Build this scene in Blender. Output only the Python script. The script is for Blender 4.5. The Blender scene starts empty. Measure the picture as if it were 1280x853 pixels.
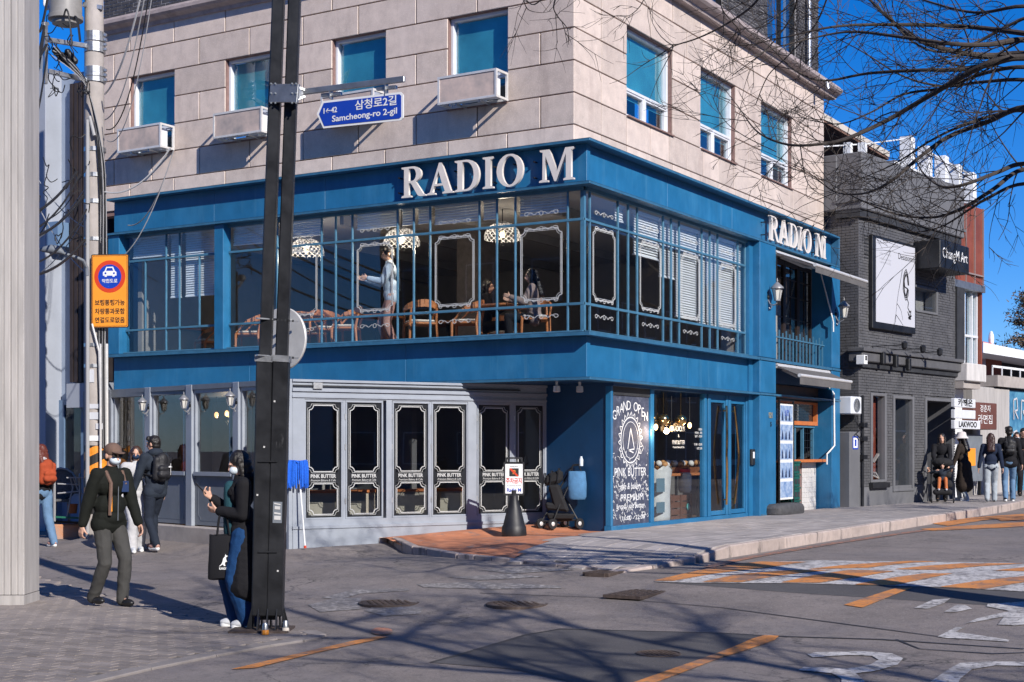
import bpy, bmesh, math, random
from math import sin, cos, pi, radians, sqrt
from mathutils import Vector, Matrix, noise
random.seed(7)
SC = bpy.context.scene
C = SC.collection
# ---------------------------------------------------------------- camera, sky, sun
F_PX, VH, DC, EYE = 1790.0, 563.0, 21.0, 1.7
TH = radians(31.1)
E1 = (sin(TH), cos(TH)); E2 = (-cos(TH), sin(TH))          # street axes seen from the camera (right, away)
CR, CD = 0.0542 * DC, DC
def world_xy(r, d):
    r -= CR; d -= CD
    return (E1[0]*r + E1[1]*d, E2[0]*r + E2[1]*d)
camx, camy = world_xy(0, 0)
cam = bpy.data.cameras.new('camera'); cam.lens = 36*F_PX/1280; cam.sensor_width = 36
cam.shift_y = (VH-426.5)/1280; cam.clip_end = 2000
co = bpy.data.objects.new('camera', cam); C.objects.link(co)
co.location = (camx, camy, EYE)
fx, fy = E1[1], E2[1]
co.rotation_euler = (radians(90), 0, math.atan2(-fx, fy))
SC.camera = co
SUN_EL, SX, SY = radians(30.5), 0.45, 0.893                 # the light travels along +SX, +SY and down
W = bpy.data.worlds.new('World'); SC.world = W; W.use_nodes = True
nt = W.node_tree; bg = nt.nodes['Background']
sky = nt.nodes.new('ShaderNodeTexSky'); sky.sky_type = 'NISHITA'; sky.sun_disc = False
sky.sun_elevation = SUN_EL; sky.sun_rotation = math.atan2(-SX, -SY)
sky.air_density = 1.0; sky.dust_density = 0.1; sky.ozone_density = 5.0; sky.altitude = 600
hs = nt.nodes.new('ShaderNodeHueSaturation'); hs.inputs['Saturation'].default_value = 1.35; hs.inputs['Hue'].default_value = 0.495
tn_ = nt.nodes.new('ShaderNodeVectorMath'); tn_.operation = 'MULTIPLY'; tn_.inputs[1].default_value = (.70, .87, 1.30)
nt.links.new(sky.outputs[0], hs.inputs['Color']); nt.links.new(hs.outputs[0], tn_.inputs[0]); nt.links.new(tn_.outputs[0], bg.inputs[0])
bg.inputs[1].default_value = 0.088
sl = bpy.data.lights.new('sun', 'SUN'); sl.energy = 4.9; sl.angle = radians(0.5); sl.color = (1.0, 0.94, 0.86)
so = bpy.data.objects.new('sun', sl); C.objects.link(so)
so.rotation_euler = Vector((SX*cos(SUN_EL), SY*cos(SUN_EL), -sin(SUN_EL))).to_track_quat('-Z', 'Y').to_euler()
SC.view_settings.view_transform = 'Standard'; SC.view_settings.look = 'None'
SC.view_settings.exposure = .28; SC.view_settings.gamma = 1
SC.cycles.max_bounces = 6; SC.cycles.transparent_max_bounces = 16
SC.cycles.diffuse_bounces = 3; SC.cycles.glossy_bounces = 3

# ---------------------------------------------------------------- helpers
def DP(u, v, d):                                            # a measured point of the street at distance d
    x, y = world_xy((u-640)/F_PX*d, d)
    return Vector((x, y, EYE-(v-VH)*d/F_PX))
def smooth(a, b, x):
    t = max(0., min(1., (x-a)/(b-a))); return t*t*(3-2*t)
WV = (-2.43, 3.65); WE = (-1.08, 8.75); WZ = (1.35, 1.5)     # ground floor walls: prow, far end, recess end
def segd(px, py, a, b):
    vx, vy = b[0]-a[0], b[1]-a[1]; t = max(0, min(1, ((px-a[0])*vx+(py-a[1])*vy)/(vx*vx+vy*vy)))
    return math.hypot(px-a[0]-t*vx, py-a[1]-t*vy)
def gh(x, y):                                               # height of the ground
    h = .30*smooth(-7.5, -1.5, x)*(1-.62*smooth(-.5, 5, y))
    if x > 15: h += .012*(x-15)
    if y > -1 and x > -6:
        d = min(segd(x, y, WV, WE), segd(x, y, WV, WZ))
        h += .13*(1-smooth(.1, 1.0, d))
    return h
def G(u, v, dz=0.0):                                        # measured point on the ground
    z = .1
    for _ in range(12):
        d = (EYE-z)*F_PX/(v-VH); x, y = world_xy((u-640)/F_PX*d, d); z = .5*z+.5*(gh(x, y)+dz)
    return Vector((x, y, gh(x, y)+dz))
class Frame:
    """a wall: s along it, z up, n out of it"""
    def __init__(self, o, s, n): self.o = Vector((o[0], o[1])); self.s = Vector(s).normalized(); self.n = Vector(n).normalized()
    def p(self, s, z, n=0.0):
        q = self.o+self.s*s+self.n*n; return Vector((q.x, q.y, z))
    def px(self, u, v, n=0.0):                              # measured (s, z) on the plane n
        k = (u-640)/F_PX
        dx, dy = E1[0]*k+E1[1], E2[0]*k+E2[1]
        rx, ry = camx, camy
        A = dx*self.n.x+dy*self.n.y
        d = (n-((rx-self.o.x)*self.n.x+(ry-self.o.y)*self.n.y))/A
        x, y = rx+dx*d, ry+dy*d
        return ((x-self.o.x)*self.s.x+(y-self.o.y)*self.s.y, EYE-(v-VH)*d/F_PX)
FL = Frame((0, 0), (0, 1), (-1, 0)); FR = Frame((0, 0), (1, 0), (0, -1))
def wall_frame(a, b, flip=1):
    s = Vector((b[0]-a[0], b[1]-a[1])).normalized(); return Frame(a, s, (s.y*flip, -s.x*flip))
FA = wall_frame(WV, WE, -1); FB = wall_frame(WV, WZ, 1)
# outward must look at the camera side
for f_ in (FA, FB):
    if (Vector((camx, camy))-f_.o).dot(f_.n) < 0: f_.n = -f_.n
def wmat(o):
    m = o.matrix_basis.copy()
    return wmat(o.parent)@m if o.parent is not None else m
class MB:
    def __init__(s): s.v = []; s.f = []; s.m = []; s.mi = 0
    def add(s, vs, fs):
        b = len(s.v); s.v += [tuple(q) for q in vs]
        for f in fs: s.f.append(tuple(b+i for i in f)); s.m.append(s.mi)
        return s
    def box8(s, P): return s.add(P, [(0,3,2,1),(4,5,6,7),(0,1,5,4),(1,2,6,5),(2,3,7,6),(3,0,4,7)])
    def box(s, x0, x1, y0, y1, z0, z1):
        return s.box8([(x0,y0,z0),(x1,y0,z0),(x1,y1,z0),(x0,y1,z0),(x0,y0,z1),(x1,y0,z1),(x1,y1,z1),(x0,y1,z1)])
    def wbox(s, F, s0, s1, z0, z1, n0, n1):
        return s.box8([F.p(s0,z0,n0),F.p(s1,z0,n0),F.p(s1,z0,n1),F.p(s0,z0,n1),F.p(s0,z1,n0),F.p(s1,z1,n0),F.p(s1,z1,n1),F.p(s0,z1,n1)])
    def bar(s, a, b, w, h=None, up=(0,0,1)):                # square bar from a to b
        a, b = Vector(a), Vector(b); d = (b-a).normalized(); h = h or w
        x = d.cross(Vector(up))
        if x.length < 1e-4: x = d.cross(Vector((0,1,0)))
        x.normalize(); y = x.cross(d).normalized(); x *= w/2; y *= h/2
        return s.box8([a-x-y, a+x-y, a+x+y, a-x+y, b-x-y, b+x-y, b+x+y, b-x+y])
    def tube(s, pts, rad, n=8, cap=True):
        pts = [Vector(p) for p in pts]; N = len(pts)
        if not hasattr(rad, '__len__'): rad = [rad]*N
        rings = []; ref = None
        for i, p in enumerate(pts):
            t = (pts[min(i+1,N-1)]-pts[max(i-1,0)])
            t = t.normalized() if t.length > 1e-9 else Vector((0,0,1))
            if ref is None:
                ref = t.orthogonal().normalized()
            ref = (ref-t*ref.dot(t)); ref = ref.normalized() if ref.length > 1e-6 else t.orthogonal().normalized()
            o = t.cross(ref)
            rings.append([p+(ref*cos(2*pi*k/n)+o*sin(2*pi*k/n))*rad[i] for k in range(n)])
        vs = [q for r in rings for q in r]; fs = []
        for i in range(N-1):
            for k in range(n): fs.append((i*n+k, i*n+(k+1)%n, (i+1)*n+(k+1)%n, (i+1)*n+k))
        if cap: fs += [tuple(range(n))[::-1], tuple(range((N-1)*n, N*n))]
        return s.add(vs, fs)
    def lathe(s, prof, o=(0,0,0), n=16, ax=None):           # profile (r, z)
        o = Vector(o); M = ax or Matrix.Identity(3); vs = []; fs = []
        for r, z in prof:
            for k in range(n): vs.append(o+M@Vector((r*cos(2*pi*k/n), r*sin(2*pi*k/n), z)))
        for i in range(len(prof)-1):
            for k in range(n): fs.append((i*n+k, i*n+(k+1)%n, (i+1)*n+(k+1)%n, (i+1)*n+k))
        fs += [tuple(range(n))[::-1], tuple(range((len(prof)-1)*n, len(prof)*n))]
        return s.add(vs, fs)
    def ell(s, c, r, n=12, m=8, R=None):
        prof = [(sin(pi*i/m), -cos(pi*i/m)) for i in range(m+1)]; prof[0] = (.001,-1); prof[-1] = (.001,1)
        c = Vector(c); R = R or Matrix.Identity(3); b = MB(); b.lathe(prof, n=n)
        return s.add([c+R@Vector((x*r[0], y*r[1], z*r[2])) for x,y,z in b.v], b.f)
    def prism(s, poly, fn, d0, d1):                         # fn(a, b, depth) -> point
        n = len(poly); vs = [fn(a,b,d0) for a,b in poly]+[fn(a,b,d1) for a,b in poly]
        fs = [tuple(range(n)), tuple(range(2*n-1, n-1, -1))]+[(i,(i+1)%n,n+(i+1)%n,n+i) for i in range(n)]
        return s.add(vs, fs)
    def mesh(s, name, mats, smooth=False, bevel=0, org=None, normals=True):
        me = bpy.data.meshes.new(name); v = s.v
        if org is not None: v = [(a-org[0], b-org[1], c-org[2]) for a,b,c in v]
        me.from_pydata([tuple(q) for q in v], [], s.f)
        if not isinstance(mats, (list, tuple)): mats = [mats]
        for m in mats: me.materials.append(m)
        if len(mats) > 1: me.polygons.foreach_set('material_index', s.m)
        if normals or bevel:
            bm = bmesh.new(); bm.from_mesh(me)
            if bevel: bmesh.ops.bevel(bm, geom=[e for e in bm.edges if len(e.link_faces)==2 and e.calc_face_angle(0) > .6], offset=bevel, segments=1, affect='EDGES', clamp_overlap=True)
            bmesh.ops.recalc_face_normals(bm, faces=bm.faces); bm.to_mesh(me); bm.free()
        if smooth:
            me.shade_smooth()
            if smooth != 'all': me.set_sharp_from_angle(angle=radians(40))
        return me
    def build(s, name, mats, parent=None, smooth=False, bevel=0, normals=True, **kw):
        org = wmat(parent).translation if parent is not None else None
        o = bpy.data.objects.new(name, s.mesh(name, mats, smooth, bevel, org, normals)); C.objects.link(o)
        if parent is not None: o.parent = parent
        for k, q in kw.items(): o[k] = q
        return o
def thing(name, loc, label=None, category=None, group=None, kind=None, rotz=0):
    o = bpy.data.objects.new(name, None); C.objects.link(o); o.location = loc; o.rotation_euler.z = rotz
    o.empty_display_size = .2
    tag(o, label, category, group, kind)
    o.matrix_world = Matrix.Translation(Vector(loc))@Matrix.Rotation(rotz, 4, 'Z')
    return o
def tag(o, label=None, category=None, group=None, kind=None):
    if label: o['label'] = label
    if category: o['category'] = category
    if group: o['group'] = group
    if kind: o['kind'] = kind
    return o
def obj(name, me, parent=None, loc=(0,0,0), rot=(0,0,0)):   # object on given mesh, local to parent
    o = bpy.data.objects.new(name, me); C.objects.link(o); o.parent = parent; o.location = loc; o.rotation_euler = rot; return o
def dup(root, loc, rotz=0, label=None, scale=1):
    r = root.copy(); C.objects.link(r); r.location = loc; r.rotation_euler.z = rotz; r.scale = (scale,)*3
    if label: r['label'] = label
    for ch in list(root.children):
        c = ch.copy(); C.objects.link(c); c.parent = r
        for g in ch.children:
            e = g.copy(); C.objects.link(e); e.parent = c
    return r

# ---------------------------------------------------------------- materials
def mat(name, col, rough=.6, metal=0, var=None, bump=None, spec=.5, col2=None, emit=None, rnd=0, coat=0, obj_space=False, stretch=None):
    """var=(scale, amount) tone variation; col2 = second colour mixed by noise; bump=(scale, strength); rnd = per-object tone"""
    m = bpy.data.materials.new(name); m.use_nodes = True; t = m.node_tree; N = t.nodes; K = t.links
    b = N['Principled BSDF']; b.inputs['Roughness'].default_value = rough; b.inputs['Metallic'].default_value = metal
    b.inputs['Specular IOR Level'].default_value = spec; b.inputs['Coat Weight'].default_value = coat
    c4 = (*col, 1); b.inputs['Base Color'].default_value = c4
    m.diffuse_color = c4
    if emit: b.inputs['Emission Color'].default_value = (*emit[0], 1); b.inputs['Emission Strength'].default_value = emit[1]
    if not (var or bump or rnd): return m
    if obj_space: pos = N.new('ShaderNodeTexCoord').outputs['Object']
    else: pos = N.new('ShaderNodeNewGeometry').outputs['Position']
    if stretch:
        mp = N.new('ShaderNodeMapping'); mp.inputs['Scale'].default_value = stretch; K.new(pos, mp.inputs[0]); pos = mp.outputs[0]
    cur = None
    if var:
        n = N.new('ShaderNodeTexNoise'); n.inputs['Scale'].default_value = var[0]; n.inputs['Detail'].default_value = 6; n.inputs['Roughness'].default_value = .65
        K.new(pos, n.inputs['Vector'])
        r = N.new('ShaderNodeMapRange'); r.inputs[1].default_value = .32; r.inputs[2].default_value = .68; K.new(n.outputs[0], r.inputs[0])
        mx = N.new('ShaderNodeMix'); mx.data_type = 'RGBA'; K.new(r.outputs[0], mx.inputs[0])
        a = var[1]; c2 = col2 if col2 else tuple(min(1, q*(1+a)) for q in col); c1 = col if col2 else tuple(q*(1-a) for q in col)
        mx.inputs[6].default_value = (*c1, 1); mx.inputs[7].default_value = (*c2, 1); cur = mx.outputs[2]
        rr = N.new('ShaderNodeMapRange'); rr.inputs[3].default_value = max(.02, rough-.12); rr.inputs[4].default_value = min(1, rough+.12)
        K.new(n.outputs[0], rr.inputs[0]); K.new(rr.outputs[0], b.inputs['Roughness'])
    if rnd:
        oi = N.new('ShaderNodeObjectInfo'); r2 = N.new('ShaderNodeMapRange'); r2.inputs[3].default_value = 1-rnd; r2.inputs[4].default_value = 1+rnd
        K.new(oi.outputs['Random'], r2.inputs[0])
        sc = N.new('ShaderNodeVectorMath'); sc.operation = 'SCALE'
        if cur: K.new(cur, sc.inputs[0])
        else: sc.inputs[0].default_value = col
        K.new(r2.outputs[0], sc.inputs['Scale']); cur = sc.outputs[0]
    if cur: K.new(cur, b.inputs['Base Color'])
    if bump:
        n2 = N.new('ShaderNodeTexNoise'); n2.inputs['Scale'].default_value = bump[0]; n2.inputs['Detail'].default_value = 5; K.new(pos, n2.inputs['Vector'])
        bp = N.new('ShaderNodeBump'); bp.inputs['Strength'].default_value = bump[1]; bp.inputs['Distance'].default_value = .01
        K.new(n2.outputs[0], bp.inputs['Height']); K.new(bp.outputs[0], b.inputs['Normal'])
    return m
def second(m, col, scale, lo, hi, amt=1, stretch=None):     # lays patches of dirt / wear of another colour over m
    t = m.node_tree; N = t.nodes; K = t.links; b = N['Principled BSDF']; inp = b.inputs['Base Color']
    mx = N.new('ShaderNodeMix'); mx.data_type = 'RGBA'
    if inp.is_linked: K.new(inp.links[0].from_socket, mx.inputs[6])
    else: mx.inputs[6].default_value = inp.default_value
    mx.inputs[7].default_value = (*col, 1)
    pos = N.new('ShaderNodeNewGeometry').outputs['Position']
    if stretch:
        mp = N.new('ShaderNodeMapping'); mp.inputs['Scale'].default_value = stretch; K.new(pos, mp.inputs[0]); pos = mp.outputs[0]
    n = N.new('ShaderNodeTexNoise'); n.inputs['Scale'].default_value = scale; n.inputs['Detail'].default_value = 8; n.inputs['Roughness'].default_value = .7
    K.new(pos, n.inputs['Vector'])
    r = N.new('ShaderNodeMapRange'); r.inputs[1].default_value = lo; r.inputs[2].default_value = hi; r.inputs[4].default_value = amt
    K.new(n.outputs[0], r.inputs[0]); K.new(r.outputs[0], mx.inputs[0]); K.new(mx.outputs[2], inp)
    return m
def cracks(m, col, scale, w=.012, amt=.8):
    t = m.node_tree; N = t.nodes; K = t.links; b = N['Principled BSDF']; inp = b.inputs['Base Color']
    pos = N.new('ShaderNodeNewGeometry').outputs['Position']
    n = N.new('ShaderNodeTexNoise'); n.inputs['Scale'].default_value = 2.5; n.inputs['Detail'].default_value = 5; K.new(pos, n.inputs['Vector'])
    mp = N.new('ShaderNodeVectorMath'); mp.operation = 'MULTIPLY_ADD'; mp.inputs[1].default_value = (.9,.9,.9)
    K.new(n.outputs['Color'], mp.inputs[0]); K.new(pos, mp.inputs[2])
    v = N.new('ShaderNodeTexVoronoi'); v.feature = 'DISTANCE_TO_EDGE'; v.inputs['Scale'].default_value = scale; K.new(mp.outputs[0], v.inputs['Vector'])
    r = N.new('ShaderNodeMapRange'); r.inputs[1].default_value = 0; r.inputs[2].default_value = w; r.inputs[3].default_value = amt; r.inputs[4].default_value = 0
    K.new(v.outputs['Distance'], r.inputs[0])
    n3 = N.new('ShaderNodeTexNoise'); n3.inputs['Scale'].default_value = .35; K.new(pos, n3.inputs['Vector'])
    r3 = N.new('ShaderNodeMapRange'); r3.inputs[1].default_value = .48; r3.inputs[2].default_value = .6; K.new(n3.outputs[0], r3.inputs[0])
    mu = N.new('ShaderNodeMath'); mu.operation = 'MULTIPLY'; K.new(r.outputs[0], mu.inputs[0]); K.new(r3.outputs[0], mu.inputs[1])
    mx = N.new('ShaderNodeMix'); mx.data_type = 'RGBA'; K.new(inp.links[0].from_socket, mx.inputs[6]); mx.inputs[7].default_value = (*col, 1)
    K.new(mu.outputs[0], mx.inputs[0]); K.new(mx.outputs[2], inp)
    return m
def glass(name, tint=(.75,.8,.83), refl=1.0, ior=1.5, rough=0.0, wav=.025):
    m = bpy.data.materials.new(name); m.use_nodes = True; t = m.node_tree; N = t.nodes; K = t.links; N.clear()
    out = N.new('ShaderNodeOutputMaterial'); tr = N.new('ShaderNodeBsdfTransparent'); tr.inputs[0].default_value = (*tint, 1)
    gl = N.new('ShaderNodeBsdfGlossy'); gl.inputs['Roughness'].default_value = rough; gl.inputs[0].default_value = (1,1,1,1)
    lw = N.new('ShaderNodeLayerWeight'); lw.inputs[0].default_value = .5
    pw = N.new('ShaderNodeMath'); pw.operation = 'POWER'; pw.inputs[1].default_value = 4.5; K.new(lw.outputs['Facing'], pw.inputs[0])
    fr = N.new('ShaderNodeMath'); fr.operation = 'MULTIPLY_ADD'; fr.inputs[1].default_value = .6; fr.inputs[2].default_value = .045; K.new(pw.outputs[0], fr.inputs[0])
    mm = N.new('ShaderNodeMath'); mm.operation = 'MULTIPLY'; mm.inputs[1].default_value = refl; mm.use_clamp = True
    mx = N.new('ShaderNodeMixShader'); K.new(fr.outputs[0], mm.inputs[0]); K.new(mm.outputs[0], mx.inputs[0])
    K.new(tr.outputs[0], mx.inputs[1]); K.new(gl.outputs[0], mx.inputs[2]); K.new(mx.outputs[0], out.inputs[0])
    g = N.new('ShaderNodeNewGeometry'); n = N.new('ShaderNodeTexNoise'); n.inputs['Scale'].default_value = .9; K.new(g.outputs['Position'], n.inputs['Vector'])
    bp = N.new('ShaderNodeBump'); bp.inputs['Strength'].default_value = wav; bp.inputs['Distance'].default_value = .02
    K.new(n.outputs[0], bp.inputs['Height']); K.new(bp.outputs[0], gl.inputs['Normal'])
    return m
M_granite = mat('pink_granite', (.57,.472,.415), .62, var=(5,.12), bump=(60,.25), rnd=.14)
second(M_granite, (.78,.70,.65), 55, .50, .66, .45); second(M_granite, (.30,.21,.20), 85, .58, .72, .5)
second(M_granite, (.26,.19,.17), .9, .52, .78, .5, (2.2,2.2,.4)); second(M_granite, (.70,.60,.55), .5, .5, .7, .4)
M_mortar = mat('brown_stone_joint', (.22,.135,.12), .9, var=(8,.2))
M_cornice = mat('weathered_cornice_stone', (.36,.30,.29), .7, var=(4,.2), bump=(30,.3)); second(M_cornice, (.1,.08,.08), 3, .5, .8, .5, (1,1,3))
M_brick_dark = mat('dark_brown_brick', (.052,.05,.055), .8, var=(12,.4), bump=(40,.4))
M_brick_mortar = mat('pale_mortar', (.42,.40,.40), .9, var=(10,.15))
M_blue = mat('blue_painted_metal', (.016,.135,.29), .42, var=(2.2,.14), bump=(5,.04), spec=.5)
second(M_blue, (.07,.26,.46), 1.6, .50, .8, .42, (1,1,.35)); second(M_blue, (.006,.045,.10), 3.5, .6, .85, .4, (2,2,.5)); second(M_blue, (.10,.24,.36), 2.5, .56, .75, .35, (3.5,3.5,.18)); second(M_blue, (.02,.05,.08), 9, .66, .74, .5, (2,2,.6))
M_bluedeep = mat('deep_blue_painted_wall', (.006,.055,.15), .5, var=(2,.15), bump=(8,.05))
M_bluetrim = mat('blue_painted_trim', (.035,.13,.235), .4, var=(5,.2), bump=(20,.05))
M_bluemull = mat('steel_blue_mullion', (.06,.17,.27), .35, var=(6,.15))
M_greyblue = mat('grey_blue_painted_wood', (.285,.315,.365), .5, var=(3,.08), bump=(14,.08)); second(M_greyblue, (.14,.15,.17), 2.5, .55, .85, .45, (1,1,.6))
M_greydark = mat('dark_grey_blue_panel', (.16,.18,.21), .55, var=(3,.12), bump=(14,.08))
M_blackpanel = mat('black_lacquered_frame', (.012,.014,.018), .35, var=(6,.2))
M_letter = mat('cream_letter_paint', (.70,.65,.61), .5, var=(6,.06))
M_white = mat('white_paint', (.78,.79,.80), .45, var=(4,.05))
M_whiteline = mat('white_vinyl_line', (.50,.51,.51), .6)
M_pvc = mat('white_window_frame', (.66,.68,.72), .4, var=(5,.06))
M_teal = mat('teal_roller_blind', (.05,.28,.36), .7, var=(1.1,.3))
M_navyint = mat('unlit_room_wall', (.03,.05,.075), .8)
M_glass = glass('shop_window_glass', (.93,.95,.96), 1.0)
M_glass_g = glass('door_glass', (.85,.88,.89), 1.0)
M_glass_up = glass('upper_window_glass', (.88,.94,.96), 1.6, wav=.12)
M_steel = mat('galvanised_steel', (.48,.49,.50), .38, .85, var=(8,.15), bump=(30,.1))
M_alu = mat('white_aluminium_bar', (.68,.67,.66), .4, .3, var=(8,.08))
M_black = mat('black_painted_steel', (.016,.017,.02), .42, .2, var=(4,.4), bump=(16,.12)); second(M_black, (.16,.16,.17), 6, .66, .74, .55, (1.5,1.5,.35))
M_dark = mat('matt_black_plastic', (.015,.016,.019), .5, var=(6,.3))
M_conc = mat('weathered_concrete', (.37,.335,.315), .8, var=(3,.16), bump=(40,.3)); second(M_conc, (.16,.15,.15), 2.2, .55, .8, .5, (2,2,.4))
M_concgrey = mat('grey_board_concrete', (.40,.38,.37), .8, var=(2.2,.14), bump=(18,.25), stretch=(5,5,.5)); second(M_concgrey, (.2,.19,.19), 1.5, .5, .8, .5, (6,6,.4))
M_asphalt = mat('worn_asphalt', (.205,.176,.163), .85, var=(1.3,.22), bump=(90,.8)); second(M_asphalt, (.36,.33,.32), 45, .54, .66, .7); second(M_asphalt, (.20,.18,.18), .45, .5, .68, .7); second(M_asphalt, (.04,.038,.04), 32, .56, .68, .7)
second(M_asphalt, (.075,.07,.07), 7, .52, .70, .5); second(M_asphalt, (.24,.21,.20), 3.2, .54, .72, .45); cracks(M_asphalt, (.03,.03,.03), .45, .012, .9); cracks(M_asphalt, (.04,.04,.04), 1.6, .02, .6)
second(M_asphalt, (.045,.045,.05), .7, .60, .72, .45, (1,.25,1))
M_asphalt2 = mat('newer_dark_asphalt', (.082,.077,.078), .85, var=(1.5,.18), bump=(90,.55)); second(M_asphalt2, (.20,.19,.19), 45, .56, .68, .6); second(M_asphalt2, (.10,.095,.1), .8, .5, .7, .5)
M_paving = mat('grey_concrete_paver', (.33,.30,.29), .85, var=(3,.14), bump=(50,.3), rnd=.16)
second(M_paving, (.13,.125,.13), 1.1, .54, .75, .5)
M_pavejoint = mat('sandy_joint', (.12,.11,.105), .95, var=(20,.3), bump=(60,.4))
M_brickpave = mat('grey_brown_block_paver', (.22,.19,.175), .85, var=(3,.18), bump=(60,.4), rnd=.2); second(M_brickpave, (.13,.12,.12), .9, .5, .7, .6)
M_flush = mat('worn_flush_kerb', (.23,.205,.195), .85, var=(5,.2), bump=(50,.4), rnd=.12); second(M_flush, (.12,.11,.11), 2.5, .5, .7, .7)
M_kerb = mat('granite_kerb', (.40,.33,.30), .8, var=(6,.15), bump=(40,.4), rnd=.12); second(M_kerb, (.09,.08,.08), 4, .56, .66, .85, (1,1,.25))
M_orangepave = mat('worn_orange_coating', (.50,.19,.095), .85, var=(2.5,.25), bump=(40,.5)); second(M_orangepave, (.20,.16,.15), 2.2, .55, .64, .8); second(M_orangepave, (.62,.38,.28), 6, .58, .7, .6)
def paint(name, col, under=(.13,.12,.12), lo=.56, hi=.64):
    m = mat(name, col, .75, var=(5,.12), bump=(90,.5)); second(m, under, 14, lo-.07, hi-.03, .85); second(m, under, 2.2, .48, .64, .75); second(m, tuple(q*.55 for q in col), 60, .55, .7, .6); return m
M_rwhite = paint('worn_white_road_paint', (.55,.53,.52)); M_rorange = paint('worn_orange_road_paint', (.62,.24,.06), lo=.6, hi=.68)
M_rfaint = paint('nearly_gone_white_paint', (.40,.375,.36), lo=.44, hi=.56)
M_iron = mat('rusty_cast_iron', (.10,.075,.065), .7, .4, var=(20,.3), bump=(40,.4))
M_bark = mat('dark_wet_bark', (.045,.036,.032), .85, var=(10,.3), bump=(30,.6))
M_bark2 = mat('grey_brown_bark', (.08,.065,.055), .9, var=(10,.3), bump=(30,.6))
M_needle = mat('rusty_green_needles', (.075,.075,.035), .8, var=(2,.3), col2=(.16,.075,.035))
M_brickgrey = mat('grey_painted_brick', (.092,.092,.098), .62, var=(2.5,.2), bump=(40,.35)); second(M_brickgrey, (.20,.20,.21), 5, .62, .74, .5); second(M_brickgrey, (.03,.03,.034), 1.4, .55, .75, .5, (1,1,.3))
M_greyrender = mat('grey_render', (.125,.127,.138), .75, var=(1.6,.12), bump=(12,.12)); second(M_greyrender, (.07,.07,.075), 1.2, .55, .8, .45, (1,1,.4))
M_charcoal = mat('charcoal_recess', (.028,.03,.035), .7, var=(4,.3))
M_copper = mat('terracotta_standing_seam_metal', (.23,.062,.038), .5, .1, var=(2,.2), bump=(8,.08))
M_seam = mat('pale_metal_seam', (.42,.33,.30), .4, .4)
M_wood = mat('warm_chair_wood', (.44,.165,.06), .45, var=(8,.2), stretch=(1,1,6))
M_wooddark = mat('brown_crate_wood', (.13,.055,.032), .6, var=(10,.25), stretch=(6,1,1))
M_cushion = mat('pale_seat_cushion', (.55,.50,.44), .9, var=(10,.1))
M_brass = mat('polished_brass', (.80,.50,.20), .2, 1.0, var=(6,.1))
M_skin = mat('skin', (.56,.33,.24), .5, var=(14,.06), obj_space=True); M_hair = mat('black_hair', (.012,.01,.01), .4, var=(60,.5), bump=(120,.4), obj_space=True, stretch=(4,4,.5))
M_mask = mat('pale_face_mask', (.60,.68,.76), .8, bump=(150,.2), var=(9,.05), obj_space=True)
def cloth(name, col, r=.85, b=.5, va=.14): return mat(name, col, r, var=(7,va), bump=(150,b), obj_space=True, spec=.25)
M_orange = mat('orange_sign_face', (.86,.31,.03), .45, var=(5,.04)); M_signblue = mat('blue_sign_face', (.012,.055,.42), .35, var=(6,.05)); M_red = mat('red_sign_ring', (.60,.05,.015), .5, var=(9,.05)); M_signblack = mat('sign_black_print', (.015,.014,.014), .6)
M_yellow = mat('yellow_stripe', (.72,.25,.02), .5, var=(14,.2)); M_redtext = mat('red_print', (.55,.04,.03), .5)
M_canvas = mat('grey_awning_canvas', (.11,.105,.105), .9, var=(3,.15), bump=(100,.2))
M_cable = mat('black_cable', (.012,.012,.014), .6); M_cablegrey = mat('grey_cable', (.32,.32,.33), .6)
# ---------------------------------------------------------------- text
TMP = bpy.data.scenes.new('workbench'); TVL = TMP.view_layers[0]
def evaluated_mesh(o):                                      # modifiers / curves to mesh, in a scratch scene so that it stays quick
    TMP.collection.objects.link(o); TVL.update(); dg = TVL.depsgraph; dg.update()
    me = bpy.data.meshes.new_from_object(o.evaluated_get(dg)); bpy.data.objects.remove(o); return me
def text(body, F, s, z, size, n, m, name='lettering', parent=None, extrude=.002, width=None, bold=0, center=True, shear=0, flip=False, spacing=1.0, M4=None):
    cu = bpy.data.curves.new(name, 'FONT'); cu.body = body; cu.size = size; cu.extrude = extrude; cu.offset = bold; cu.shear = shear
    cu.space_character = spacing; cu.resolution_u = 3
    cu.align_x = 'CENTER' if center else 'LEFT'; cu.align_y = 'CENTER' if center else 'BOTTOM_BASELINE'
    me = evaluated_mesh(bpy.data.objects.new(name, cu)); me.materials.clear(); me.materials.append(m)
    if width:
        xs = [v.co.x for v in me.vertices]; w = max(xs)-min(xs); k = width/max(w, 1e-6)
        me.transform(Matrix.Diagonal((k,1,1,1)))
    if M4 is None:
        up = Vector((0,0,1)); nn = Vector((F.n.x, F.n.y, 0)); r = up.cross(nn)
        p = F.p(s, z, n); M4 = Matrix(((r.x,up.x,nn.x,p.x),(r.y,up.y,nn.y,p.y),(r.z,up.z,nn.z,p.z),(0,0,0,1)))
    if parent is not None: M4 = wmat(parent).inverted()@M4
    me.transform(M4)
    q = bpy.data.objects.new(name, me); C.objects.link(q)
    if parent is not None: q.parent = parent
    return q
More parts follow.
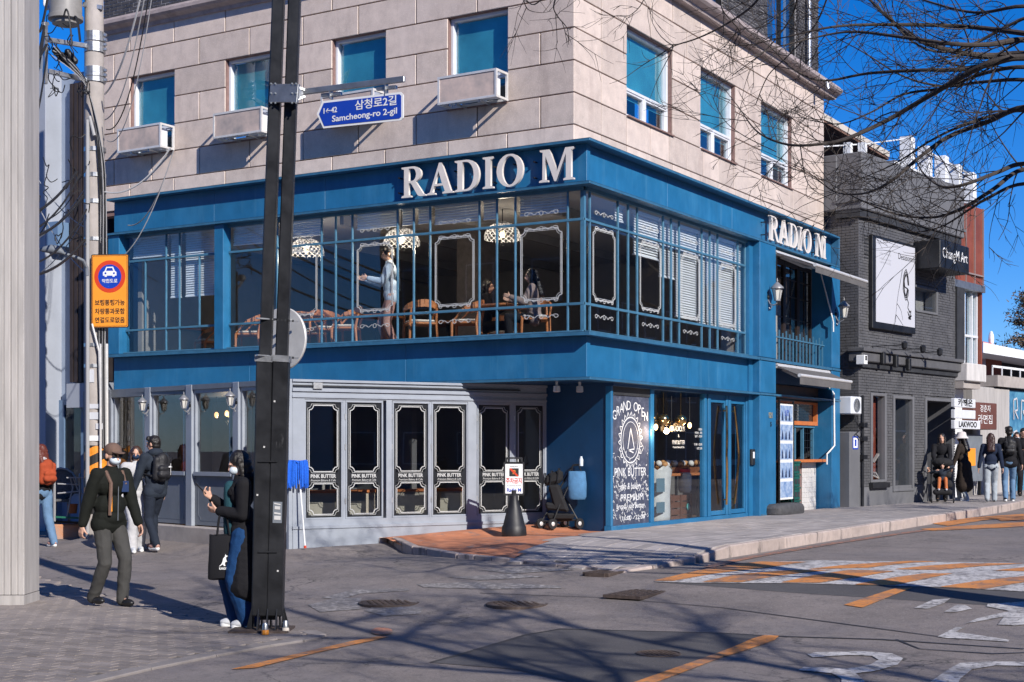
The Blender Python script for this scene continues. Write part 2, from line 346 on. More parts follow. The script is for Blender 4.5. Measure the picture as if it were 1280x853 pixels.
def poly_mesh(name, loops, extrude, m, M4, parent=None, bevel=0):   # flat shape with holes, extruded
    cu = bpy.data.curves.new(name, 'CURVE'); cu.dimensions = '2D'; cu.fill_mode = 'BOTH'; cu.extrude = extrude; cu.bevel_depth = bevel
    for L in loops:
        sp = cu.splines.new('POLY'); sp.points.add(len(L)-1); sp.use_cyclic_u = True
        for i, (a, b) in enumerate(L): sp.points[i].co = (a, b, 0, 1)
    me = evaluated_mesh(bpy.data.objects.new(name, cu))
    me.materials.clear(); me.materials.append(m)
    if parent is not None: M4 = wmat(parent).inverted()@M4
    me.transform(M4); q = bpy.data.objects.new(name, me); C.objects.link(q)
    if parent is not None: q.parent = parent
    return q
def fmat(F, s, z, n, kx=1, kz=1):                            # matrix laying (x, y, depth) onto a wall as read from outside
    up = Vector((0,0,1)); nn = Vector((F.n.x, F.n.y, 0)); r = up.cross(nn); p = F.p(s, z, n)
    return Matrix(((r.x*kx,0,nn.x,p.x),(r.y*kx,0,nn.y,p.y),(0,kz,0,p.z),(0,0,0,1)))
def arc(cx, cy, rx, ry, a0, a1, n): return [(cx+rx*cos(radians(a0+(a1-a0)*i/n)), cy+ry*sin(radians(a0+(a1-a0)*i/n))) for i in range(n+1)]
GLY = {
 'R': (.80, [[(0,0),(.34,0),(.34,.05),(.255,.08),(.255,.46),(.33,.46),(.56,.06),(.62,.01),(.70,0),(.84,0),(.84,.05),(.77,.07),(.50,.49)]+arc(.40,.745,.29,.255,-62,90,10)+[(0,1),(0,.95),(.09,.92),(.09,.08),(0,.05)], [(.255,.53),(.36,.53)]+arc(.37,.735,.145,.205,-80,80,8)+[(.255,.94)]]),
 'A': (.86, [[(0,0),(.28,0),(.28,.05),(.19,.08),(.255,.27),(.55,.27),(.62,.08),(.54,.05),(.54,0),(.90,0),(.90,.05),(.82,.08),(.50,1.02),(.42,1.02),(.10,.08),(0,.05)], [(.28,.34),(.52,.34),(.40,.74)]]),
 'D': (.84, [[(0,0),(.40,0)]+arc(.40,.5,.42,.5,-90,90,14)+[(0,1),(0,.95),(.09,.92),(.09,.08),(0,.05)], [(.26,.06)]+arc(.36,.5,.28,.44,-88,88,12)+[(.26,.94)]]),
 'I': (.36, [[(0,0),(.35,0),(.35,.05),(.26,.08),(.26,.92),(.35,.95),(.35,1),(0,1),(0,.95),(.09,.92),(.09,.08),(0,.05)]]),
 'O': (.88, [arc(.43,.5,.43,.52,0,345,23), arc(.43,.5,.25,.455,0,345,23)]),
 'M': (1.08, [[(0,0),(.28,0),(.28,.05),(.19,.08),(.20,.80),(.48,0),(.54,0),(.84,.82),(.84,.08),(.76,.05),(.76,0),(1.08,0),(1.08,.05),(1.0,.08),(1.0,.92),(1.08,.95),(1.08,1),(.82,1),(.56,.30),(.32,1),(.02,1),(.02,.95),(.11,.92),(.10,.08),(0,.05)]]),
}
def sign_word(F, word, s0, s1, z, h, n, depth, parent, m):   # s0 -> s1 in reading order
    tot = sum((.40 if ch == ' ' else GLY[ch][0]+.10) for ch in word)-.10; k = abs(s1-s0)/tot
    x = 0; sg = 1 if s1 > s0 else -1
    for ch in word:
        if ch == ' ': x += .40; continue
        w, loops = GLY[ch]
        o = poly_mesh('sign_letter', loops, depth/2, m, fmat(F, s0+sg*x*k, z, n, k, h), parent)
        x += w+.10
# ---------------------------------------------------------------- ground
def lift(x, y): return .15*smooth(-3.4, -1.0, x)*(1-smooth(1.2, 4.5, y))
def gs(x, y): return gh(x, y)+lift(x, y)
def sheet(name, poly, m, hf, dz, step=.4, kind='structure', parent=None):
    bm = bmesh.new(); vs = [bm.verts.new((x, y, 0)) for x, y in poly]; bm.faces.new(vs)
    bmesh.ops.triangulate(bm, faces=bm.faces)
    for _ in range(9):
        es = [e for e in bm.edges if e.calc_length() > step]
        if not es: break
        bmesh.ops.subdivide_edges(bm, edges=es, cuts=1); bmesh.ops.triangulate(bm, faces=[f for f in bm.faces if len(f.verts) > 3])
    for v in bm.verts: v.co.z = hf(v.co.x, v.co.y)+dz
    bmesh.ops.recalc_face_normals(bm, faces=bm.faces)
    if sum(f.normal.z for f in bm.faces) < 0: bmesh.ops.reverse_faces(bm, faces=bm.faces)
    me = bpy.data.meshes.new(name); bm.to_mesh(me); bm.free(); me.materials.append(m); me.shade_smooth()
    o = bpy.data.objects.new(name, me); C.objects.link(o)
    if parent is not None: o.parent = parent; o.location = -parent.location
    elif kind: o['kind'] = kind
    return o
def grid_sheet(name, xs, ys, m, hf):
    v = [(x, y, hf(x, y)) for y in ys for x in xs]; n = len(xs)
    f = [(j*n+i, j*n+i+1, (j+1)*n+i+1, (j+1)*n+i) for j in range(len(ys)-1) for i in range(n-1)]
    b = MB(); b.v = v; b.f = f; b.m = [0]*len(f); o = b.build(name, m, smooth='all', normals=False); o['kind'] = 'structure'; return o
def rng(a, b, st): n = int(round((b-a)/st)); return [a+(b-a)*i/n for i in range(n+1)]
grid_sheet('road', [-1500,-300,-80]+rng(-30, 25, .25)+[40,80,300,1500], [-1500,-300,-60]+rng(-22, 18, .25)+[30,80,300,1500], M_asphalt, gh)
def inside(poly, x, y):
    c = False; j = len(poly)-1
    for i in range(len(poly)):
        xi, yi = poly[i]; xj, yj = poly[j]
        if (yi > y) != (yj > y) and x < (xj-xi)*(y-yi)/(yj-yi)+xi: c = not c
        j = i
    return c
KY = -2.5
def gxy(u, v): q = G(u, v); return (q.x, q.y)
# pavement in front of the shop, with its kerb of single stones
side = [(-2.1, KY), (-3.0, -2.25), gxy(765, 713), gxy(640, 702.5), (1.04, .3), (12.0, .3), (12.0, -.1), (23, -.1), (23, 1.5), (45, 1.5), (45, KY)]
pave = thing('pavement', (2, -1, .4), kind='structure')
sheet('pavement_bed', side, M_pavejoint, gs, .006, .35, None, pave)
def paver_field(root, poly, cx, cy, lx, ly, hf, rot, m, name, dist, gap=.006, th=.018, bounds=None, brick=True):
    """single pavers of lx by ly; the nearest 300 are objects, the rest one mesh"""
    me = MB().box(-lx/2+gap/2, lx/2-gap/2, -ly/2+gap/2, ly/2-gap/2, -.03, th).mesh(name, m, bevel=.004)
    c, s_ = cos(rot), sin(rot); L = []
    for j in range(bounds[2], bounds[3]):
        for i in range(bounds[0], bounds[1]):
            a = (i+(.5 if brick and j % 2 else 0))*lx; b = j*ly
            x, y = cx+a*c-b*s_, cy+a*s_+b*c
            if inside(poly, x, y):
                r_, d_ = (x-camx)*E1[0]+(y-camy)*E2[0], (x-camx)*E1[1]+(y-camy)*E2[1]
                if d_ < 5 or abs(r_/d_) > .375: continue
                L.append((dist(r_, d_), x, y))
    L.sort(); rest = MB()
    for k, (_, x, y) in enumerate(L):
        e = .1; gx = (hf(x+e, y)-hf(x-e, y))/(2*e); gy = (hf(x, y+e)-hf(x, y-e))/(2*e); z = hf(x, y)
        jz = random.uniform(-.002, .003)
        R = Matrix.Rotation(rot+random.uniform(-.006,.006), 4, 'Z')
        T = Matrix(((1,0,0,0),(0,1,0,0),(gx,gy,1,0),(0,0,0,1)))
        if k < 300:
            o = bpy.data.objects.new(name, me); C.objects.link(o); o.parent = root
            ex = math.atan(gy); ey = -math.atan(gx)
            o.rotation_euler = (Matrix.Rotation(ey, 4, 'Y')@Matrix.Rotation(ex, 4, 'X')@R).to_euler(); o.location = Vector((x, y, z+.004+jz))-root.location
        else:
            q = [(R@Vector(v.co)) for v in me.vertices]
            rest.add([(x+p.x, y+p.y, z+.004+jz+p.z+gx*p.x+gy*p.y) for p in q], [tuple(f.vertices) for f in me.polygons])
    if rest.v:
        o = rest.build(name+'_spread', m, root, normals=False); o['kind'] = 'stuff'
paver_field(pave, side, -4, KY, .40, .20, gs, 0, M_paving, 'paver', lambda r, d: d, bounds=(-3, 70, 0, 20))
kerb = thing('kerb', (0, KY, .4), kind='structure')
kp = [(-3.35, -1.95), (-2.75, -2.22), (-2.1, KY)]
xk = -2.1
while xk < 34: xk += 1.0; kp.append((xk, KY+.0*xk))
for i in range(len(kp)-1):
    (x0, y0), (x1, y1) = kp[i], kp[i+1]; dx, dy = x1-x0, y1-y0; L_ = math.hypot(dx, dy); dx /= L_; dy /= L_; nx, ny = dy, -dx; g = .006
    P = []
    jj = random.uniform(-.004, .004)
    for zf in (0, 1):
        for (a, n) in ((g, .0), (L_-g, .0), (L_-g, .17), (g, .17)):
            x, y = x0+dx*a+nx*n, y0+dy*a+ny*n
            P.append((x, y, (gs(x, y+.0)+.012+jj+max(0, .002)) if zf else gh(x, y)-.08))
    MB().box8(P).build('kerbstone', M_kerb, kerb, bevel=.014)
# orange coated apron before the recessed entrance
apr = [gxy(455, 684.5), gxy(520, 693), gxy(575, 698), gxy(640, 702.5), (1.04, .3), (1.3, 1.5), (0.0, 2.25), (-1.2, 2.93)]
sheet('orange_apron', apr, M_orangepave, gs, .012, .3)
ed = thing('apron_edging', (-2, 2, .3), kind='structure')
pe = [(-1.2, 2.85), gxy(455, 684.5), gxy(520, 693), gxy(575, 698), gxy(640, 702.5), gxy(700, 708), gxy(765, 713)]
for i in range(6):
    a, b = pe[i], pe[i+1]
    for k in range(3):
        p, q = (a[0]+(b[0]-a[0])*(k+.02)/3, a[1]+(b[1]-a[1])*(k+.02)/3), (a[0]+(b[0]-a[0])*(k+.98)/3, a[1]+(b[1]-a[1])*(k+.98)/3)
        MB().bar((p[0], p[1], gs(*p)-.085), (q[0], q[1], gs(*q)-.085), .12, .21).build('edging_stone', M_kerb, ed, bevel=.01)
# pavement on the near corner
near_px = [(-90,702),(0,712),(31,718),(75,731),(150,751),(230,771),(277,781),(340,783),(385,790),(392,795),(372,800),(330,806),(262,818),(180,834),(94,853),(40,866),(-90,905)]
nearp = [gxy(u, v) for u, v in near_px]
npv = thing('pavement', (-8, 0, 0), kind='structure')
sheet('pavement_bed', nearp, M_pavejoint, gh, .006, .5, None, npv)
paver_field(npv, nearp, -10, -2, .21, .105, gh, radians(90), M_brickpave, 'block_paver', lambda r, d: d, bounds=(-30, 45, -60, 60), gap=.008, th=.012)
# flush concrete band round that corner
band = [(385,790.5),(398,796),(372,802),(330,808),(262,820.5),(180,837),(94,857),(40,870)]
bs = thing('flush_kerb', (-9, -1, 0), kind='structure')
for i in range(len(band)-1):
    a, b = gxy(*band[i]), gxy(*band[i+1]); L_ = math.hypot(b[0]-a[0], b[1]-a[1]); n = max(1, int(L_/.9))
    for k in range(n):
        t0, t1 = (k+.01)/n, (k+.99)/n
        p = (a[0]+(b[0]-a[0])*t0, a[1]+(b[1]-a[1])*t0); q = (a[0]+(b[0]-a[0])*t1, a[1]+(b[1]-a[1])*t1)
        MB().bar((p[0], p[1], gh(*p)-.02), (q[0], q[1], gh(*q)-.02), .16, .08).build('kerbstone', M_flush, bs, bevel=.008)
# road paint
def decal(name, px, m, dz=.008): return sheet(name, [gxy(u, v) for u, v in px], m, gh, dz, .3)
decal('asphalt_patch', [(539,829),(575,819),(614,807),(659,794),(700,787),(775,789),(900,792),(968,796),(900,820),(820,846),(770,866),(700,850),(640,837)], M_asphalt2, .004)
decal('asphalt_patch', [(820,728),(1000,742),(1280,760),(1400,775),(1400,710),(1000,700),(900,706)], M_asphalt2, .002)
decal('yellow_line', [(770,862),(940,799.5),(956,795),(974,796),(968,801),(905,822),(800,862)], M_rorange)
decal('yellow_line', [(1055,757),(1118,736.5),(1141,735.5),(1078,760.5)], M_rorange)
decal('yellow_line', [(288,838),(392,813.5),(440,802.5),(470,797),(487,796.5),(470,801),(400,816),(320,836)], M_rorange)
decal('yellow_dot', [(477+14*cos(a*pi/6), 790.5+4.6*sin(a*pi/6)) for a in range(12)], paint('faded_orange_paint', (.48,.20,.12)), .012)
def S8(x, y): return (800+x/2.667, 620+y/2.667)
hump = [S8(45,288),S8(210,293),S8(500,293),S8(740,299),S8(1000,307),S8(1290,322),(1400,748),(1400,706),S8(1290,226),S8(900,222),S8(600,217),S8(400,221),S8(230,244)]
decal('crossing_paint', hump, M_rwhite, .008)
for P in ([(45,286),(110,287),(250,262),(430,242),(560,223),(400,222),(220,247)],
          [(205,291),(340,291),(470,268),(640,250),(520,250),(330,264)],
          [(470,292),(600,293),(740,272),(850,254),(700,250),(590,266)],
          [(715,299),(850,301),(950,280),(1045,262),(950,262),(830,278)],
          [(1000,307),(1150,314),(1290,290),(1400,272),(1290,270),(1120,288)],
          [(560,248),(760,243),(900,226),(1000,222),(900,220),(700,232)],
          [(850,248),(1000,250),(1130,238),(1290,228),(1080,228),(960,236)],
          [(1180,252),(1330,256),(1430,240),(1330,236)]):
    decal('crossing_stripe', [S8(*p) for p in P], M_rorange, .013)
decal('yellow_edge_line', [(880,709),(960,692),(1040,679),(1130,666),(1200,657),(1200,658.6),(1130,668),(1040,681.5),(960,695),(890,711)], paint('very_worn_orange_paint', (.5,.2,.1), lo=.48, hi=.56), .008)
for P in ([(1165,655),(1215,647.5),(1280,643),(1280,646),(1230,651),(1185,658)], [(1150,662),(1280,653),(1280,659),(1165,664)], [(1245,649),(1290,646),(1290,650),(1252,652)]):
    decal('far_road_paint', P, M_rorange, .01)
# big white glyphs in the near lane
decal('white_road_number', [(1009,819),(1020,816.5),(1080,815.5),(1115,818),(1129,824),(1122,832),(1095,840),(1070,843),(1081,853),(1075,866),(1050,866),(1052,850),(1040,843),(998,839),(1005,835),(1060,837),(1088,832),(1098,826),(1090,821),(1060,820),(1016,823)], M_rwhite)
decal('white_road_number', [(1160,856),(1185,838),(1200,830),(1240,828),(1300,829),(1300,834),(1245,833),(1215,838),(1200,850),(1195,862),(1150,866)], M_rwhite)
decal('white_road_arrow', [(1235,756),(1300,752),(1300,780),(1268,783),(1247,782),(1255,772),(1205,781),(1222,774),(1262,765),(1233,759)], M_rwhite)
decal('white_road_arrow', [(1172,797),(1195,785),(1206,785),(1195,791),(1262,801),(1260,803.5),(1195,799),(1185,799)], M_rwhite)
decal('white_road_arrow', [(1143,761),(1165,751),(1188,749),(1180,755),(1160,762)], M_rwhite)
decal('white_road_arrow', [(1180,766),(1196,757),(1206,757),(1215,762),(1196,766)], M_rwhite)
for P in ([(402,748),(440,738),(510,736),(512,739),(450,743),(425,750)], [(520,731),(600,728),(700,733),(702,736),(610,737),(530,735)], [(560,722),(640,718),(680,722),(600,726)], [(455,764),(470,758),(530,760),(525,768),(480,771)], [(385,757),(420,748),(452,748),(450,762),(400,766)], [(600,713),(660,709),(720,713),(640,718)]):
    decal('faded_crossing_paint', P, M_rfaint, .006)
# iron covers
def manhole(u, v, r, label):
    p = G(u, v, .008); t = thing('manhole_cover', p, label, 'manhole cover')
    b = MB().lathe([(r, -.03), (r, .004), (r*.93, .006), (r*.93, .0), (r*.88, .0), (r*.88, -.03)], n=32); b.build('rim', M_iron, None).parent = t
    b = MB().lathe([(r*.87, -.03), (r*.87, .002)], n=32)
    for i in range(-6, 7):
        for j in range(-6, 7):
            x, y = i*r/7, j*r/7
            if math.hypot(x, y) < r*.8 and (i+j) % 2 == 0: b.box(x-r*.05, x+r*.05, y-r*.05, y+r*.05, .002, .009)
    b.build('lid', M_iron, None).parent = t
manhole(486, 753.5, .33, 'round iron manhole cover in faded crossing paint, left one of the large pair')
manhole(646, 755, .33, 'round iron manhole cover lying mid road below the black cone sign')
manhole(823, 817, .19, 'small round iron cover set in the newer dark asphalt beside the orange line')
def grate(u, v, lx, ly, label, name='drain_grate'):
    p = G(u, v, .01); t = thing(name, p, label, 'drain grate'); b = MB()
    for s_ in (-1, 1): b.box(-lx/2, lx/2, s_*ly/2-.02, s_*ly/2+.02, -.04, .008); b.box(s_*lx/2-.02, s_*lx/2+.02, -ly/2+.02, ly/2-.02, -.04, .007)
    b.build('frame', M_iron, None).parent = t
    n = int(lx/.05)
    me = MB().box(-.011, .011, -ly/2+.021, ly/2-.021, -.03, .004).mesh('bar', M_iron)
    for k in range(1, n): obj('bar', me, t, (-lx/2+k*lx/n, 0, 0))
    MB().box(-lx/2, lx/2, -ly/2, ly/2, -.09, -.05).build('pit', M_charcoal, None).parent = t
grate(766, 713.5, .9, .3, 'narrow iron drain grate at the foot of the dropped kerb')
p_ = G(805, 739.5, .006); t_ = thing('service_cover', p_, 'rectangular rusty service cover in the road beside the orange crossing', 'service cover')
b_ = MB().box(-.55, .55, -.22, .22, -.03, .002)
for i in range(14):
    for j in range(5):
        b_.box(-.52+i*.077, -.52+i*.077+.045, -.19+j*.078, -.19+j*.078+.045, .002, .007)
b_.build('lid', M_iron, None).parent = t_

M_tar = mat('tar_seam', (.035,.034,.036), .6, var=(8,.3))
def seam(px, w=1.0):
    P = [gxy(u, v) for u, v in px]; L = []; R2 = []
    for i, (x, y) in enumerate(P):
        a, b = P[max(0,i-1)], P[min(len(P)-1,i+1)]; dx, dy = b[0]-a[0], b[1]-a[1]; l = math.hypot(dx, dy); nx, ny = -dy/l, dx/l; k = .014*w*random.uniform(.6, 1.5)
        L.append((x+nx*k, y+ny*k)); R2.append((x-nx*k, y-ny*k))
    sheet('tar_seam', L+R2[::-1], M_tar, gh, .006, .3)
seam([(538,829),(575,819),(614,807),(659,794),(700,787),(775,789),(900,792),(968,796),(1100,800),(1280,812)], 1.2)
seam([(600,742),(760,748),(900,760),(1050,780),(1200,800)], .7)
seam([(1120,800),(1150,812),(1240,818),(1300,816)], .9)
# ---------------------------------------------------------------- the corner building
def wall_holes(b, F, s0, s1, z0, z1, n0, n1, holes):
    ss = sorted({s0, s1}|{max(s0, min(s1, h[0])) for h in holes}|{max(s0, min(s1, h[1])) for h in holes})
    zs = sorted({z0, z1}|{max(z0, min(z1, h[2])) for h in holes}|{max(z0, min(z1, h[3])) for h in holes})
    for i in range(len(ss)-1):
        run = None
        for j in range(len(zs)-1):
            cs, cz = (ss[i]+ss[i+1])/2, (zs[j]+zs[j+1])/2
            if any(h[0] < cs < h[1] and h[2] < cz < h[3] for h in holes):
                if run is not None: b.wbox(F, ss[i], ss[i+1], run, zs[j], n0, n1); run = None
            elif run is None: run = zs[j]
        if run is not None: b.wbox(F, ss[i], ss[i+1], run, z1, n0, n1)
    return b
BD = thing('corner_building', (0, 0, .4), 'three storey corner cafe with blue painted shopfront, pink granite upper walls and RADIO M lettering', 'building')
ST = -.56
WL = [(1.755, 2.87), (4.11, 5.215), (6.48, 7.61), (8.85, 9.96)]
WR = [(2.354, 4.12), (5.322, 6.97), (8.293, 10.05)]
WZ0, WZ1 = 7.15, 8.63
ROW = [6.18, 6.66, 7.15, 7.64, 8.14, 8.63, 9.12, 9.52]
def granite(F, s0, s1, wins):
    holes = [(a, b, WZ0, WZ1) for a, b in wins]
    b = MB(); wall_holes(b, F, s0+.02, s1-.002, 6.1, 9.6, ST-.24, ST-.028, holes); b.build('backing_wall', M_mortar, BD)
    edges = [s0]+[e for w in wins for e in w]+[s1]
    A = sorted({s0, s1}|{(edges[i]+edges[i+1])/2 for i in range(len(edges)-1)})
    B = sorted(set(edges))
    for j in range(len(ROW)-1):
        z0, z1 = ROW[j], ROW[j+1]; br = A if j % 2 else B
        inw = z0 > WZ0-.01 and z1 < WZ1+.01
        if inw: br = sorted(set(br)|{e for w in wins for e in w})
        for i in range(len(br)-1):
            a, c = br[i], br[i+1]; m_ = (a+c)/2
            if inw and any(w[0]-.01 < m_ < w[1]+.01 for w in wins): continue
            parts = [(a, c)] if c-a < 1.3 else [(a, (a+c)/2), ((a+c)/2, c)]
            for p, q in parts:
                MB().wbox(F, p+.010, q-.010, z0+.009, z1-.009, ST-.03, ST+random.uniform(-.003, .002)).build('granite_panel', M_granite, BD, bevel=.006)
granite(FL, .56, 10.8, WL); granite(FR, .56, 12.06, WR)
MB().wbox(FR, 12.03, 12.058, 5.9, 9.6, ST-3, ST-.24).build('end_wall', M_granite, BD)
def upper_window(F, a, c, cap=True):
    z0, z1 = WZ0, WZ1; n = ST-.13; b = MB()
    b.wbox(F, a, c, z1-.05, z1, n-.09, n+.035); b.wbox(F, a, c, z0, z0+.05, n-.09, n+.045)
    b.wbox(F, a, a+.05, z0+.05, z1-.05, n-.09, n+.035); b.wbox(F, c-.05, c, z0+.05, z1-.05, n-.09, n+.035)
    zr = z0+.46; b.wbox(F, a+.05, c-.05, zr, zr+.05, n-.08, n+.03)
    m = (a+c)/2; b.wbox(F, m-.03, m+.03, z0+.05, zr, n-.07, n+.025)
    for p, q in ((a+.05, m-.03), (m+.03, c-.05)):
        b.wbox(F, p, p+.035, z0+.05, zr, n-.06, n+.015); b.wbox(F, q-.035, q, z0+.05, zr, n-.06, n+.015)
        b.wbox(F, p+.035, q-.035, zr-.035, zr, n-.06, n+.015); b.wbox(F, p+.035, q-.035, z0+.05, z0+.085, n-.06, n+.015)
    # deep reveal lining
    w = b.build('window', M_pvc, BD, bevel=.004)
    MB().wbox(F, a+.05, c-.05, zr+.05, z1-.05, n-.045, n-.04).build('pane', M_glass_up, w)
    MB().wbox(F, a+.085, m-.065, z0+.085, zr-.035, n-.035, n-.03).build('pane', M_glass_up, w)
    MB().wbox(F, m+.065, c-.085, z0+.085, zr-.035, n-.035, n-.03).build('pane', M_glass_up, w)
    MB().wbox(F, a+.06, c-.06, zr-.02 if not cap else zr-.1, z1-.06, n-.075, n-.07).build('roller_blind', M_teal, w)
    MB().wbox(F, a-.01, c+.01, z0-.02, z0+.003, ST-.1, ST+.035).build('sill', M_mortar, w)
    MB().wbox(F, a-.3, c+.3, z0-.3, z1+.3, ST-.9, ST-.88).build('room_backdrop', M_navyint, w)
for a, c in WL: upper_window(FL, a, c)
for a, c in WR: upper_window(FR, a, c)
# cornice in separate moulded stones, then the dark brick storey
prof = [(-.60,9.50),(-.52,9.50),(-.50,9.56),(-.40,9.60),(-.36,9.64),(-.36,9.70),(-.40,9.72),(-.42,9.76),(-.50,9.79),(-.60,9.80)]
def corn(F, s0, s1, st):
    n = int((s1-s0)/st); 
    for i in range(n):
        a, c = s0+(s1-s0)*i/n+.003, s0+(s1-s0)*(i+1)/n-.003
        g = .1 if F is FR else 0
        P = [(q[0]+(g if -.55 < q[0] else 0), q[1]) for q in prof]
        o0 = (0 if F is FL else .1)
        def fn(p, z, d): 
            s_ = a if d == 0 else c
            if i == 0 and d == 0: s_ = -p+(0 if F is FL else -.0)            # mitred at the corner
            return F.p(s_, z, p)
        MB().prism(P, fn, 0, 1).build('cornice_stone', M_cornice, BD)
prof_l = prof
corn(FL, .56, 10.8, 1.15); corn(FR, .56, 12.45, 1.15)
BRN = -.70
def brick_face(name, F, s0, s1, z0, z1, n, holes, m, L_=.21, H=.065, g=.012, dep=.02, parent=None, off=0):
    b = MB(); k = 0; z = z0
    while z < z1-.001:
        s = s0-(L_/2 if k % 2 else 0)
        while s < s1:
            a, c = max(s, s0), min(s+L_-g, s1)
            if c-a > .02:
                cuts = [(a, c)]
                for h in holes:
                    if z+H > h[2]+.001 and z < h[3]-.001:
                        nc = []
                        for p, q in cuts:
                            if q <= h[0] or p >= h[1]: nc.append((p, q))
                            else:
                                if p < h[0]-.02: nc.append((p, h[0]))
                                if q > h[1]+.02: nc.append((h[1], q))
                        cuts = nc
                j = random.uniform(-.004, .004)
                for p, q in cuts:
                    i0 = len(b.v); b.v += [tuple(F.p(x, y, e)) for e in (n-dep, n+j) for x, y in ((p,z),(q,z),(q,z+H-g),(p,z+H-g))]
                    for f in ((4,5,6,7),(0,1,5,4),(1,2,6,5),(2,3,7,6),(3,0,4,7)): b.f.append(tuple(i0+w for w in f)); b.m.append(0)
            s += L_
        z += H; k += 1
    o = b.build(name, m, parent); o['kind'] = 'stuff'; return o
WB = [(5.7, 6.7, 10.0, 12), (9.0, 10.7, 10.0, 12.6)]
for F, s1, hl in ((FL, 10.8, []), (FR, 12.1, WB)):
    b = MB(); wall_holes(b, F, .72, s1, 9.78, 13.4, BRN-.3, BRN-.008, hl); b.build('brick_backing', M_brick_mortar, BD)
    brick_face('brickwork', F, .70, s1, 9.80, 11.9, BRN, hl, M_brick_dark, .205, .068, .014, .02, BD)
for a, c, z0, z1 in WB:
    b = MB()
    for p in (a, (a+c)/2-.03, c-.06): b.wbox(FR, p, p+.06, z0, z1, BRN-.12, BRN-.04)
    b.wbox(FR, a+.06, c-.06, z0, z0+.06, BRN-.12, BRN-.04)
    w = b.build('window', M_black, BD); MB().wbox(FR, a+.06, c-.06, z0+.06, z1, BRN-.09, BRN-.085).build('pane', M_glass_up, w)
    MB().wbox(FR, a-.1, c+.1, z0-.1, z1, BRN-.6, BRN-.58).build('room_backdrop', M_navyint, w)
for z in (9.86, 9.93, 10.0): MB().wbox(FR, 5.6, 10.9, z, z+.025, BRN+.002, BRN+.06).build('sill_strip', M_seam, BD)
b = MB(); b.tube([FR.p(11.25, 12.5, -.62), FR.p(11.25, 9.80, -.62)], .05, 10); b.tube([FR.p(11.25,9.85,-.5), FR.p(11.25, 9.6, -.22), FR.p(11.25, 9.45, -.2)], .05, 10)
b.build('downpipe', M_steel, BD, smooth=True)
# ---- blue cladding
LX, RX = 9.98, 11.46
def clad(name, F, s0, s1, z0, z1, n0, n1, m=M_blue, bev=.006): return MB().wbox(F, s0, s1, z0, z1, n0, n1).build(name, m, BD, bevel=bev)
for i in range(4):
    clad('fascia_panel', FL, .145+(LX-.145)*i/4+.0008, .145+(LX-.145)*(i+1)/4-.0008, 5.66, 6.25, -.30, -.185)
for i in range(4):
    clad('fascia_panel', FR, .302+(RX-.302)*i/4+.0008, .302+(RX-.302)*(i+1)/4-.0008, 5.66, 6.25, -.30, -.1848)
def lip(name, z0, z1, n1=0.0, nb=-.30, m=M_bluetrim, ex=0):
    # one bent ledge round the corner
    a = -n1
    P = [(a, LX), (a, a), (RX+ex, a), (RX+ex, -nb), (-nb, -nb), (-nb, LX)]
    MB().prism(P, lambda x, y, d: (x, y, d), z0, z1).build(name, m, BD, bevel=.004)
lip('top_ledge', 6.25, 6.29, 0, -.60); lip('fascia_ledge', 5.62, 5.66, 0, -.30); lip('sill_ledge', 3.395, 3.45, 0, -.30); lip('band_ledge', 2.74, 2.78, 0.01, -.30)
clad('end_cap', FR, RX-.05, RX-.001, 5.66, 6.25, -.184, -.002, M_bluetrim)
for i in range(3): clad('band_panel', FL, .145+(LX-.145)*i/3+.0008, .145+(LX-.145)*(i+1)/3-.0008, 2.78, 3.395, -.30, -.18)
for a, c in ((.302, 3.9), (3.902, 6.70)): clad('band_panel', FR, a, c, 2.78, 3.395, -.30, -.1798)
sign_word(FL, 'RADIO M', FL.px(503, 230, -.06)[0], FL.px(718, 210, -.06)[0], 5.71, .485, -.06, .05, BD, M_letter)
sign_word(FR, 'RADIO M', FR.px(961.5, 290, -.06)[0], FR.px(1031.5, 310, -.06)[0], 5.72, .475, -.06, .05, BD, M_letter)
b = MB()
for F, s0, s1 in ((FL, 1.0, 3.5), (FR, 7.3, 10.6)):
    for k in range(8):
        s = s0+(s1-s0)*k/7
        b.wbox(F, s-.01, s+.01, 5.80, 5.82, -.184, -.086); b.wbox(F, s-.01, s+.01, 6.04, 6.06, -.184, -.086)
b.build('letter_pegs', M_dark, BD)['kind'] = 'stuff'
# ---- first floor glazing
ML = [.484, 1.399, 1.73, 2.05, 2.975, 3.291, 3.609, 4.52, 4.864, 5.162, 6.119, 6.407, 7.217]
ML2 = [7.393, 8.375, 8.70]
MR = [.408, 1.337, 1.695, 2.019, 2.987, 3.302, 3.624, 4.568, 4.92, 5.274, 6.216, 6.578]
Z0, ZR1, ZR2, ZT = 3.45, 3.884, 5.139, 5.62
def mull(F, s, z0=Z0, z1=ZT, w=.028): MB().wbox(F, s-w/2, s+w/2, z0, z1, -.235, -.200).build('mullion', M_bluemull, BD, bevel=.004)
for s in ML[:-1]+ML2: mull(FL, s)
for s in MR: mull(FR, s)
mull(FL, 9.214, ZR1, ZR2); mull(FL, 7.898, ZR1, ZR2)
MB().box(.20, .262, .20, .262, Z0, ZT).build('corner_post', M_bluemull, BD)
MB().wbox(FL, 7.20, 7.41, Z0, ZT, -.26, -.06).build('pier', M_blue, BD, bevel=.006)
MB().wbox(FL, 9.70, LX, Z0, ZT, -.30, -.04).build('pier', M_blue, BD, bevel=.006)
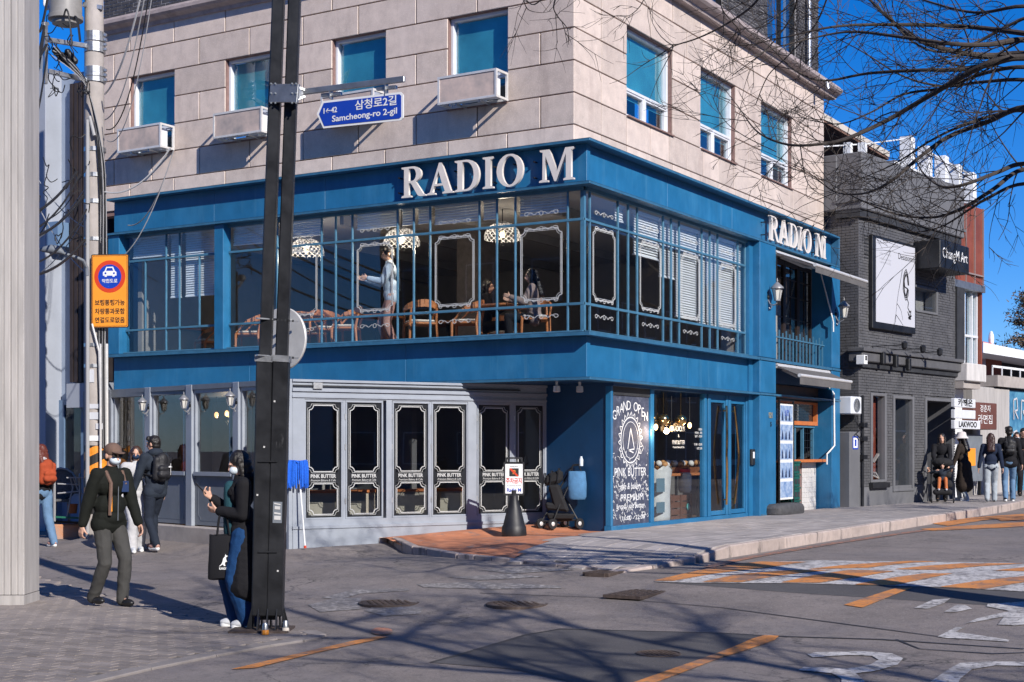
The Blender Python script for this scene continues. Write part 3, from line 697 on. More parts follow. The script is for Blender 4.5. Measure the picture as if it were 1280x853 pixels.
for F, a, c in ((FL, .20, 7.20), (FL, 7.41, 9.70), (FR, .26, 6.58)):
    for z in (ZR1, ZR2): MB().wbox(F, a, c, z-.02, z+.02, -.233, -.196).build('transom', M_bluemull, BD, bevel=.004)
    MB().wbox(F, a, c, ZT-.05, ZT, -.235, -.17).build('head_rail', M_bluemull, BD)
    MB().wbox(F, a, c, Z0, Z0+.035, -.235, -.14).build('bottom_rail', M_bluemull, BD)
def panes(F, ss):
    for i in range(len(ss)-1):
        for z0, z1 in ((Z0+.035, ZR1-.03), (ZR1+.03, ZR2-.03), (ZR2+.03, ZT-.05)):
            MB().wbox(F, ss[i]+.021, ss[i+1]-.021, z0, z1, -.222, -.218).build('glass_pane', M_glass, BD)
panes(FL, [.205]+ML); panes(FL, [7.41]+ML2+[9.70]); panes(FR, [.24]+MR)
def path_line(b, F, pts, n, w):
    for i in range(len(pts)-1): b.bar(F.p(pts[i][0], pts[i][1], n), F.p(pts[i+1][0], pts[i+1][1], n), w, .003, up=(F.n.x, F.n.y, 0))
def notched(s0, s1, z0, z1, r):
    P = []
    for cx, cz, a0 in ((s0, z0, 90), (s1, z0, 180), (s1, z1, 270), (s0, z1, 0)):
        P += [(cx+r*cos(radians(a0-90*i/3)), cz+r*sin(radians(a0-90*i/3))) for i in range(4)]
    return P+[P[0]]
def scroll(b, F, s, z, n, w, k=1):
    for sg in (-1, 1):
        P = [(s+sg*w*(.03+.30*t/10), z+.018*sin(t*.95)*k) for t in range(11)]
        P += [(s+sg*w*(.36+.07*cos(a)), z+.028*sin(a)*k) for a in [x*.8 for x in range(-2, 5)]]
        path_line(b, F, P, n, .009)
    P = [(s+w*.05*cos(a), z+w*.05*sin(a)) for a in [x*pi/4 for x in range(9)]]; path_line(b, F, P, n, .008)
def ornament(F, a, c, double=True):
    b = MB(); n = -.212; m = (a+c)/2; w = c-a
    path_line(b, F, notched(a+.10, c-.10, ZR1+.09, ZR2-.09, .07), n, .016)
    path_line(b, F, notched(a+.125, c-.125, ZR1+.115, ZR2-.115, .07), n, .006)
    scroll(b, F, m, ZR2-.085, n+.003, w*.75); scroll(b, F, m, ZR1+.085, n+.003, w*.75); scroll(b, F, m, ZR2+.15, n, w*.75); scroll(b, F, m, ZR1-.16, n, w*.75)
    b.build('glass_ornament', M_whiteline, BD)
for a, c in ((.484,1.399), (2.05,2.975), (3.609,4.52), (5.162,6.119)): ornament(FL, a, c)
for a, c in ((.408,1.337), (2.019,2.987), (3.624,4.568), (5.274,6.216)): ornament(FR, a, c)
# ---- first floor room
M_floorw = mat('brown_wood_floor', (.16,.10,.07), .45, var=(3,.2), stretch=(1,8,1)); M_intgrey = mat('grey_interior_wall', (.24,.23,.22), .8, var=(1,.2)); M_ceil = mat('grey_ceiling', (.42,.42,.42), .9)
FLZ = 3.32
MB().box(.30, 11.4, .30, 9.95, 2.80, FLZ).build('first_floor_slab', M_floorw, BD)
MB().box(.30, 11.4, .30, 9.95, 5.66, 5.80).build('first_floor_ceiling', M_ceil, BD)
MB().box(8.5, 8.6, .7, 9.9, FLZ, 5.66).build('room_wall', M_intgrey, BD)
MB().box(.7, 8.5, 9.80, 9.9, FLZ, 5.66).build('room_wall', M_intgrey, BD)
MB().box(6.62, 8.5, .305, .60, FLZ, 5.66).build('room_wall', M_intgrey, BD)
MB().box(3.0, 3.5, 3.8, 4.3, FLZ, 5.66).build('room_column', mat('room_column_brick', (.10,.085,.08), .8, var=(8,.3)), BD)
b = MB()
for k in range(5): b.box(.6, 8.4, 1.4+k*1.8, 1.48+k*1.8, 5.50, 5.655)
b.build('ceiling_beams', M_intgrey, BD)
M_blind = mat('pale_venetian_slat', (.80,.84,.88), .6, var=(5,.05))
def blind(F, a, c, z0, z1, tilt=1.05, m=M_blind):
    b = MB(); z = z1; n = -.30
    while z > z0:
        b.bar(F.p(a, z, n), F.p(c, z, n), .045, .004, up=(F.n.x*sin(tilt), F.n.y*sin(tilt), cos(tilt))); z -= .042
    b.wbox(F, a, c, z0-.02, z0, n-.02, n+.02); b.wbox(F, a, c, z1, z1+.04, n-.03, n+.03)
    o = b.build('venetian_blind', m, BD)
for a, c, z0 in ((7.45, 8.3, 4.45), (8.42, 8.66, 4.45), (8.74, 9.6, 5.22), (6.45, 7.17, 5.28), (5.2, 6.08, 5.32), (3.65, 4.48, 5.34), (3.33, 3.57, 5.34), (3.0, 3.26, 5.34), (2.09, 2.94, 5.30), (1.76, 2.02, 5.30), (.52, 1.36, 5.30)): blind(FL, a, c, z0, 5.56)
for a, c, z0 in ((2.05, 2.95, 4.85), (3.02, 3.27, 4.6), (3.33, 3.59, 4.6), (3.66, 4.53, 3.98), (4.6, 4.89, 3.95), (4.95, 5.24, 3.95), (5.3, 6.18, 3.93), (6.25, 6.55, 3.93), (1.4,1.66,5.3)): blind(FR, a, c, z0, 5.50, 1.0, M_white)
# ---- pillars and the bay between them
def pillar(a, c):
    b = MB().wbox(FR, a, c, .36, 2.735, -.45, -.0); p = b.build('pillar', M_blue, BD, bevel=.008)
    MB().wbox(FR, a, c, 2.785, 3.39, -.45, -.0).build('pillar_panel', M_blue, BD, bevel=.008)
    MB().wbox(FR, a, c, 3.455, 5.615, -.45, -.0).build('pillar_panel', M_blue, BD, bevel=.008)
    for z in (2.742, 3.397): MB().wbox(FR, a-.004, c+.004, z, z+.036, -.44, .018).build('pillar_trim', M_bluetrim, BD)
    MB().wbox(FR, a+.05, c-.05, .47, .50, -.01, .006).build('pillar_trim', M_bluetrim, BD)
    return p
pillar(6.785, 7.62); pillar(10.93, RX)
MB().wbox(FR, 6.60, 6.783, .36, 5.61, -.42, -.142).build('pillar_return', M_blue, BD)
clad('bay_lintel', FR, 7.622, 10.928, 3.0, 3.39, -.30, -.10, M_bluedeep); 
b = MB()
N_ = 16
for k in range(N_+1):
    s = 7.70+k*(3.16/N_); b = MB().wbox(FR, s-.012, s+.012, 3.41, 4.02 + (.05 if k % 2 else .0), -.20, -.176); b.build('baluster', M_bluemull, BD)
for z in (3.46, 3.92): MB().wbox(FR, 7.625, 10.925, z-.012, z+.012, -.174, -.162).build('railing_bar', M_bluemull, BD)
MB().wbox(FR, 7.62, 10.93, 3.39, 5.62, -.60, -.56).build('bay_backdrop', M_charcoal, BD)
for k in range(4):
    a = 7.66+k*.815; b = MB()
    b.wbox(FR, a, a+.06, 3.45, 5.55, -.50, -.44); b.wbox(FR, a+.74, a+.80, 3.45, 5.55, -.50, -.44); b.wbox(FR, a+.06, a+.74, 3.45, 3.53, -.50, -.44); b.wbox(FR, a+.06, a+.74, 5.47, 5.55, -.50, -.44)
    for zz in (3.95, 4.4, 4.85, 5.2): b.wbox(FR, a+.06, a+.74, zz, zz+.02, -.485, -.455)
    b.wbox(FR, a+.39, a+.41, 3.53, 5.47, -.484, -.456)
    w = b.build('bay_casement', mat('brown_black_frame', (.03,.02,.016), .4), BD) if k == 0 else b.build('bay_casement', bpy.data.materials['brown_black_frame'], BD)
    MB().wbox(FR, a+.06, a+.74, 3.53, 5.47, -.473, -.468).build('pane', M_glass, w)
# ---- ground floor, shopfront side
SF = -.20
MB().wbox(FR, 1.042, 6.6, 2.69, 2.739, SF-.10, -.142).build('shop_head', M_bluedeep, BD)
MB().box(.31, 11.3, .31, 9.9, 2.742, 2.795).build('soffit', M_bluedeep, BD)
MB().wbox(FR, 1.042, 6.72, .30, .53, SF-.10, SF+.03).build('bottom_rail', M_blue, BD, bevel=.005)
for a, c in ((1.042, 1.11), (2.455, 2.575), (4.63, 4.72), (4.79, 4.90), (5.60, 5.70), (5.73, 5.83), (6.55, 6.63), (6.66, 6.72)):
    MB().wbox(FR, a, c, .53, 2.689, SF-.08, SF+.02).build('frame_post', M_blue, BD, bevel=.006)
MB().wbox(FR, 4.72, 4.79, .53, 2.689, SF-.06, SF-.03).build('frame_post', M_bluedeep, BD)
MB().wbox(FR, 4.90, 5.60, 2.60, 2.689, SF-.06, SF).build('door_head', M_blue, BD); MB().wbox(FR, 5.83, 6.55, 2.60, 2.689, SF-.06, SF).build('door_head', M_blue, BD)
MB().wbox(FR, 2.575, 4.63, .53, 2.688, SF-.035, SF-.028).build('shop_window_pane', M_glass, BD)
for a, c in ((4.90, 5.60), (5.83, 6.55)):
    d = MB(); d.wbox(FR, a, c, .54, .62, SF-.05, SF-.005); d.wbox(FR, a, c, 2.55, 2.598, SF-.05, SF-.005)
    d.wbox(FR, a, a+.03, .62, 2.55, SF-.05, SF-.004); d.wbox(FR, c-.03, c, .62, 2.55, SF-.05, SF-.004)
    dr = d.build('glass_door', M_blue, BD, bevel=.004)
    MB().wbox(FR, a+.03, c-.03, .62, 2.55, SF-.03, SF-.024).build('pane', M_glass, dr)
    hs_ = a+.12 if a > 5.2 else c-.12; k = 1 if a > 5.2 else -1
    b = MB(); b.tube([FR.p(hs_-k*.04*0+k*(.05-.10*abs(t-.5)*2), .72+1.78*t, SF+.05+.045*sin(pi*t)) for t in [i/14 for i in range(15)]], .022, 8)
    for t in (.05, .95): b.tube([FR.p(hs_-k*.04, .72+1.78*t, SF-.01), FR.p(hs_-k*.04, .72+1.78*t, SF+.06)], .012, 6)
    b.build('door_handle', M_brass, dr, smooth=True)
# chalkboard panel
M_chalk = mat('chalky_navy_board', (.05,.06,.10), .75, var=(7,.25), bump=(20,.1)); second(M_chalk, (.30,.32,.40), 9, .52, .75, .5)
cb = MB().wbox(FR, 1.11, 2.455, .53, 2.56, SF-.05, SF-.02).build('chalkboard_panel', M_chalk, BD)
MB().wbox(FR, 1.11, 2.455, 2.56, 2.689, SF-.04, SF-.0).build('chalkboard_head', M_charcoal, BD)
tn = SF-.017; mid = 1.785
for i, ch in enumerate('GRAND OPEN'):
    a = (i-4.5)/4.5; z = 2.40-.16*a*a
    text(ch, FR, mid+a*.56, z, .21, tn, M_white, 'chalk_letter', cb, .001)
b = MB()
path_line(b, FR, [(mid+.34*cos(a*pi/16), 1.86+.36*sin(a*pi/16)) for a in range(33)], tn, .02)
path_line(b, FR, [(mid+.27*cos(a*pi/12), 1.86+.29*sin(a*pi/12)) for a in range(25)], tn, .01)
for k in range(22):
    a = 2*pi*k/22; path_line(b, FR, [(mid+.36*cos(a), 1.86+.38*sin(a)), (mid+.43*cos(a+.08), 1.86+.45*sin(a+.08)), (mid+.37*cos(a+.2), 1.86+.39*sin(a+.2))], tn+.002, .014)
path_line(b, FR, [(mid-.10, 1.72), (mid-.03, 1.95), (mid, 2.05), (mid+.04, 1.95), (mid+.13, 1.72), (mid-.08, 1.70), (mid+.10, 1.66)], tn+.002, .02)
b.build('chalk_drawing', M_white, cb)
text('PINK BUTTER', FR, mid, 1.35, .19, tn, M_white, 'chalk_lettering', cb, .001, width=1.12)
text('cafe & bakery', FR, mid, 1.13, .15, tn, M_white, 'chalk_lettering', cb, .001, width=.75, shear=.2)
text('PREMIUM', FR, mid+.06, .95, .15, tn, M_white, 'chalk_lettering', cb, .001, width=.8)
text('bread . salt butter', FR, mid, .82, .12, tn, M_white, 'chalk_lettering', cb, .001, width=1.0, shear=.2)
text('11:00 - 22:00', FR, mid+.1, .63, .10, tn, M_white, 'chalk_lettering', cb, .001, width=.8)
b = MB(); R_ = random.Random(4)
for k in range(150):
    s, z = R_.uniform(1.16, 2.40), R_.choice([R_.uniform(.6, 1.3), R_.uniform(.6, 1.75)]); 
    P = [(s, z)]
    for q in range(3): P.append((P[-1][0]+R_.uniform(-.04,.04), P[-1][1]+R_.uniform(-.04,.04)))
    path_line(b, FR, P, tn+.003, .008)
b.build('chalk_scribbles', M_white, cb)['kind'] = 'stuff'
# window lettering
text('RADIO M', FR, 3.62, 2.06, .13, SF-.022, M_whiteline, 'window_lettering', BD, .001, width=.50)
text('X', FR, 3.62, 1.94, .07, SF-.022, M_whiteline, 'window_lettering', BD, .001)
text('PINK BUTTER', FR, 3.62, 1.83, .10, SF-.022, M_whiteline, 'window_lettering', BD, .001, width=.50)
text('Premium Bakery & Cafe', FR, 3.62, 1.75, .05, SF-.022, M_whiteline, 'window_lettering', BD, .001, width=.46)
for z, w, t_ in ((2.06,.15,'OPEN'), (2.0,.3,'MON - FRI'), (1.94,.3,'SAT - SUN'), (1.80,.34,'11:00 - 22:00'), (1.73,.22,'LAST 21:30')): text(t_, FR, 4.60-w/2, z, .055, SF-.022, M_whiteline, 'window_lettering', BD, .001, width=w, bold=.001)
text('121', FR, 7.32, 2.36, .15, .006, mat('brass_numerals', (.5,.42,.26), .4, .5), 'house_number', BD, .004, bold=.004)
text('5', FR, 7.34, 2.19, .12, .006, M_dark, 'house_number', BD, .003, bold=.004)
# recess side wall
FS = wall_frame((1.04, .20), (1.35, 1.5), 1)
if (Vector((camx, camy))-FS.o).dot(FS.n) < 0: FS.n = -FS.n
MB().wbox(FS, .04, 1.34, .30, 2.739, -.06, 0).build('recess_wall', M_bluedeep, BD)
# ---- kiosk bay
KN = -.32
M_orangewood = mat('orange_varnished_frame', (.52,.16,.045), .4, var=(8,.15)); M_tile = mat('white_glazed_tile', (.62,.60,.58), .25, var=(12,.06))
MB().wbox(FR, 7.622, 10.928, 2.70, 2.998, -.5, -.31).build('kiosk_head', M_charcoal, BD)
MB().wbox(FR, 7.622, 10.928, 2.28, 2.70, KN-.06, KN-.05).build('kiosk_upper_pane', M_glass_g, BD)
b = MB(); b.wbox(FR, 7.63, 10.87, 2.66, 2.70, KN-.05, KN+.03); b.wbox(FR, 7.63, 10.87, 2.22, 2.30, KN-.05, KN+.03); b.wbox(FR, 10.80, 10.87, 2.30, 2.66, KN-.05, KN+.03); b.wbox(FR, 9.0, 9.05, 2.30, 2.66, KN-.05, KN+.02)
b.build('kiosk_frame', M_orangewood, BD)
MB().wbox(FR, 7.63, 11.0, 1.45, 1.51, KN-.25, KN+.20).build('kiosk_counter', M_orangewood, BD, bevel=.006)
b = MB()
for s in (7.7, 8.6, 9.55, 9.62, 10.1, 10.72): b.wbox(FR, s, s+.045, 1.51, 2.22, KN-.08, KN-.02)
b.wbox(FR, 7.7, 10.76, 2.17, 2.22, KN-.02, KN-.0)
b.build('kiosk_window_frame', M_bluemull, BD)
MB().wbox(FR, 7.7, 9.55, 1.51, 2.17, KN-.06, KN-.055).build('pane', M_glass_g, BD)
b = MB()
for k in range(4): b.wbox(FR, 10.15+k*.14, 10.16+k*.14, 1.55, 2.15, KN-.05, KN-.04)
for k in range(4): b.wbox(FR, 10.145, 10.7, 1.6+k*.15, 1.61+k*.15, KN-.049, KN-.041)
b.build('kiosk_grid', M_black, BD)
MB().wbox(FR, 7.63, 10.86, .30, 1.449, KN-.12, KN-.015).build('kiosk_wall', M_mortar, BD)
tm = None
for a0, a1 in ((7.66, 8.3), (9.98, 10.86)):
    n = int((a1-a0)/.108); m_ = int(1.08/.108)
    me = MB().wbox(FR, 0, .102, 0, .102, -.01, 0).mesh('tile', M_tile, bevel=.003) if tm is None else tm; tm = me
    for i in range(n):
        for j in range(m_):
            q = FR.p(a0+i*.108, .40+j*.1045, KN); obj('wall_tile', me, BD, q-BD.location)
M_ball = M_brass
# kiosk room
MB().box(7.63, 10.9, 1.6, 1.7, .4, 2.74).build('kiosk_backdrop', M_intgrey, BD)
MB().box(9.3, 9.9, 1.55, 1.59, 1.4, 2.3).build('pale_doorway', mat('pale_doorway_wall', (.5,.5,.48), .8), BD)  # plain pale panel against the kiosk back wall
# ---- ground floor, doors on the alley side
TOPW = 2.737
LB = math.hypot(WZ[0]-WV[0], WZ[1]-WV[1]); LA = math.hypot(WE[0]-WV[0], WE[1]-WV[1])+.9
def sb(u): return FB.px(u, 560, 0)[0]
def sa(u): return FA.px(u, 560, 0)[0]
grp = [(381, 483, ((383,427),(434.5,477.5))), (490, 585, ((493,535.8),(542,583.6))), (596, 686, ((599,638),(645.4,680.6)))]
holes = [(sb(g[0]), min(sb(g[1]), LB-.03), .68, 2.45) for g in grp]
b = MB(); wall_holes(b, FB, .055, LB+.02, .55, TOPW, -.10, 0, holes); b.build('door_wall', M_greyblue, BD)
MB().wbox(FB, .057, LB+.02, 0.05, .55, -.12, .018).build('door_wall_plinth', M_greyblue, BD)
for z0, z1, n1 in ((.55, .59, .035), (2.47, 2.50, .02), (2.56, 2.60, .028), (2.70, TOPW-.001, .03)):
    MB().wbox(FB, .05, LB, z0, z1, -.02, n1).build('wall_moulding', M_greyblue, BD)
MB().wbox(FB, .06, LB-.5, 2.635, 2.655, .0, .04).build('sliding_rail', M_charcoal, BD)
MB().wbox(FB, .36, .50, 2.60, 2.69, .0, .06).build('rail_bracket', M_steel, BD)
M_glassd = glass('black_framed_glass', (.72,.74,.76), 1.6)
for g, h in zip(grp, holes):
    a, c = h[0], h[1]
    for lu in g[2]:
        p, q = sb(lu[0]), min(sb(lu[1]), LB-.05); fw = .028
        d = MB(); d.wbox(FB, p-fw, q+fw, .68, .708, -.07, -.012); d.wbox(FB, p-fw, q+fw, 2.41, 2.45, -.07, -.012)
        d.wbox(FB, p-fw, p, .708, 2.41, -.07, -.012); d.wbox(FB, q, q+fw, .708, 2.41, -.07, -.012)
        leaf = d.build('door_leaf', M_greyblue, BD, bevel=.004)
        k = MB(); t_ = .05
        k.wbox(FB, p, p+t_, .708, 2.41, -.055, -.04); k.wbox(FB, q-t_, q, .708, 2.41, -.055, -.04); k.wbox(FB, p+t_, q-t_, 2.35, 2.41, -.055, -.04); k.wbox(FB, p+t_, q-t_, .708, .745, -.055, -.04); k.wbox(FB, p+t_, q-t_, 1.215, 1.37, -.055, -.04)
        k.build('black_surround', M_blackpanel, leaf)
        MB().wbox(FB, p+t_, q-t_, 1.37, 2.35, -.052, -.047).build('pane', M_glassd, leaf); MB().wbox(FB, p+t_, q-t_, .745, 1.215, -.052, -.047).build('pane', M_glass_g, leaf)
        k = MB()
        for z0, z1 in ((1.385, 2.36), (.755, 1.205)): path_line(k, FB, notched(p+.055, q-.055, z0, z1, .07), -.034, .012); path_line(k, FB, notched(p+.032, q-.032, z0-.018, z1+.018, .06), -.035, .005)
        k.build('white_line_frame', M_whiteline, leaf)
        m_ = (p+q)/2
        text('PINK BUTTER', FB, m_, 1.315, .075, -.036, M_whiteline, 'door_lettering', leaf, .001, width=(q-p)*.72, bold=.002)
        text('Premium Bakery & Cafe', FB, m_, 1.255, .045, -.036, M_whiteline, 'door_lettering', leaf, .001, width=(q-p)*.70, shear=.2)
        for z in (.95, 1.75, 2.2): MB().wbox(FB, p-fw-.012, p-fw+.006, z-.04, z+.04, -.012, -.002).build('hinge', M_steel, leaf)
    m_ = (sb(g[2][0][1])+sb(g[2][1][0]))/2
    MB().wbox(FB, sb(g[2][0][1])+fw+.002, sb(g[2][1][0])-fw-.002, .68, 2.45, -.075, -.016).build('meeting_stile', M_greyblue, BD)
# alley side windows with grey posts
cut = [.06, sa(300), sa(241), sa(189.5), sa(137)+.35]
posts = [(-.02, sa(352)), (sa(299.8), sa(292.6)), (sa(241.4), sa(234)), (sa(189.3), sa(182.5)), (sa(141), sa(135))]
pw = [(.055, .22)]+[tuple(sorted(p)) for p in posts[1:]]
for p, q in pw: MB().wbox(FA, p, q, .50, TOPW, -.12, .03).build('grey_post', M_greyblue, BD, bevel=.006)
MB().prism([(WV[0], WV[1]), (WV[0]+FB.s.x*.06-FB.n.x*.0, WV[1]+FB.s.y*.06), (WV[0]+FB.s.x*.06-FB.n.x*.1, WV[1]+FB.s.y*.06-FB.n.y*.1), (WV[0]+FA.s.x*.06-FA.n.x*.1, WV[1]+FA.s.y*.06-FA.n.y*.1), (WV[0]+FA.s.x*.06, WV[1]+FA.s.y*.06)], lambda x, y, d: (x, y, d), .05, TOPW).build('corner_post', M_greyblue, BD)
for i in range(len(pw)-1):
    a, c = pw[i][1], pw[i+1][0]
    MB().wbox(FA, a, c, 2.66, TOPW-.001, -.12, .02).build('window_head', M_greydark, BD)
    f = MB(); f.wbox(FA, a, a+.05, 1.36, 2.66, -.09, -.01); f.wbox(FA, c-.05, c, 1.36, 2.66, -.09, -.01); f.wbox(FA, a+.05, c-.05, 1.30, 1.36, -.09, .03); f.wbox(FA, a+.05, c-.05, 2.60, 2.66, -.09, -.01)
    w = f.build('alley_window', M_greyblue, BD); MB().wbox(FA, a+.05, c-.05, 1.36, 2.60, -.06, -.055).build('pane', M_glass, w)
    MB().wbox(FA, a, c, .52, 1.30, -.09, -.03).build('lower_panel', M_greydark, BD)
    k = MB(); path_line(k, FA, notched(a+.10, c-.10, .60, 1.22, .07), -.028, .02); k.build('panel_moulding', M_greydark, BD)
    MB().wbox(FA, a+.35, a+.39, 1.36, 2.6, -.20, -.16).build('inner_jamb', M_bluemull, BD)
MB().wbox(FA, .3, LA, 0.02, .50, -.12, .10).build('alley_plinth', M_conc, BD, bevel=.02)
MB().prism([(WV[0]+.06, WV[1]+.03), (WZ[0], WZ[1]+.03), (1.35, 9.9), (.3, 9.9), (-1.0, 9.2)], lambda x, y, d: (x, y, d), 2.60, 2.736).build('flat_roof', M_greydark, BD)
# ---- ground floor rooms
MB().prism([(WV[0]+.25, WV[1]+.1), (0, 2.45), (1.30, 1.75), (1.2, .4), (7.5, .4), (7.5, 9.7), (-.6, 9.7), (-.85, 8.9)], lambda x, y, d: (x, y, d), .20, .44).build('ground_floor_slab', M_floorw, BD)
MB().box(7.3, 7.4, .5, 9.8, .44, 2.74).build('room_wall', M_intgrey, BD)
MB().box(-.8, 7.3, 9.6, 9.7, .44, 2.74).build('room_wall', M_intgrey, BD)
MB().box(3.2, 7.3, 4.0, 4.1, .44, 2.74).build('room_wall', M_intgrey, BD)

M_beige = mat('beige_counter_board', (.42,.36,.29), .7, var=(2,.15))
for i, (s0, s1, d) in enumerate(((.25, .95, .55), (1.05, 1.75, .6), (2.0, 2.55, .7), (2.7, 3.3, .5))):
    t = thing('counter', FB.p(s0, .44, -d), ['beige counter behind the leftmost folding door','beige counter behind the second folding door','orange topped counter behind the third folding door','pale counter behind the fourth folding door'][i], 'counter', 'counters behind the folding doors')
    MB().wbox(FB, s0, s1, .442, 1.05, -d-.4, -d).build('carcass', M_beige, t); MB().wbox(FB, s0-.03, s1+.03, 1.051, 1.09, -d-.43, -d+.03).build('worktop', M_orangewood, t)
MB().wbox(FB, .2, 4.6, .44, 2.6, -2.3, -2.2).build('room_wall', M_intgrey, BD)
MB().wbox(FA, .2, 6.0, .44, 2.6, -2.6, -2.5).build('room_wall', M_intgrey, BD)
# ---------------------------------------------------------------- dark painted brick building next door
a8 = radians(8)
FD = Frame((12.12, -.2), (cos(a8), -sin(a8)), (-sin(a8), -cos(a8)))
FDS = Frame((12.12, -.2), (sin(a8), cos(a8)), (-cos(a8), sin(a8)))       # its side wall, s runs back
def pxr(F, u0, v0, u1, v1, n=0):
    a = F.px(u0, v0, n); c = F.px(u1, v1, n); return min(a[0],c[0]), max(a[0],c[0]), min(a[1],c[1]), max(a[1],c[1])
DB = thing('dark_brick_building', (12.12, -.2, .4), 'dark grey painted brick building with tall rendered parapet and deep shop openings', 'building')
pt = FD.px(1073, 191, 0)[1]; pb = FD.px(1073, 262, 0)[1]; DE = FD.px(1194, 400, 0)[0]
poster = pxr(FD, 1089, 302, 1139.5, 411); win1 = pxr(FD, 1143, 367, 1172.5, 402)
redw = pxr(FD, 1088, 487, 1106.5, 605); redw = (redw[0], redw[1], .98, 2.98)
door = pxr(FD, 1116, 490, 1141, 613); door = (door[0], door[1], .75, 2.95)
big = pxr(FD, 1156, 495, 1190, 625); big = (big[0], big[1], .35, 2.95)
win1 = (win1[0], win1[1], 4.95, 5.6)
H_ = [win1, redw, door, big]
LED0, LED1 = FD.px(1073, 452, 0)[1], FD.px(1073, 435, 0)[1]
b = MB(); wall_holes(b, FD, .03, DE, .2, pt-.02, -.30, -.032, H_); b.wbox(FDS, .05, 8, .2, pt-.02, -.3, -.032); b.build('wall_core', M_brickgrey, DB)
brick_face('front_brickwork', FD, .0, DE, LED1+.02, pb-.25, 0, H_, M_brickgrey, .205, .062, .009, .022, DB)
brick_face('lower_brickwork', FD, .0, DE, .9, LED0-.12, 0, H_, M_brickgrey, .205, .062, .009, .022, DB)
brick_face('side_brickwork', FDS, .0, 2.0, .4, pb-.2, 0, [], M_brickgrey, .205, .062, .009, .022, DB)
MB().wbox(FD, .0, DE, .2, .89, -.05, .004).build('plinth', M_greyrender, DB)
MB().wbox(FD, -.12, DE+.25, pb, pt, -.6, .14).build('parapet', M_greyrender, DB, bevel=.02)
MB().wbox(FDS, .45, 6, pb, pt, -.6, .14).build('side_parapet', M_greyrender, DB, bevel=.02)
MB().wbox(FD, -.16, DE+.29, pb+.16, pb+.22, -.5, .17).build('parapet_band', M_greyrender, DB)
MB().wbox(FD, -.10, DE+.2, pb-.16, pb-.002, -.5, .08).build('parapet_soffit_shade', M_charcoal, DB)  # soffit coloured dark to stand in for the shadow under the parapet
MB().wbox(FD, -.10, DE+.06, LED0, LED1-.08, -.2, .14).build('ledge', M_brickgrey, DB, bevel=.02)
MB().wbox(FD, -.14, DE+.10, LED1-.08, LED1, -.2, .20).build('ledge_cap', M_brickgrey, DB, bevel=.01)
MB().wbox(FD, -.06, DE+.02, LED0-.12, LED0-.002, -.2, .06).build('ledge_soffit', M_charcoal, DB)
for h, nm in ((win1, 'small_window'), (redw, 'display_window'), (door, 'recessed_door'), (big, 'shop_opening')):
    dep = {'small_window': .30, 'display_window': .16}.get(nm, .9)
    f = MB(); w_ = .07
    f.wbox(FD, h[0]-.02, h[0]+w_, h[2], h[3], -dep, .035 if nm != 'small_window' else .0); f.wbox(FD, h[1]-w_, h[1]+.02, h[2], h[3], -dep, .035 if nm != 'small_window' else .0); f.wbox(FD, h[0]+w_, h[1]-w_, h[3]-w_, h[3], -dep, .03 if nm != 'small_window' else .0)
    if nm != 'shop_opening': f.wbox(FD, h[0]+w_, h[1]-w_, h[2], h[2]+.06, -dep, .03)
    w = f.build(nm, M_greyrender, DB, bevel=.01)
    col = {'display_window': mat('oxblood_display_wall', (.20,.04,.022), .6, var=(3,.2)), 'small_window': M_intgrey}.get(nm, M_charcoal)
    MB().wbox(FD, h[0]-.1, h[1]+.1, h[2]-.1, h[3]+.1, -dep-.10, -dep-.05).build('backdrop', col, w)
    if nm != 'shop_opening': MB().wbox(FD, h[0]+w_, h[1]-w_, h[2]+.06, h[3]-w_, -min(dep,.06), -min(dep,.06)+.006).build('pane', M_glass, w)
    if nm == 'recessed_door': 
        MB().wbox(FD, h[0]+.1, h[0]+.3, h[2]+.2, h[3]-.3, -.5, -.3).build('hanging_jacket', mat('pale_blue_garment', (.16,.20,.27), .9, var=(6,.2)), w)
MB().wbox(FD, redw[0]-.08, redw[1]+.04, redw[2]-.12, redw[2]-.003, .0, .10).build('black_sill', M_dark, DB)
b = MB()
for s, z, dx, dz in ((.15, 1.55, .30, .12), (.5, 1.45, .25, -.2), (.35, 1.15, .42, .10), (.55, 1.2, .3, .25)): b.bar(FD.p(redw[0]+s, z, -.16), FD.p(redw[0]+s+dx, z-dz, -.14), .07, .03)
b.build('display_sculpture', M_conc, DB)['kind'] = 'stuff'
for k, (u, v) in enumerate(((1099,447), (1115,451), (1131,455))):
    s, z = FD.px(u, v, .1); MB().wbox(FD, s-.06, s+.06, z-.16, z+.12, .14, .24).build('black_spotlight', M_black, DB, bevel=.02)
for u, v in ((1092,433), (1116,437.5), (1138,441.5)):
    s, z = FD.px(u, v, .05); b = MB(); b.tube([FD.p(s, z, .0), FD.p(s+.45, z+.03, .5)], .012, 6); b.lathe([(.02,-.1),(.06,-.06),(.07,.05),(.03,.09)], FD.p(s+.5, z+.03, .55), 10); b.build('arm_light', M_black, DB)
b = MB()
for k in range(7): s, z = FD.px(1080, 295+k*4.6, .0); b.wbox(FD, s, s+.32, z, z+.03, .0, .012)
b.build('wall_vent', M_charcoal, DB)
for (u, v, w, h, d, m, nm) in ((1062, 448, .16, .2, .1, M_white, 'junction_box'), (1070.5, 447, .12, .12, .14, M_black, 'camera')):
    s, z = FD.px(u, v, .14); s = max(s, -.05); MB().wbox(FD, s-w/2, s+w/2, z-h/2, z+h/2, .0, .2).build(nm, m, DB, bevel=.01)
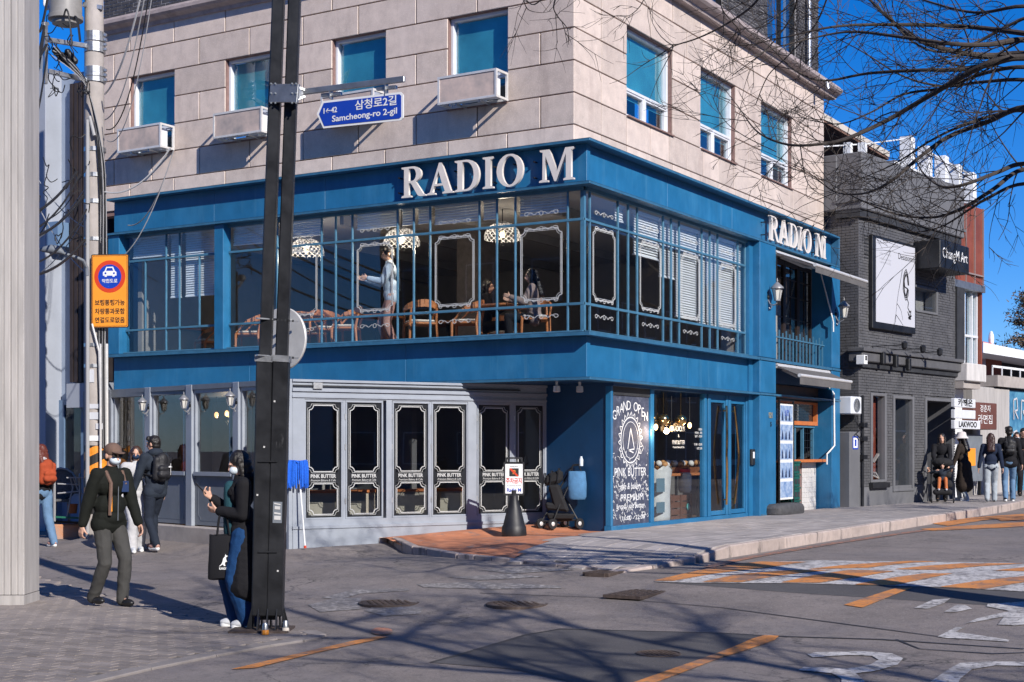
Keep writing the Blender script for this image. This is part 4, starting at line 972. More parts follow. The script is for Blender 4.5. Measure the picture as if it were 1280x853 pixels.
# poster board on it, box sign, meter cabinet
t = thing('billboard', FD.p(poster[0], poster[2], 0), 'tall white poster in black frame with an ink drawing, on dark brick wall', 'poster')
p0, p1, q0, q1 = poster[0], poster[1], 4.55, 6.40
MB().wbox(FD, p0-.14, p1, q0-.15, q1+.06, .0, .10).build('frame', M_black, t, bevel=.01)
MB().wbox(FD, p0+.02, p1-.06, q0, q1, .10, .107).build('poster_sheet', mat('white_poster', (.50,.51,.56), .6), t)
text('Desasomme', FD, p0+(p1-p0)*.78, q1-.28, .20, .109, M_signblack, 'poster_title', t, .0005, width=1.0)
M_faint = mat('pale_grey_print', (.52,.53,.57), .6)
for z in (.3, .42, .5): text('exhibition of drawings', FD, p0+.5, q1-z, .08, .109, M_faint, 'small_print', t, .0005, width=.6)
k = MB(); cs = p0+(p1-p0)*.74; R_ = random.Random(3)
for j in range(3): path_line(k, FD, [(cs+(.16-.03*j)*cos(a*.5)*(1+.1*sin(a*3+j)), 5.50+(.34-.05*j)*sin(a*.5)*(1+.07*cos(a*2))) for a in range(13)], .109+.001*j, .022)
path_line(k, FD, [(cs+.02, 5.75), (cs-.10, 5.62), (cs-.06, 5.45), (cs+.08, 5.42), (cs+.0, 5.25), (cs+.14, 5.1), (cs+.10, 4.98), (cs+.2, 4.9)], .1095, .028)
for j in range(14): path_line(k, FD, [(cs+.20+R_.uniform(-.11,.11), 4.82+R_.uniform(-.11,.11)), (cs+.20+R_.uniform(-.11,.11), 4.82+R_.uniform(-.11,.11))], .109, .03)
k.build('ink_drawing', M_signblack, t)
sg = pxr(FD, 1173, 331, 1206, 357, .1)
t = thing('box_sign', FD.p(sg[0], 5.9, 0), 'small black box sign reading ChungM Art on the corner of the dark building', 'sign')
s0, z0 = FD.px(1180, 343, .75)
MB().wbox(FD, s0, s0+1.75, 6.0-.08, 6.62-.04, .02, .66).build('sign_box', M_black, t, bevel=.02)
text('ChungM Art', FD, s0+.88, 6.28, .34, .663, M_white, 'sign_lettering', t, .002, width=1.5)
eb = pxr(FD, 1054, 540, 1066, 636, .1)
t = thing('meter_cabinet', FD.p(-.42, .42, .1), 'tall grey steel meter cabinet between the blue pillar and dark brick wall', 'cabinet')
MB().wbox(FD, -.52, -.02, .36, 2.10, -.35, .05).build('cabinet_body', M_greyrender, t, bevel=.02)
MB().wbox(FD, -.40, -.14, 1.72, 2.0, .05, .056).build('cabinet_label', M_signblue, t); MB().wbox(FD, -.37, -.17, 1.75, 1.97, .056, .058).build('label_face', M_white, t); MB().wbox(FD, -.31, -.23, 1.79, 1.93, .058, .060).build('label_mark', M_signblue, t)
b = MB(); b.tube([FD.p(.10, .40, .05), FD.p(.10, 2.9, .05)], .028, 8); b.tube([FD.p(.02, .40, .08), FD.p(.02, 1.4, .08)], .022, 8); 
for z in (1.5, 1.9, 2.2): b.wbox(FD, .0, .2, z, z+.1, .02, .12)
tag(b.build('gas_pipe', M_black, None), 'thin black gas pipes with valves climbing the dark wall beside the cabinet', 'pipe')
t = thing('air_conditioner', FD.p(-.4, 2.5, .1), 'white air conditioner unit fixed beside the blue end pillar above the cabinet', 'air conditioner')
MB().wbox(FD, -.56, -.06, 2.48, 2.86, -.3, .1).build('casing', M_pvc, t, bevel=.02)
b = MB(); b.lathe([(.15,0),(.15,.012),(.13,.012),(.13,0)], FD.p(-.30, 2.67, .10), 20, Matrix(((FD.s.x,0,FD.n.x),(FD.s.y,0,FD.n.y),(0,1,0)))); b.build('fan_grille', M_greydark, t)
b = MB(); b.tube([FD.p(-.3, 2.48, .05), FD.p(-.35, 2.3, .12), FD.p(-.15, 2.15, .12), FD.p(-.35, 2.05, .1), FD.p(-.1, 1.95, .1)], .015, 6); b.build('cable', M_cable, t)
# ---------------------------------------------------------------- shed and posts on its roof
t = thing('roof_shed', (13, 3, 8), 'wooden gabled shed roof with pale tiled edge on top of the dark building', 'shed')
P = [DP(1022,138,36), DP(1034,146,36), DP(1112,191,36), DP(1112,199,36), DP(1030,152,36)]
back = Vector((1.5, 6, 0))
def two(q, d): return q+back*d
pts = [DP(1016,133,36), DP(1112,190,36), DP(1112,197,36), DP(1016,141,36)]
b = MB(); b.box8([q for q in pts[2:4]+[two(pts[3],.06), two(pts[2],.06)]]+[q for q in (pts[1], pts[0], two(pts[0],.06), two(pts[1],.06))]); b.build('verge_tiles', M_cushion, t)
pt2 = [DP(1016,142,36), DP(1111,198,36), DP(1111,200,36), DP(1016,145,36)]
b = MB(); b.box8([two(q, f) for f in (.0, 1) for q in pt2]); b.build('roof_slope', M_wooddark, t)
b = MB(); b.box8([DP(1010,150,37.5), DP(1078,178,37.5), DP(1078,200,37.5), DP(1010,205,37.5)]+[two(q,.7) for q in (DP(1010,150,37.5), DP(1078,178,37.5), DP(1078,200,37.5), DP(1010,205,37.5))]); b.build('shed_wall', M_conc, t)
for u in (1060, 1078):
    q = DP(u, 205, 35.5); MB().box(q.x-.09, q.x+.09, q.y-.09, q.y+.09, q.z-.3, DP(u, 179, 35.5).z).build('post', M_white, t)
b = MB(); b.tube([DP(1025,184,35.2), DP(1085,180,35.6), DP(1130,174,38)], .018, 6); b.build('wire', M_white, t)
for i, (u, v0, v1) in enumerate(((1134,172,208), (1156,184,216), (1177,196,222), (1194,207,228), (1212,217,238))):
    q = DP(u, v1+18, 38.5+i*1.1); e = .17; t = MB().box(q.x-e, q.x+e, q.y-e, q.y+e, q.z, DP(u, v0, 38.5+i*1.1).z).build('roof_post', M_white, None, bevel=.02)
    tag(t, 'square white roof post, ' + ['nearest and tallest of the row behind the parapet','second in the row behind the parapet','middle one of the row of five','fourth in the row above the terracotta cladding','last of the row at the far corner of terracotta cladding'][i], 'post', 'white posts on the roof terrace')
b = MB(); b.tube([DP(1160,190,39), DP(1213,219,43)], .03, 6); tag(b.build('roof_rail', M_white, None), 'thin white rail joining the tops of the roof posts', 'rail')
b = MB(); q = [DP(1118,200,38.2), DP(1170,223,40.4), DP(1170,242,40.4), DP(1118,220,38.2)]; b.box8([v for v in q]+[v+Vector((.2,.6,0)) for v in q]); tag(b.build('white_roof_kerb', M_white, None), 'low white wall under the roof posts behind the dark parapet', 'wall')
# ---------------------------------------------------------------- terracotta clad building and concrete canopy
CE = FD.px(1228, 400, -.1)[0]; CS = DE+.03
CB = thing('terracotta_building', FD.p(CS, .4, 0), 'narrow building clad in terracotta standing seam metal over a white concrete canopy', 'building')
zt = FD.px(1228, 262, -.1)[1]; zw = 5.95; z4 = FD.px(1212, 462, 0)[1]
n = 9; zmid = zt-1.75
for i in range(n):
    a, c = CS-3.2+(CE-CS+3.2)*i/n, CS-3.2+(CE-CS+3.2)*(i+1)/n
    if a < CS-.05: MB().wbox(FD, a+.012, c-.012, 7.3, zt, -1.0, -.5).build('cladding_panel', M_copper, CB)
    else:
        MB().wbox(FD, a+.012, c-.012, zmid+.02, zt, -.6, -.10).build('cladding_panel', M_copper, CB); MB().wbox(FD, a+.012, c-.012, zw, zmid-.02, -.6, -.10).build('cladding_panel', M_copper, CB)
    b = MB().wbox(FD, c-.012, c+.012, zw if a > CS-.05 else 7.3, zt+.01, -.55 if a > CS-.05 else -.9, -.06 if a > CS-.05 else -.46); b.build('standing_seam', M_seam, CB)
MB().wbox(FD, CS, CE, zmid-.018, zmid+.018, -.5, -.05).build('cross_seam', M_seam, CB)
MB().wbox(FD, CE-.10, CE-.014, z4, zw, -.5, -.1).build('cladding_edge', M_copper, CB)
MB().wbox(FD, CS+.0, CE, zw-.18, zw-.002, -.4, -.02).build('window_head', M_steel, CB)
MB().wbox(FD, CS, CS+.48, z4+.2, zw-.2, -.5, .04).build('brown_column', M_charcoal, CB)
f = MB(); a, c = CS+.5, CE-.12
for s in (a, a+(c-a)*.36, a+(c-a)*.72, c-.07): f.wbox(FD, s, s+.07, z4, zw-.19, -.3, -.18)
f.wbox(FD, a, c, z4+.85, z4+.91, -.3, -.17); f.wbox(FD, a, c, z4, z4+.06, -.31, -.16)
w = f.build('tall_window', M_pvc, CB); MB().wbox(FD, a, c, z4, zw-.2, -.25, -.245).build('pane', M_glass_up, w)
MB().wbox(FD, a, c, z4-.1, zw, -.6, -.55).build('curtain', mat('pale_green_curtain', (.25,.33,.33), .8, var=(3,.3), stretch=(6,6,.3)), w)
MB().wbox(FD, CS-.1, CS+3.0, .2, 8.0, -4.5, -1.0).build('building_core', M_greyrender, CB)
zc0, zc1 = FD.px(1230, 481, .25)[1], FD.px(1230, 459, .25)[1]
CX = FD.px(1233, 470, .3)[0]
MB().wbox(FD, CS, CX, zc0+.05, zc1+.05, -.9, .3).build('concrete_canopy', mat('white_board_concrete', (.55,.53,.52), .8, var=(3,.15), stretch=(4,4,.6)), CB, bevel=.02)
MB().wbox(FD, CS, CS+1.1, zc0-.12, zc0+.045, -.9, .2).build('canopy_step', M_conc, CB)
MB().wbox(FD, CS-.1, CE, .3, zc0, -1.6, -1.5).build('recess_wall', M_wooddark, CB)
wp = pxr(FD, 1197, 600, 1209, 600, -.2)
MB().wbox(FD, CS+.25, CS+.25+.75, .3, zc0-.13, -.6, -.2).build('white_pier', M_white, CB)
GW0 = FD.px(1216, 560, -.4)[0]; GW1 = FD.px(1262, 560, -.4)[0]
GW = thing('concrete_wall', FD.p(GW0, .4, -.4), 'plain grey concrete wall beyond the terracotta building', 'wall')
MB().wbox(FD, GW0, GW1, .3, zc0+.02, -.9, -.4).build('wall_face', M_concgrey, GW, bevel=.02)
MB().wbox(FD, GW0+1.5, GW1+6, zc0+.06, zc0+.36, -1.2, -.3).build('wall_coping', M_conc, GW)
for k in range(9): MB().wbox(FD, GW0+1.6+k*.7, GW0+1.63+k*.7, zc0+.36, zc0+.62, -.5, -.47).build('rail_post', M_white, GW)
MB().wbox(FD, GW0+1.6, GW1+6, zc0+.58, zc0+.64, -.5, -.47).build('rail_bar', M_white, GW)
MW = thing('mural_wall', FD.p(GW1, .4, -.4), 'low wall painted with a bright blue and white lettered mural at the far edge', 'wall')
MB().wbox(FD, GW1+.05, GW1+6, .3, zc0+.0, -.9, -.45).build('wall_face', mat('blue_mural_paint', (.012,.10,.23), .7, var=(2.5,.4), col2=(.10,.30,.45)), MW)
k = MB(); R_ = random.Random(5)
for L_ in range(7):
    s = GW1+.3+L_*.62
    for z, h in ((2.55, .55), (1.75, .45)):
        P = [(s+.05+R_.uniform(0,.1), z), (s+.1, z+h), (s+.35, z+h+R_.uniform(-.1,.1)), (s+.42, z+h*.5), (s+.2, z+h*.45), (s+.45, z+R_.uniform(-.05,.05))]
        path_line(k, FD, P, -.43, .05)
k.build('mural_lettering', M_faint, MW)['kind'] = 'stuff'
# signs on the pier, brown board
for i, (v, tx, u1) in enumerate(((504, '카페온', 1217), (518, '', 1217), (531, 'LAKWOO', 1223))):
    s0 = FD.px(1191, v, .35)[0]; s1 = FD.px(u1, v, .35)[0]; z = FD.px(1200, v, .35)[1]
    t = thing('blade_sign', FD.p(s0, z, .3), ['top small white box sign with black print on the white pier','blank middle white box sign on the white pier','lowest white arrow box sign with bold print on white pier'][i], 'sign', 'white box signs on the pier')
    MB().wbox(FD, s0, s1, z-.105, z+.105, .30, .4).build('sign_body', M_pvc, t, bevel=.01)
    if tx: text(tx, FD, (s0+s1)/2, z, .19, .403, M_signblack, 'sign_lettering', t, .001, width=(s1-s0)*.7, bold=.006)
s0, s1 = FD.px(1217, 520, .1)[0], FD.px(1246, 520, .1)[0]; z0, z1 = FD.px(1230, 537, .1)[1], FD.px(1230, 503.5, .1)[1]
t = thing('brown_board_sign', FD.p(s0, z0, 0), 'square rusty brown sign board with small white words on grey concrete wall', 'sign')
MB().wbox(FD, s0, s1, z0, z1, -.3, .1).build('board', mat('rusty_brown_board', (.13,.05,.04), .6, var=(2,.2)), t, bevel=.01)
text('경춘자', FD, (s0+s1)/2, (z0+z1)/2+.18, .2, .102, M_white, 'sign_lettering', t, .001, width=(s1-s0)*.45); text('라면집', FD, (s0+s1)/2, (z0+z1)/2-.10, .26, .102, M_white, 'sign_lettering', t, .001, width=(s1-s0)*.6)
s0 = FD.px(1209, 590, 0)[0]
t = thing('easel_board', FD.p(s0, .4, 0), 'dark framed board with an orange mark leaning by the concrete wall', 'sign board')
MB().wbox(FD, s0+.1, s0+1.5, .9, 2.1, -.25, -.18).build('board', M_greydark, t); MB().wbox(FD, s0+.5, s0+1.0, 1.3, 1.75, -.18, -.172).build('orange_mark', M_orange, t)
for s in (.2, 1.35): MB().wbox(FD, s0+s, s0+s+.06, .4, .9, -.25, -.18).build('leg', M_black, t)
# far house, its roof and a conifer
FH = thing('far_house', DP(1250, 470, 62), 'low house with red brick wall, white eaves and red roof behind the railing', 'house')
def slab(name, q, thick, m, par):  # quad of 4 points with depth away
    o = Vector((fx, fy, 0))*thick; return MB().box8([v for v in q]+[v+o for v in q]).build(name, m, par)
slab('white_eaves', [DP(1229,428,60), DP(1330,449,60), DP(1330,457,60), DP(1229,441,60)], 4, M_white, FH)
slab('red_roof', [DP(1229,427,61), DP(1255,434,61), DP(1250,436,61), DP(1229,434,61)], 3, M_red, FH)
slab('brick_wall', [DP(1232,440,62), DP(1252,443,62), DP(1252,580,62), DP(1232,580,62)], 3, M_copper, FH)
slab('grey_wall', [DP(1252,443,62.5), DP(1340,450,62.5), DP(1340,580,62.5), DP(1252,580,62.5)], 3, M_charcoal, FH)
b = MB(); b.ell(DP(1239,424,61.5), (.12,.12,.35), 10, 6); b.bar(DP(1239,430,61.5), DP(1239,424,61.5), .05); tag(b.build('roof_vent', M_white, None), 'small white vent on the red roof', 'roof vent')
# ---------------------------------------------------------------- left side
LP = thing('board_pillar', DP(0, 750, 15.6), 'grey board marked concrete gatepost filling the left edge', 'pillar')
q0, q1 = DP(-90, 700, 15.6), DP(30.5, 700, 15.6); LPX = (q1-q0); LPX.z = 0; w_ = LPX.length; LPX.normalize()
FP = Frame((q0.x, q0.y), (LPX.x, LPX.y), (-LPX.y, LPX.x))
if (Vector((camx, camy))-FP.o).dot(FP.n) < 0: FP.n = -FP.n
n = 14
for i in range(n):
    a, c = w_*i/n, w_*(i+1)/n; d = (i % 3)*.004
    MB().wbox(FP, a+.0015, c-.0015, .12, 9, -.5, d).build('board_rib', M_concgrey, LP, bevel=.008)
MB().wbox(FP, 0, w_-.0, -.1, .118, -.5, .02).build('base', M_concgrey, LP)
FW = Frame((1.0, 0), (0, 1), (-1, 0))                       # white house down the alley
WH = thing('white_house', (1.0, 11.6, .2), 'white and blue shaded rendered house behind the utility pole with brown louvres and blue door', 'house')
M_wr = mat('white_render', (.34,.37,.43), .7, var=(1.3,.08), bump=(20,.15)); M_louvre = mat('rust_brown_louvre', (.035,.025,.024), .6, var=(3,.3))
def wy(u): return FW.px(u, 500, 0)[0]
def wz(u, v, n=0): return FW.px(u, v, n)[1]
y50, y72, y88, y107 = wy(50), wy(72), wy(88), wy(109)
MB().wbox(FW, y72, y50, .1, wz(60, 92), -.9, 0.30).build('white_fin', M_wr, WH, bevel=.01)
MB().wbox(FW, 10.85, y72-.003, .1, wz(80, 92), -1.2, -.10).build('rear_wall', mat('shaded_white_render', (.30,.36,.46), .7, var=(1.3,.1)), WH)  # bluish tone puts the shade on this white render into its colour
zl0, zl1 = wz(95, 478), wz(95, 105)
for k in range(9):
    y = 10.95+k*(y88-10.95)/9; MB().wbox(FW, y, y+.085, zl0, zl1, -.10, .05).build('louvre', M_louvre, WH)
MB().wbox(FW, 10.9, y88, zl0-.5, zl0-.03, -.10, .10).build('louvre_sill', M_wr, WH)
f = MB(); d0, d1 = wy(104), wy(66); dz0, dz1 = wz(85, 617), wz(85, 500)
f.wbox(FW, d0, d0+.10, dz0, dz1, -.12, -.03); f.wbox(FW, d1-.28, d1, dz0, dz1, -.12, -.03); f.wbox(FW, d0+.1, d1-.28, dz1-.1, dz1, -.12, -.03)
dr = f.build('blue_door_frame', mat('slate_blue_paint', (.12,.19,.30), .5, var=(3,.1)), WH); MB().wbox(FW, d0+.1, d1-.28, dz0, dz1-.1, -.099, -.07).build('glass_leaf', M_charcoal, dr); MB().wbox(FW, d0+.1, d1-.28, dz0, dz1-.1, -.065, -.06).build('pane', M_glass_g, dr)
MB().wbox(FW, y88+.02, y72-.02, wz(80,310), wz(80,280), -.10, .3).build('equipment_box', mat('blue_grey_box', (.13,.22,.36), .6), WH)
OH = thing('old_house', DP(40, 600, 33), 'old brick and render house with striped tiled eaves glimpsed beside the grey gatepost', 'house')
slab('pale_wall', [DP(10,205,33), DP(50,213,33), DP(50,330,33), DP(10,330,33)], 3, M_conc, OH)
slab('grey_wall', [DP(10,330,33), DP(52,330,33), DP(52,445,33), DP(10,445,33)], 3, M_greydark, OH)
for k in range(26): slab('brick_course', [DP(10,446+k*4.2,33), DP(52,446+k*4.2,33), DP(52,449.2+k*4.2,33), DP(10,449.2+k*4.2,33)], .2, mat('brown_brick_course', (.12,.065,.05), .8, var=(6,.3)) if k == 0 else bpy.data.materials['brown_brick_course'], OH)
slab('lower_wall', [DP(10,446,33.1), DP(52,446,33.1), DP(52,670,33.1), DP(10,670,33.1)], 1, M_charcoal, OH)
for k in range(6): slab('roof_tile_row', [DP(20,176+k*5,32-k*.1), DP(52,180+k*5.4,32-k*.1), DP(52,183+k*5.4,32-k*.1), DP(20,179+k*5,32-k*.1)], .8, M_seam if k % 2 else M_charcoal, OH)
slab('eaves', [DP(20,178,32.9), DP(52,180,32.9), DP(52,213,32.9), DP(20,206,32.9)], .5, M_wooddark, OH)
b = MB(); b.tube([DP(52.5,60,28.6), DP(52.5,640,28.6)], .04, 8); tag(b.build('drain_pipe', M_greydark, None), 'thin grey downpipe on the edge of the white house', 'pipe')
# ---------------------------------------------------------------- things on and in the corner building
for i, (a, c) in enumerate(WL):
    t = thing('air_conditioner_cage', (ST*-1, a, 7.1), ['air conditioner cage directly above the letter A, nearest the building corner','air conditioner cage hidden behind the blue street sign','air conditioner cage just left of the black street pole','air conditioner cage beside the concrete utility pole'][i], 'air conditioner cage', 'air conditioner cages on the left facade')
    a_, c_ = a-.03, c-.05; z0, z1, n0, n1 = 7.15, 7.59, ST+.012, ST+.37
    f = MB(); w = .035
    for s in (a_, c_-w):
        f.wbox(FL, s, s+w, z0, z1, n1-w, n1); f.wbox(FL, s, s+w, z0, z1, n0, n0+w); f.wbox(FL, s, s+w, z0, z0+w, n0+w, n1-w); f.wbox(FL, s, s+w, z1-w, z1, n0+w, n1-w)
    f.wbox(FL, a_+w, c_-w, z0, z0+w, n1-w, n1); f.wbox(FL, a_+w, c_-w, z1-w, z1, n1-w, n1); f.wbox(FL, a_+w, c_-w, z0, z0+w, n0, n0+w)
    f.build('frame', M_alu, t)
    MB().wbox(FL, a_+w, c_-w, z0+w, z1-w, n1-.022, n1-.012).build('front_panel', mat('stained_translucent_panel', (.68,.53,.46), .5, var=(1.7,.28), col2=(.27,.25,.25)) if i == 0 else bpy.data.materials['stained_translucent_panel'], t)
    for k in (.3, .7): s = a_+(c_-a_)*k; MB().wbox(FL, s-.015, s+.015, z0-.03, z0-.002, n0, n1-.03).build('bracket', M_steel, t)
    MB().wbox(FL, a_+.1, c_-.1, z0+.04, z1-.05, n0+.06, n1-.08).build('unit_casing', M_pvc, t, bevel=.02)
# carriage lanterns
M_lantglass = mat('frosted_lantern_glass', (.60,.58,.53), .3)
def lantern_proto():
    t = thing('wall_lantern', (0,0,0), 'x', 'wall lantern', 'wall lanterns on the corner building'); M_alu_ = mat('grey_cast_lantern_metal', (.28,.28,.29), .45, .4)
    b = MB(); b.lathe([(.012,.20),(.02,.215),(.03,.235),(.075,.27)], (0,-.17,-.27+.0), 6)
    k = MB(); k.lathe([(.045,-.14),(.05,-.12),(.085,.06)], (0,-.17,0), 6); k.build('lantern_glass', M_lantglass, t)
    k = MB()
    for a in range(6):
        c, s_ = cos(a*pi/3), sin(a*pi/3); k.bar((.052*c, -.17+.052*s_, -.13), (.09*c, -.17+.09*s_, .07), .012)
    k.lathe([(.06,-.155),(.06,-.135),(.02,-.13)], (0,-.17,0), 6); k.build('cage', M_alu_, t)
    k = MB(); k.lathe([(.118,.06),(.112,.085),(.075,.12),(.03,.165),(.012,.18),(.018,.195),(.008,.225),(.003,.25)], (0,-.17,0), 12); k.build('cap', M_alu_, t, smooth=True)
    k = MB(); k.tube([(0,0,-.12),(0,-.04,-.2),(0,-.10,-.23),(0,-.16,-.2),(0,-.17,-.15)], [.012,.014,.012,.012,.012], 7)
    k.tube([(0,-.04,-.20),(0,-.07,-.26),(0,-.04,-.29),(0,-.02,-.26)], .009, 6); k.build('scroll_arm', M_alu_, t, smooth=True)
    k = MB(); k.lathe([(.045,0),(.045,.012),(.02,.03)], (0,0,-.08), 12, Matrix(((1,0,0),(0,0,-1),(0,1,0)))); k.lathe([(.02,0),(.02,.012)], (0,0,.0), 10, Matrix(((1,0,0),(0,0,-1),(0,1,0)))); k.build('wall_plate', M_black, t)
    return t
lp = lantern_proto()
def rotz_of(F): return math.atan2(F.n.x, -F.n.y)   # local -y looks out of the wall
first = True
for F, u, v, n, lab in ((FR, 960, 366, .0, 'ornate silver and black wall lantern on the blue pillar left of the upper awning'), (FR, 1044.5, 388, .0, 'ornate silver and black wall lantern on the narrow blue end pillar'),
        (FA, 295.5, 499, .03, 'pale wall lantern on the grey post just left of the black street pole'), (FA, 237.5, 503, .03, 'pale wall lantern in the middle of three along the alley windows'), (FA, 185.5, 506, .03, 'pale wall lantern over the backpacker, nearest the utility pole'), (FA, 356, 506, .03, 'pale wall lantern half hidden behind the black street pole')):
    s, z = F.px(u, v, n)
    lsc = 1.08 if F is FR else .66
    if first: o = lp; o.scale = (lsc,)*3; o.location = F.p(s, z, n); o.rotation_euler.z = rotz_of(F); o['label'] = lab; first = False
    else: o = dup(lp, F.p(s, z, n), rotz_of(F), lab, lsc)
# awnings
def awning(z0, n0, z1, n1, a, c, lab, val=.10):
    t = thing('awning', FR.p((a+c)/2, z0, 0), lab, 'awning', 'folding awnings over the bay'); 
    P = [FR.p(a, z0, n0), FR.p(c, z0, n0), FR.p(c, z1, n1), FR.p(a, z1, n1)]; up = Vector((0,0,.012))
    MB().box8(P+[q+up for q in P]).build('canvas', M_canvas, t)
    b = MB(); b.tube([FR.p(a-.02, z1, n1+.02), FR.p(c+.02, z1, n1+.02)], .035, 10); b.build('front_bar', M_alu, t, smooth=True)
    b = MB(); N = 30
    for i in range(N):
        s0, s1 = a+(c-a)*i/N, a+(c-a)*(i+1)/N
        b.box8([FR.p(s0, z1-val-.03*(i%2)*0, n1+.03), FR.p(s1, z1-val, n1+.03), FR.p(s1, z1-val, n1+.022), FR.p(s0, z1-val, n1+.022), FR.p(s0, z1-.02, n1+.03), FR.p(s1, z1-.02, n1+.03), FR.p(s1, z1-.02, n1+.022), FR.p(s0, z1-.02, n1+.022)])
    b.build('valance', M_canvas, t)
    for s in (a+.35, c-.35):
        b = MB(); m_ = FR.p(s+.25, (z0+z1)/2-.10, (n0+n1)/2); b.bar(FR.p(s, z0-.06, n0), m_, .04); b.bar(m_, FR.p(s-.1, z1-.04, n1), .035); b.build('folding_arm', M_alu, t)
    b = MB(); b.tube([FR.p(a, z0, n0), FR.p(c, z0, n0)], .05, 10); b.build('roller', M_alu, t)
awning(5.52, -.06, 5.22, .74, 7.68, 10.86, 'upper grey folding awning below the small RADIO M sign', .14)
awning(3.33, -.02, 3.13, .44, 7.66, 10.76, 'lower grey folding awning over the kiosk counter', .17)
b = MB(); b.tube([FR.p(10.80, 5.45, -.2), FR.p(10.80, 4.5, .05), FR.p(10.84, 4.4, .06), FR.p(10.84, 4.2, .06)], .014, 6); tag(b.build('awning_crank', M_white, None), 'thin white crank rod hanging below the upper awning', 'crank rod')
b = MB(); b.tube([FR.p(10.9, 3.1, -.1), FR.p(11.0, 2.9, .02), FR.p(11.0, 1.80, .03), FR.p(10.72, 1.68, .02), FR.p(10.60, 1.62, .0), FR.p(10.60, 1.40, .0)], .018, 6); tag(b.build('awning_crank', M_white, None), 'long white bent crank rod beside the kiosk counter', 'crank rod')
# speakers and lamp under the band
for (s, n, z, lab) in ((.62, -.5, 2.68, 'small white spotlight under the blue overhang at the building corner'), (.35, -.75, 2.68, 'dim round spotlight under the overhang, deeper in the recess')):
    b = MB(); p = FR.p(s, z, n); b.lathe([(.02,.06),(.02,.0),(.05,-.01),(.055,-.09),(.04,-.10)], p, 12); tag(b.build('spotlight', M_alu, None), lab, 'spotlight')
p = FR.p(6.70, 1.62, .0); t = thing('door_access_panel', FR.p(6.69,1.5,-.14), 'small black access control panel on blue return wall by the glass doors', 'access panel')
MB().wbox(FR, 6.62, 6.78, 1.42, 1.72, -.142, -.09).build('panel_body', M_dark, t, bevel=.01); MB().wbox(FR, 6.66, 6.74, 1.55, 1.67, -.09, -.086).build('notice', M_white, t)
# ---- furniture of the first floor
def chair_proto(name, lab, m, seatm):
    t = thing(name, (0,0,0), lab, 'chair', 'wooden chairs in the first floor cafe')
    MB().box(-.23,.23,-.22,.22,.42,.455).build('seat_frame', m, t, bevel=.012); MB().box(-.21,.21,-.20,.21,.456,.50).build('seat_cushion', seatm, t, bevel=.02)
    for x in (-1, 1):
        MB().tube([(x*.23,.20,0), (x*.215,.20,.44)], [.016,.024], 8).build('leg', m, t); MB().tube([(x*.24,-.24,0), (x*.22,-.20,.44), (x*.215,-.25,.68)], [.016,.024,.018], 8).build('leg', m, t)
    b = MB(); n = 12
    P = [(.27*cos(pi+pi*i/n+0), -.02+.26*sin(pi+pi*i/n), .66+.10*sin(pi*i/n)) for i in range(n+1)]
    for i in range(n):
        b.bar(P[i], P[i+1], .03, .05+.07*sin(pi*(i+.5)/n))
    b.build('curved_backrest', m, t); 
    for x in (-1, 1): MB().tube([(x*.215,.20,.44), (x*.265,.0,.66)], .016, 7).build('arm_support', m, t)
    return t
ch = chair_proto('cafe_chair', 'x', M_wood, M_cushion)
def at2(u, v, d): q = DP(u, v, d); return q
def place(proto, u, d, z, rz, lab, first=[True], sc=1):
    q = DP(u, 563, d); loc = (q.x, q.y, z)
    if first[0]: first[0] = False; proto.location = loc; proto.rotation_euler.z = rz; proto['label'] = lab; return proto
    return dup(proto, loc, rz, lab, sc)
CH = [(668, 22.6, 2.2, 'wooden armchair of the seated woman nearest the building corner, first floor'), (583, 23.3, .4, 'pale wooden chair left of the corner table, first floor'), (525, 23.4, -.7, 'wooden chair just right of the standing waiter, first floor'),
      (432, 24.3, .5, 'wooden chair right of the leftmost black cafe table, facing the window'), (408, 24.6, 2.6, 'orange lit wooden chair behind the round sign, first floor'), (388, 25.6, 2.0, 'orange wooden chair nearest the black street pole, first floor'), (312, 25.6, .5, 'wooden chair seen left of the black street pole, first floor'),
      (262, 27.4, 1.2, 'wooden chair behind the left blinds, nearest the blue pier'), (190, 28.2, .3, 'wooden chair in the far left cafe window beside the orange road sign'), (630, 25.6, 2.5, 'wooden chair of the woman in the dark inner row, first floor')]
for u, d, rz, lab in CH: place(ch, u, d, FLZ, rz, lab)
def table_proto():
    t = thing('cafe_table', (0,0,0), 'x', 'table', 'square tables in the first floor cafe')
    MB().box(-.38,.38,-.38,.38,.70,.74).build('tabletop', M_wood, t, bevel=.01)
    MB().lathe([(.03,.02),(.03,.70)], n=10).build('pedestal', M_black, t); MB().lathe([(.24,0),(.24,.015),(.04,.03)], n=16).build('foot', M_black, t)
    return t
tb = table_proto(); fT = [True]
for u, d, lab in ((622, 23.4, 'cafe table between the two women by the corner window'), (470, 25.2, 'cafe table in front of the standing waiter'), (372, 24.8, 'cafe table hidden mostly by the black street pole'), (230, 27.9, 'cafe table in the far left window bay'), (560, 26.5, 'cafe table in the inner row of the first floor')): place(tb, u, d, FLZ, .02, lab, fT)
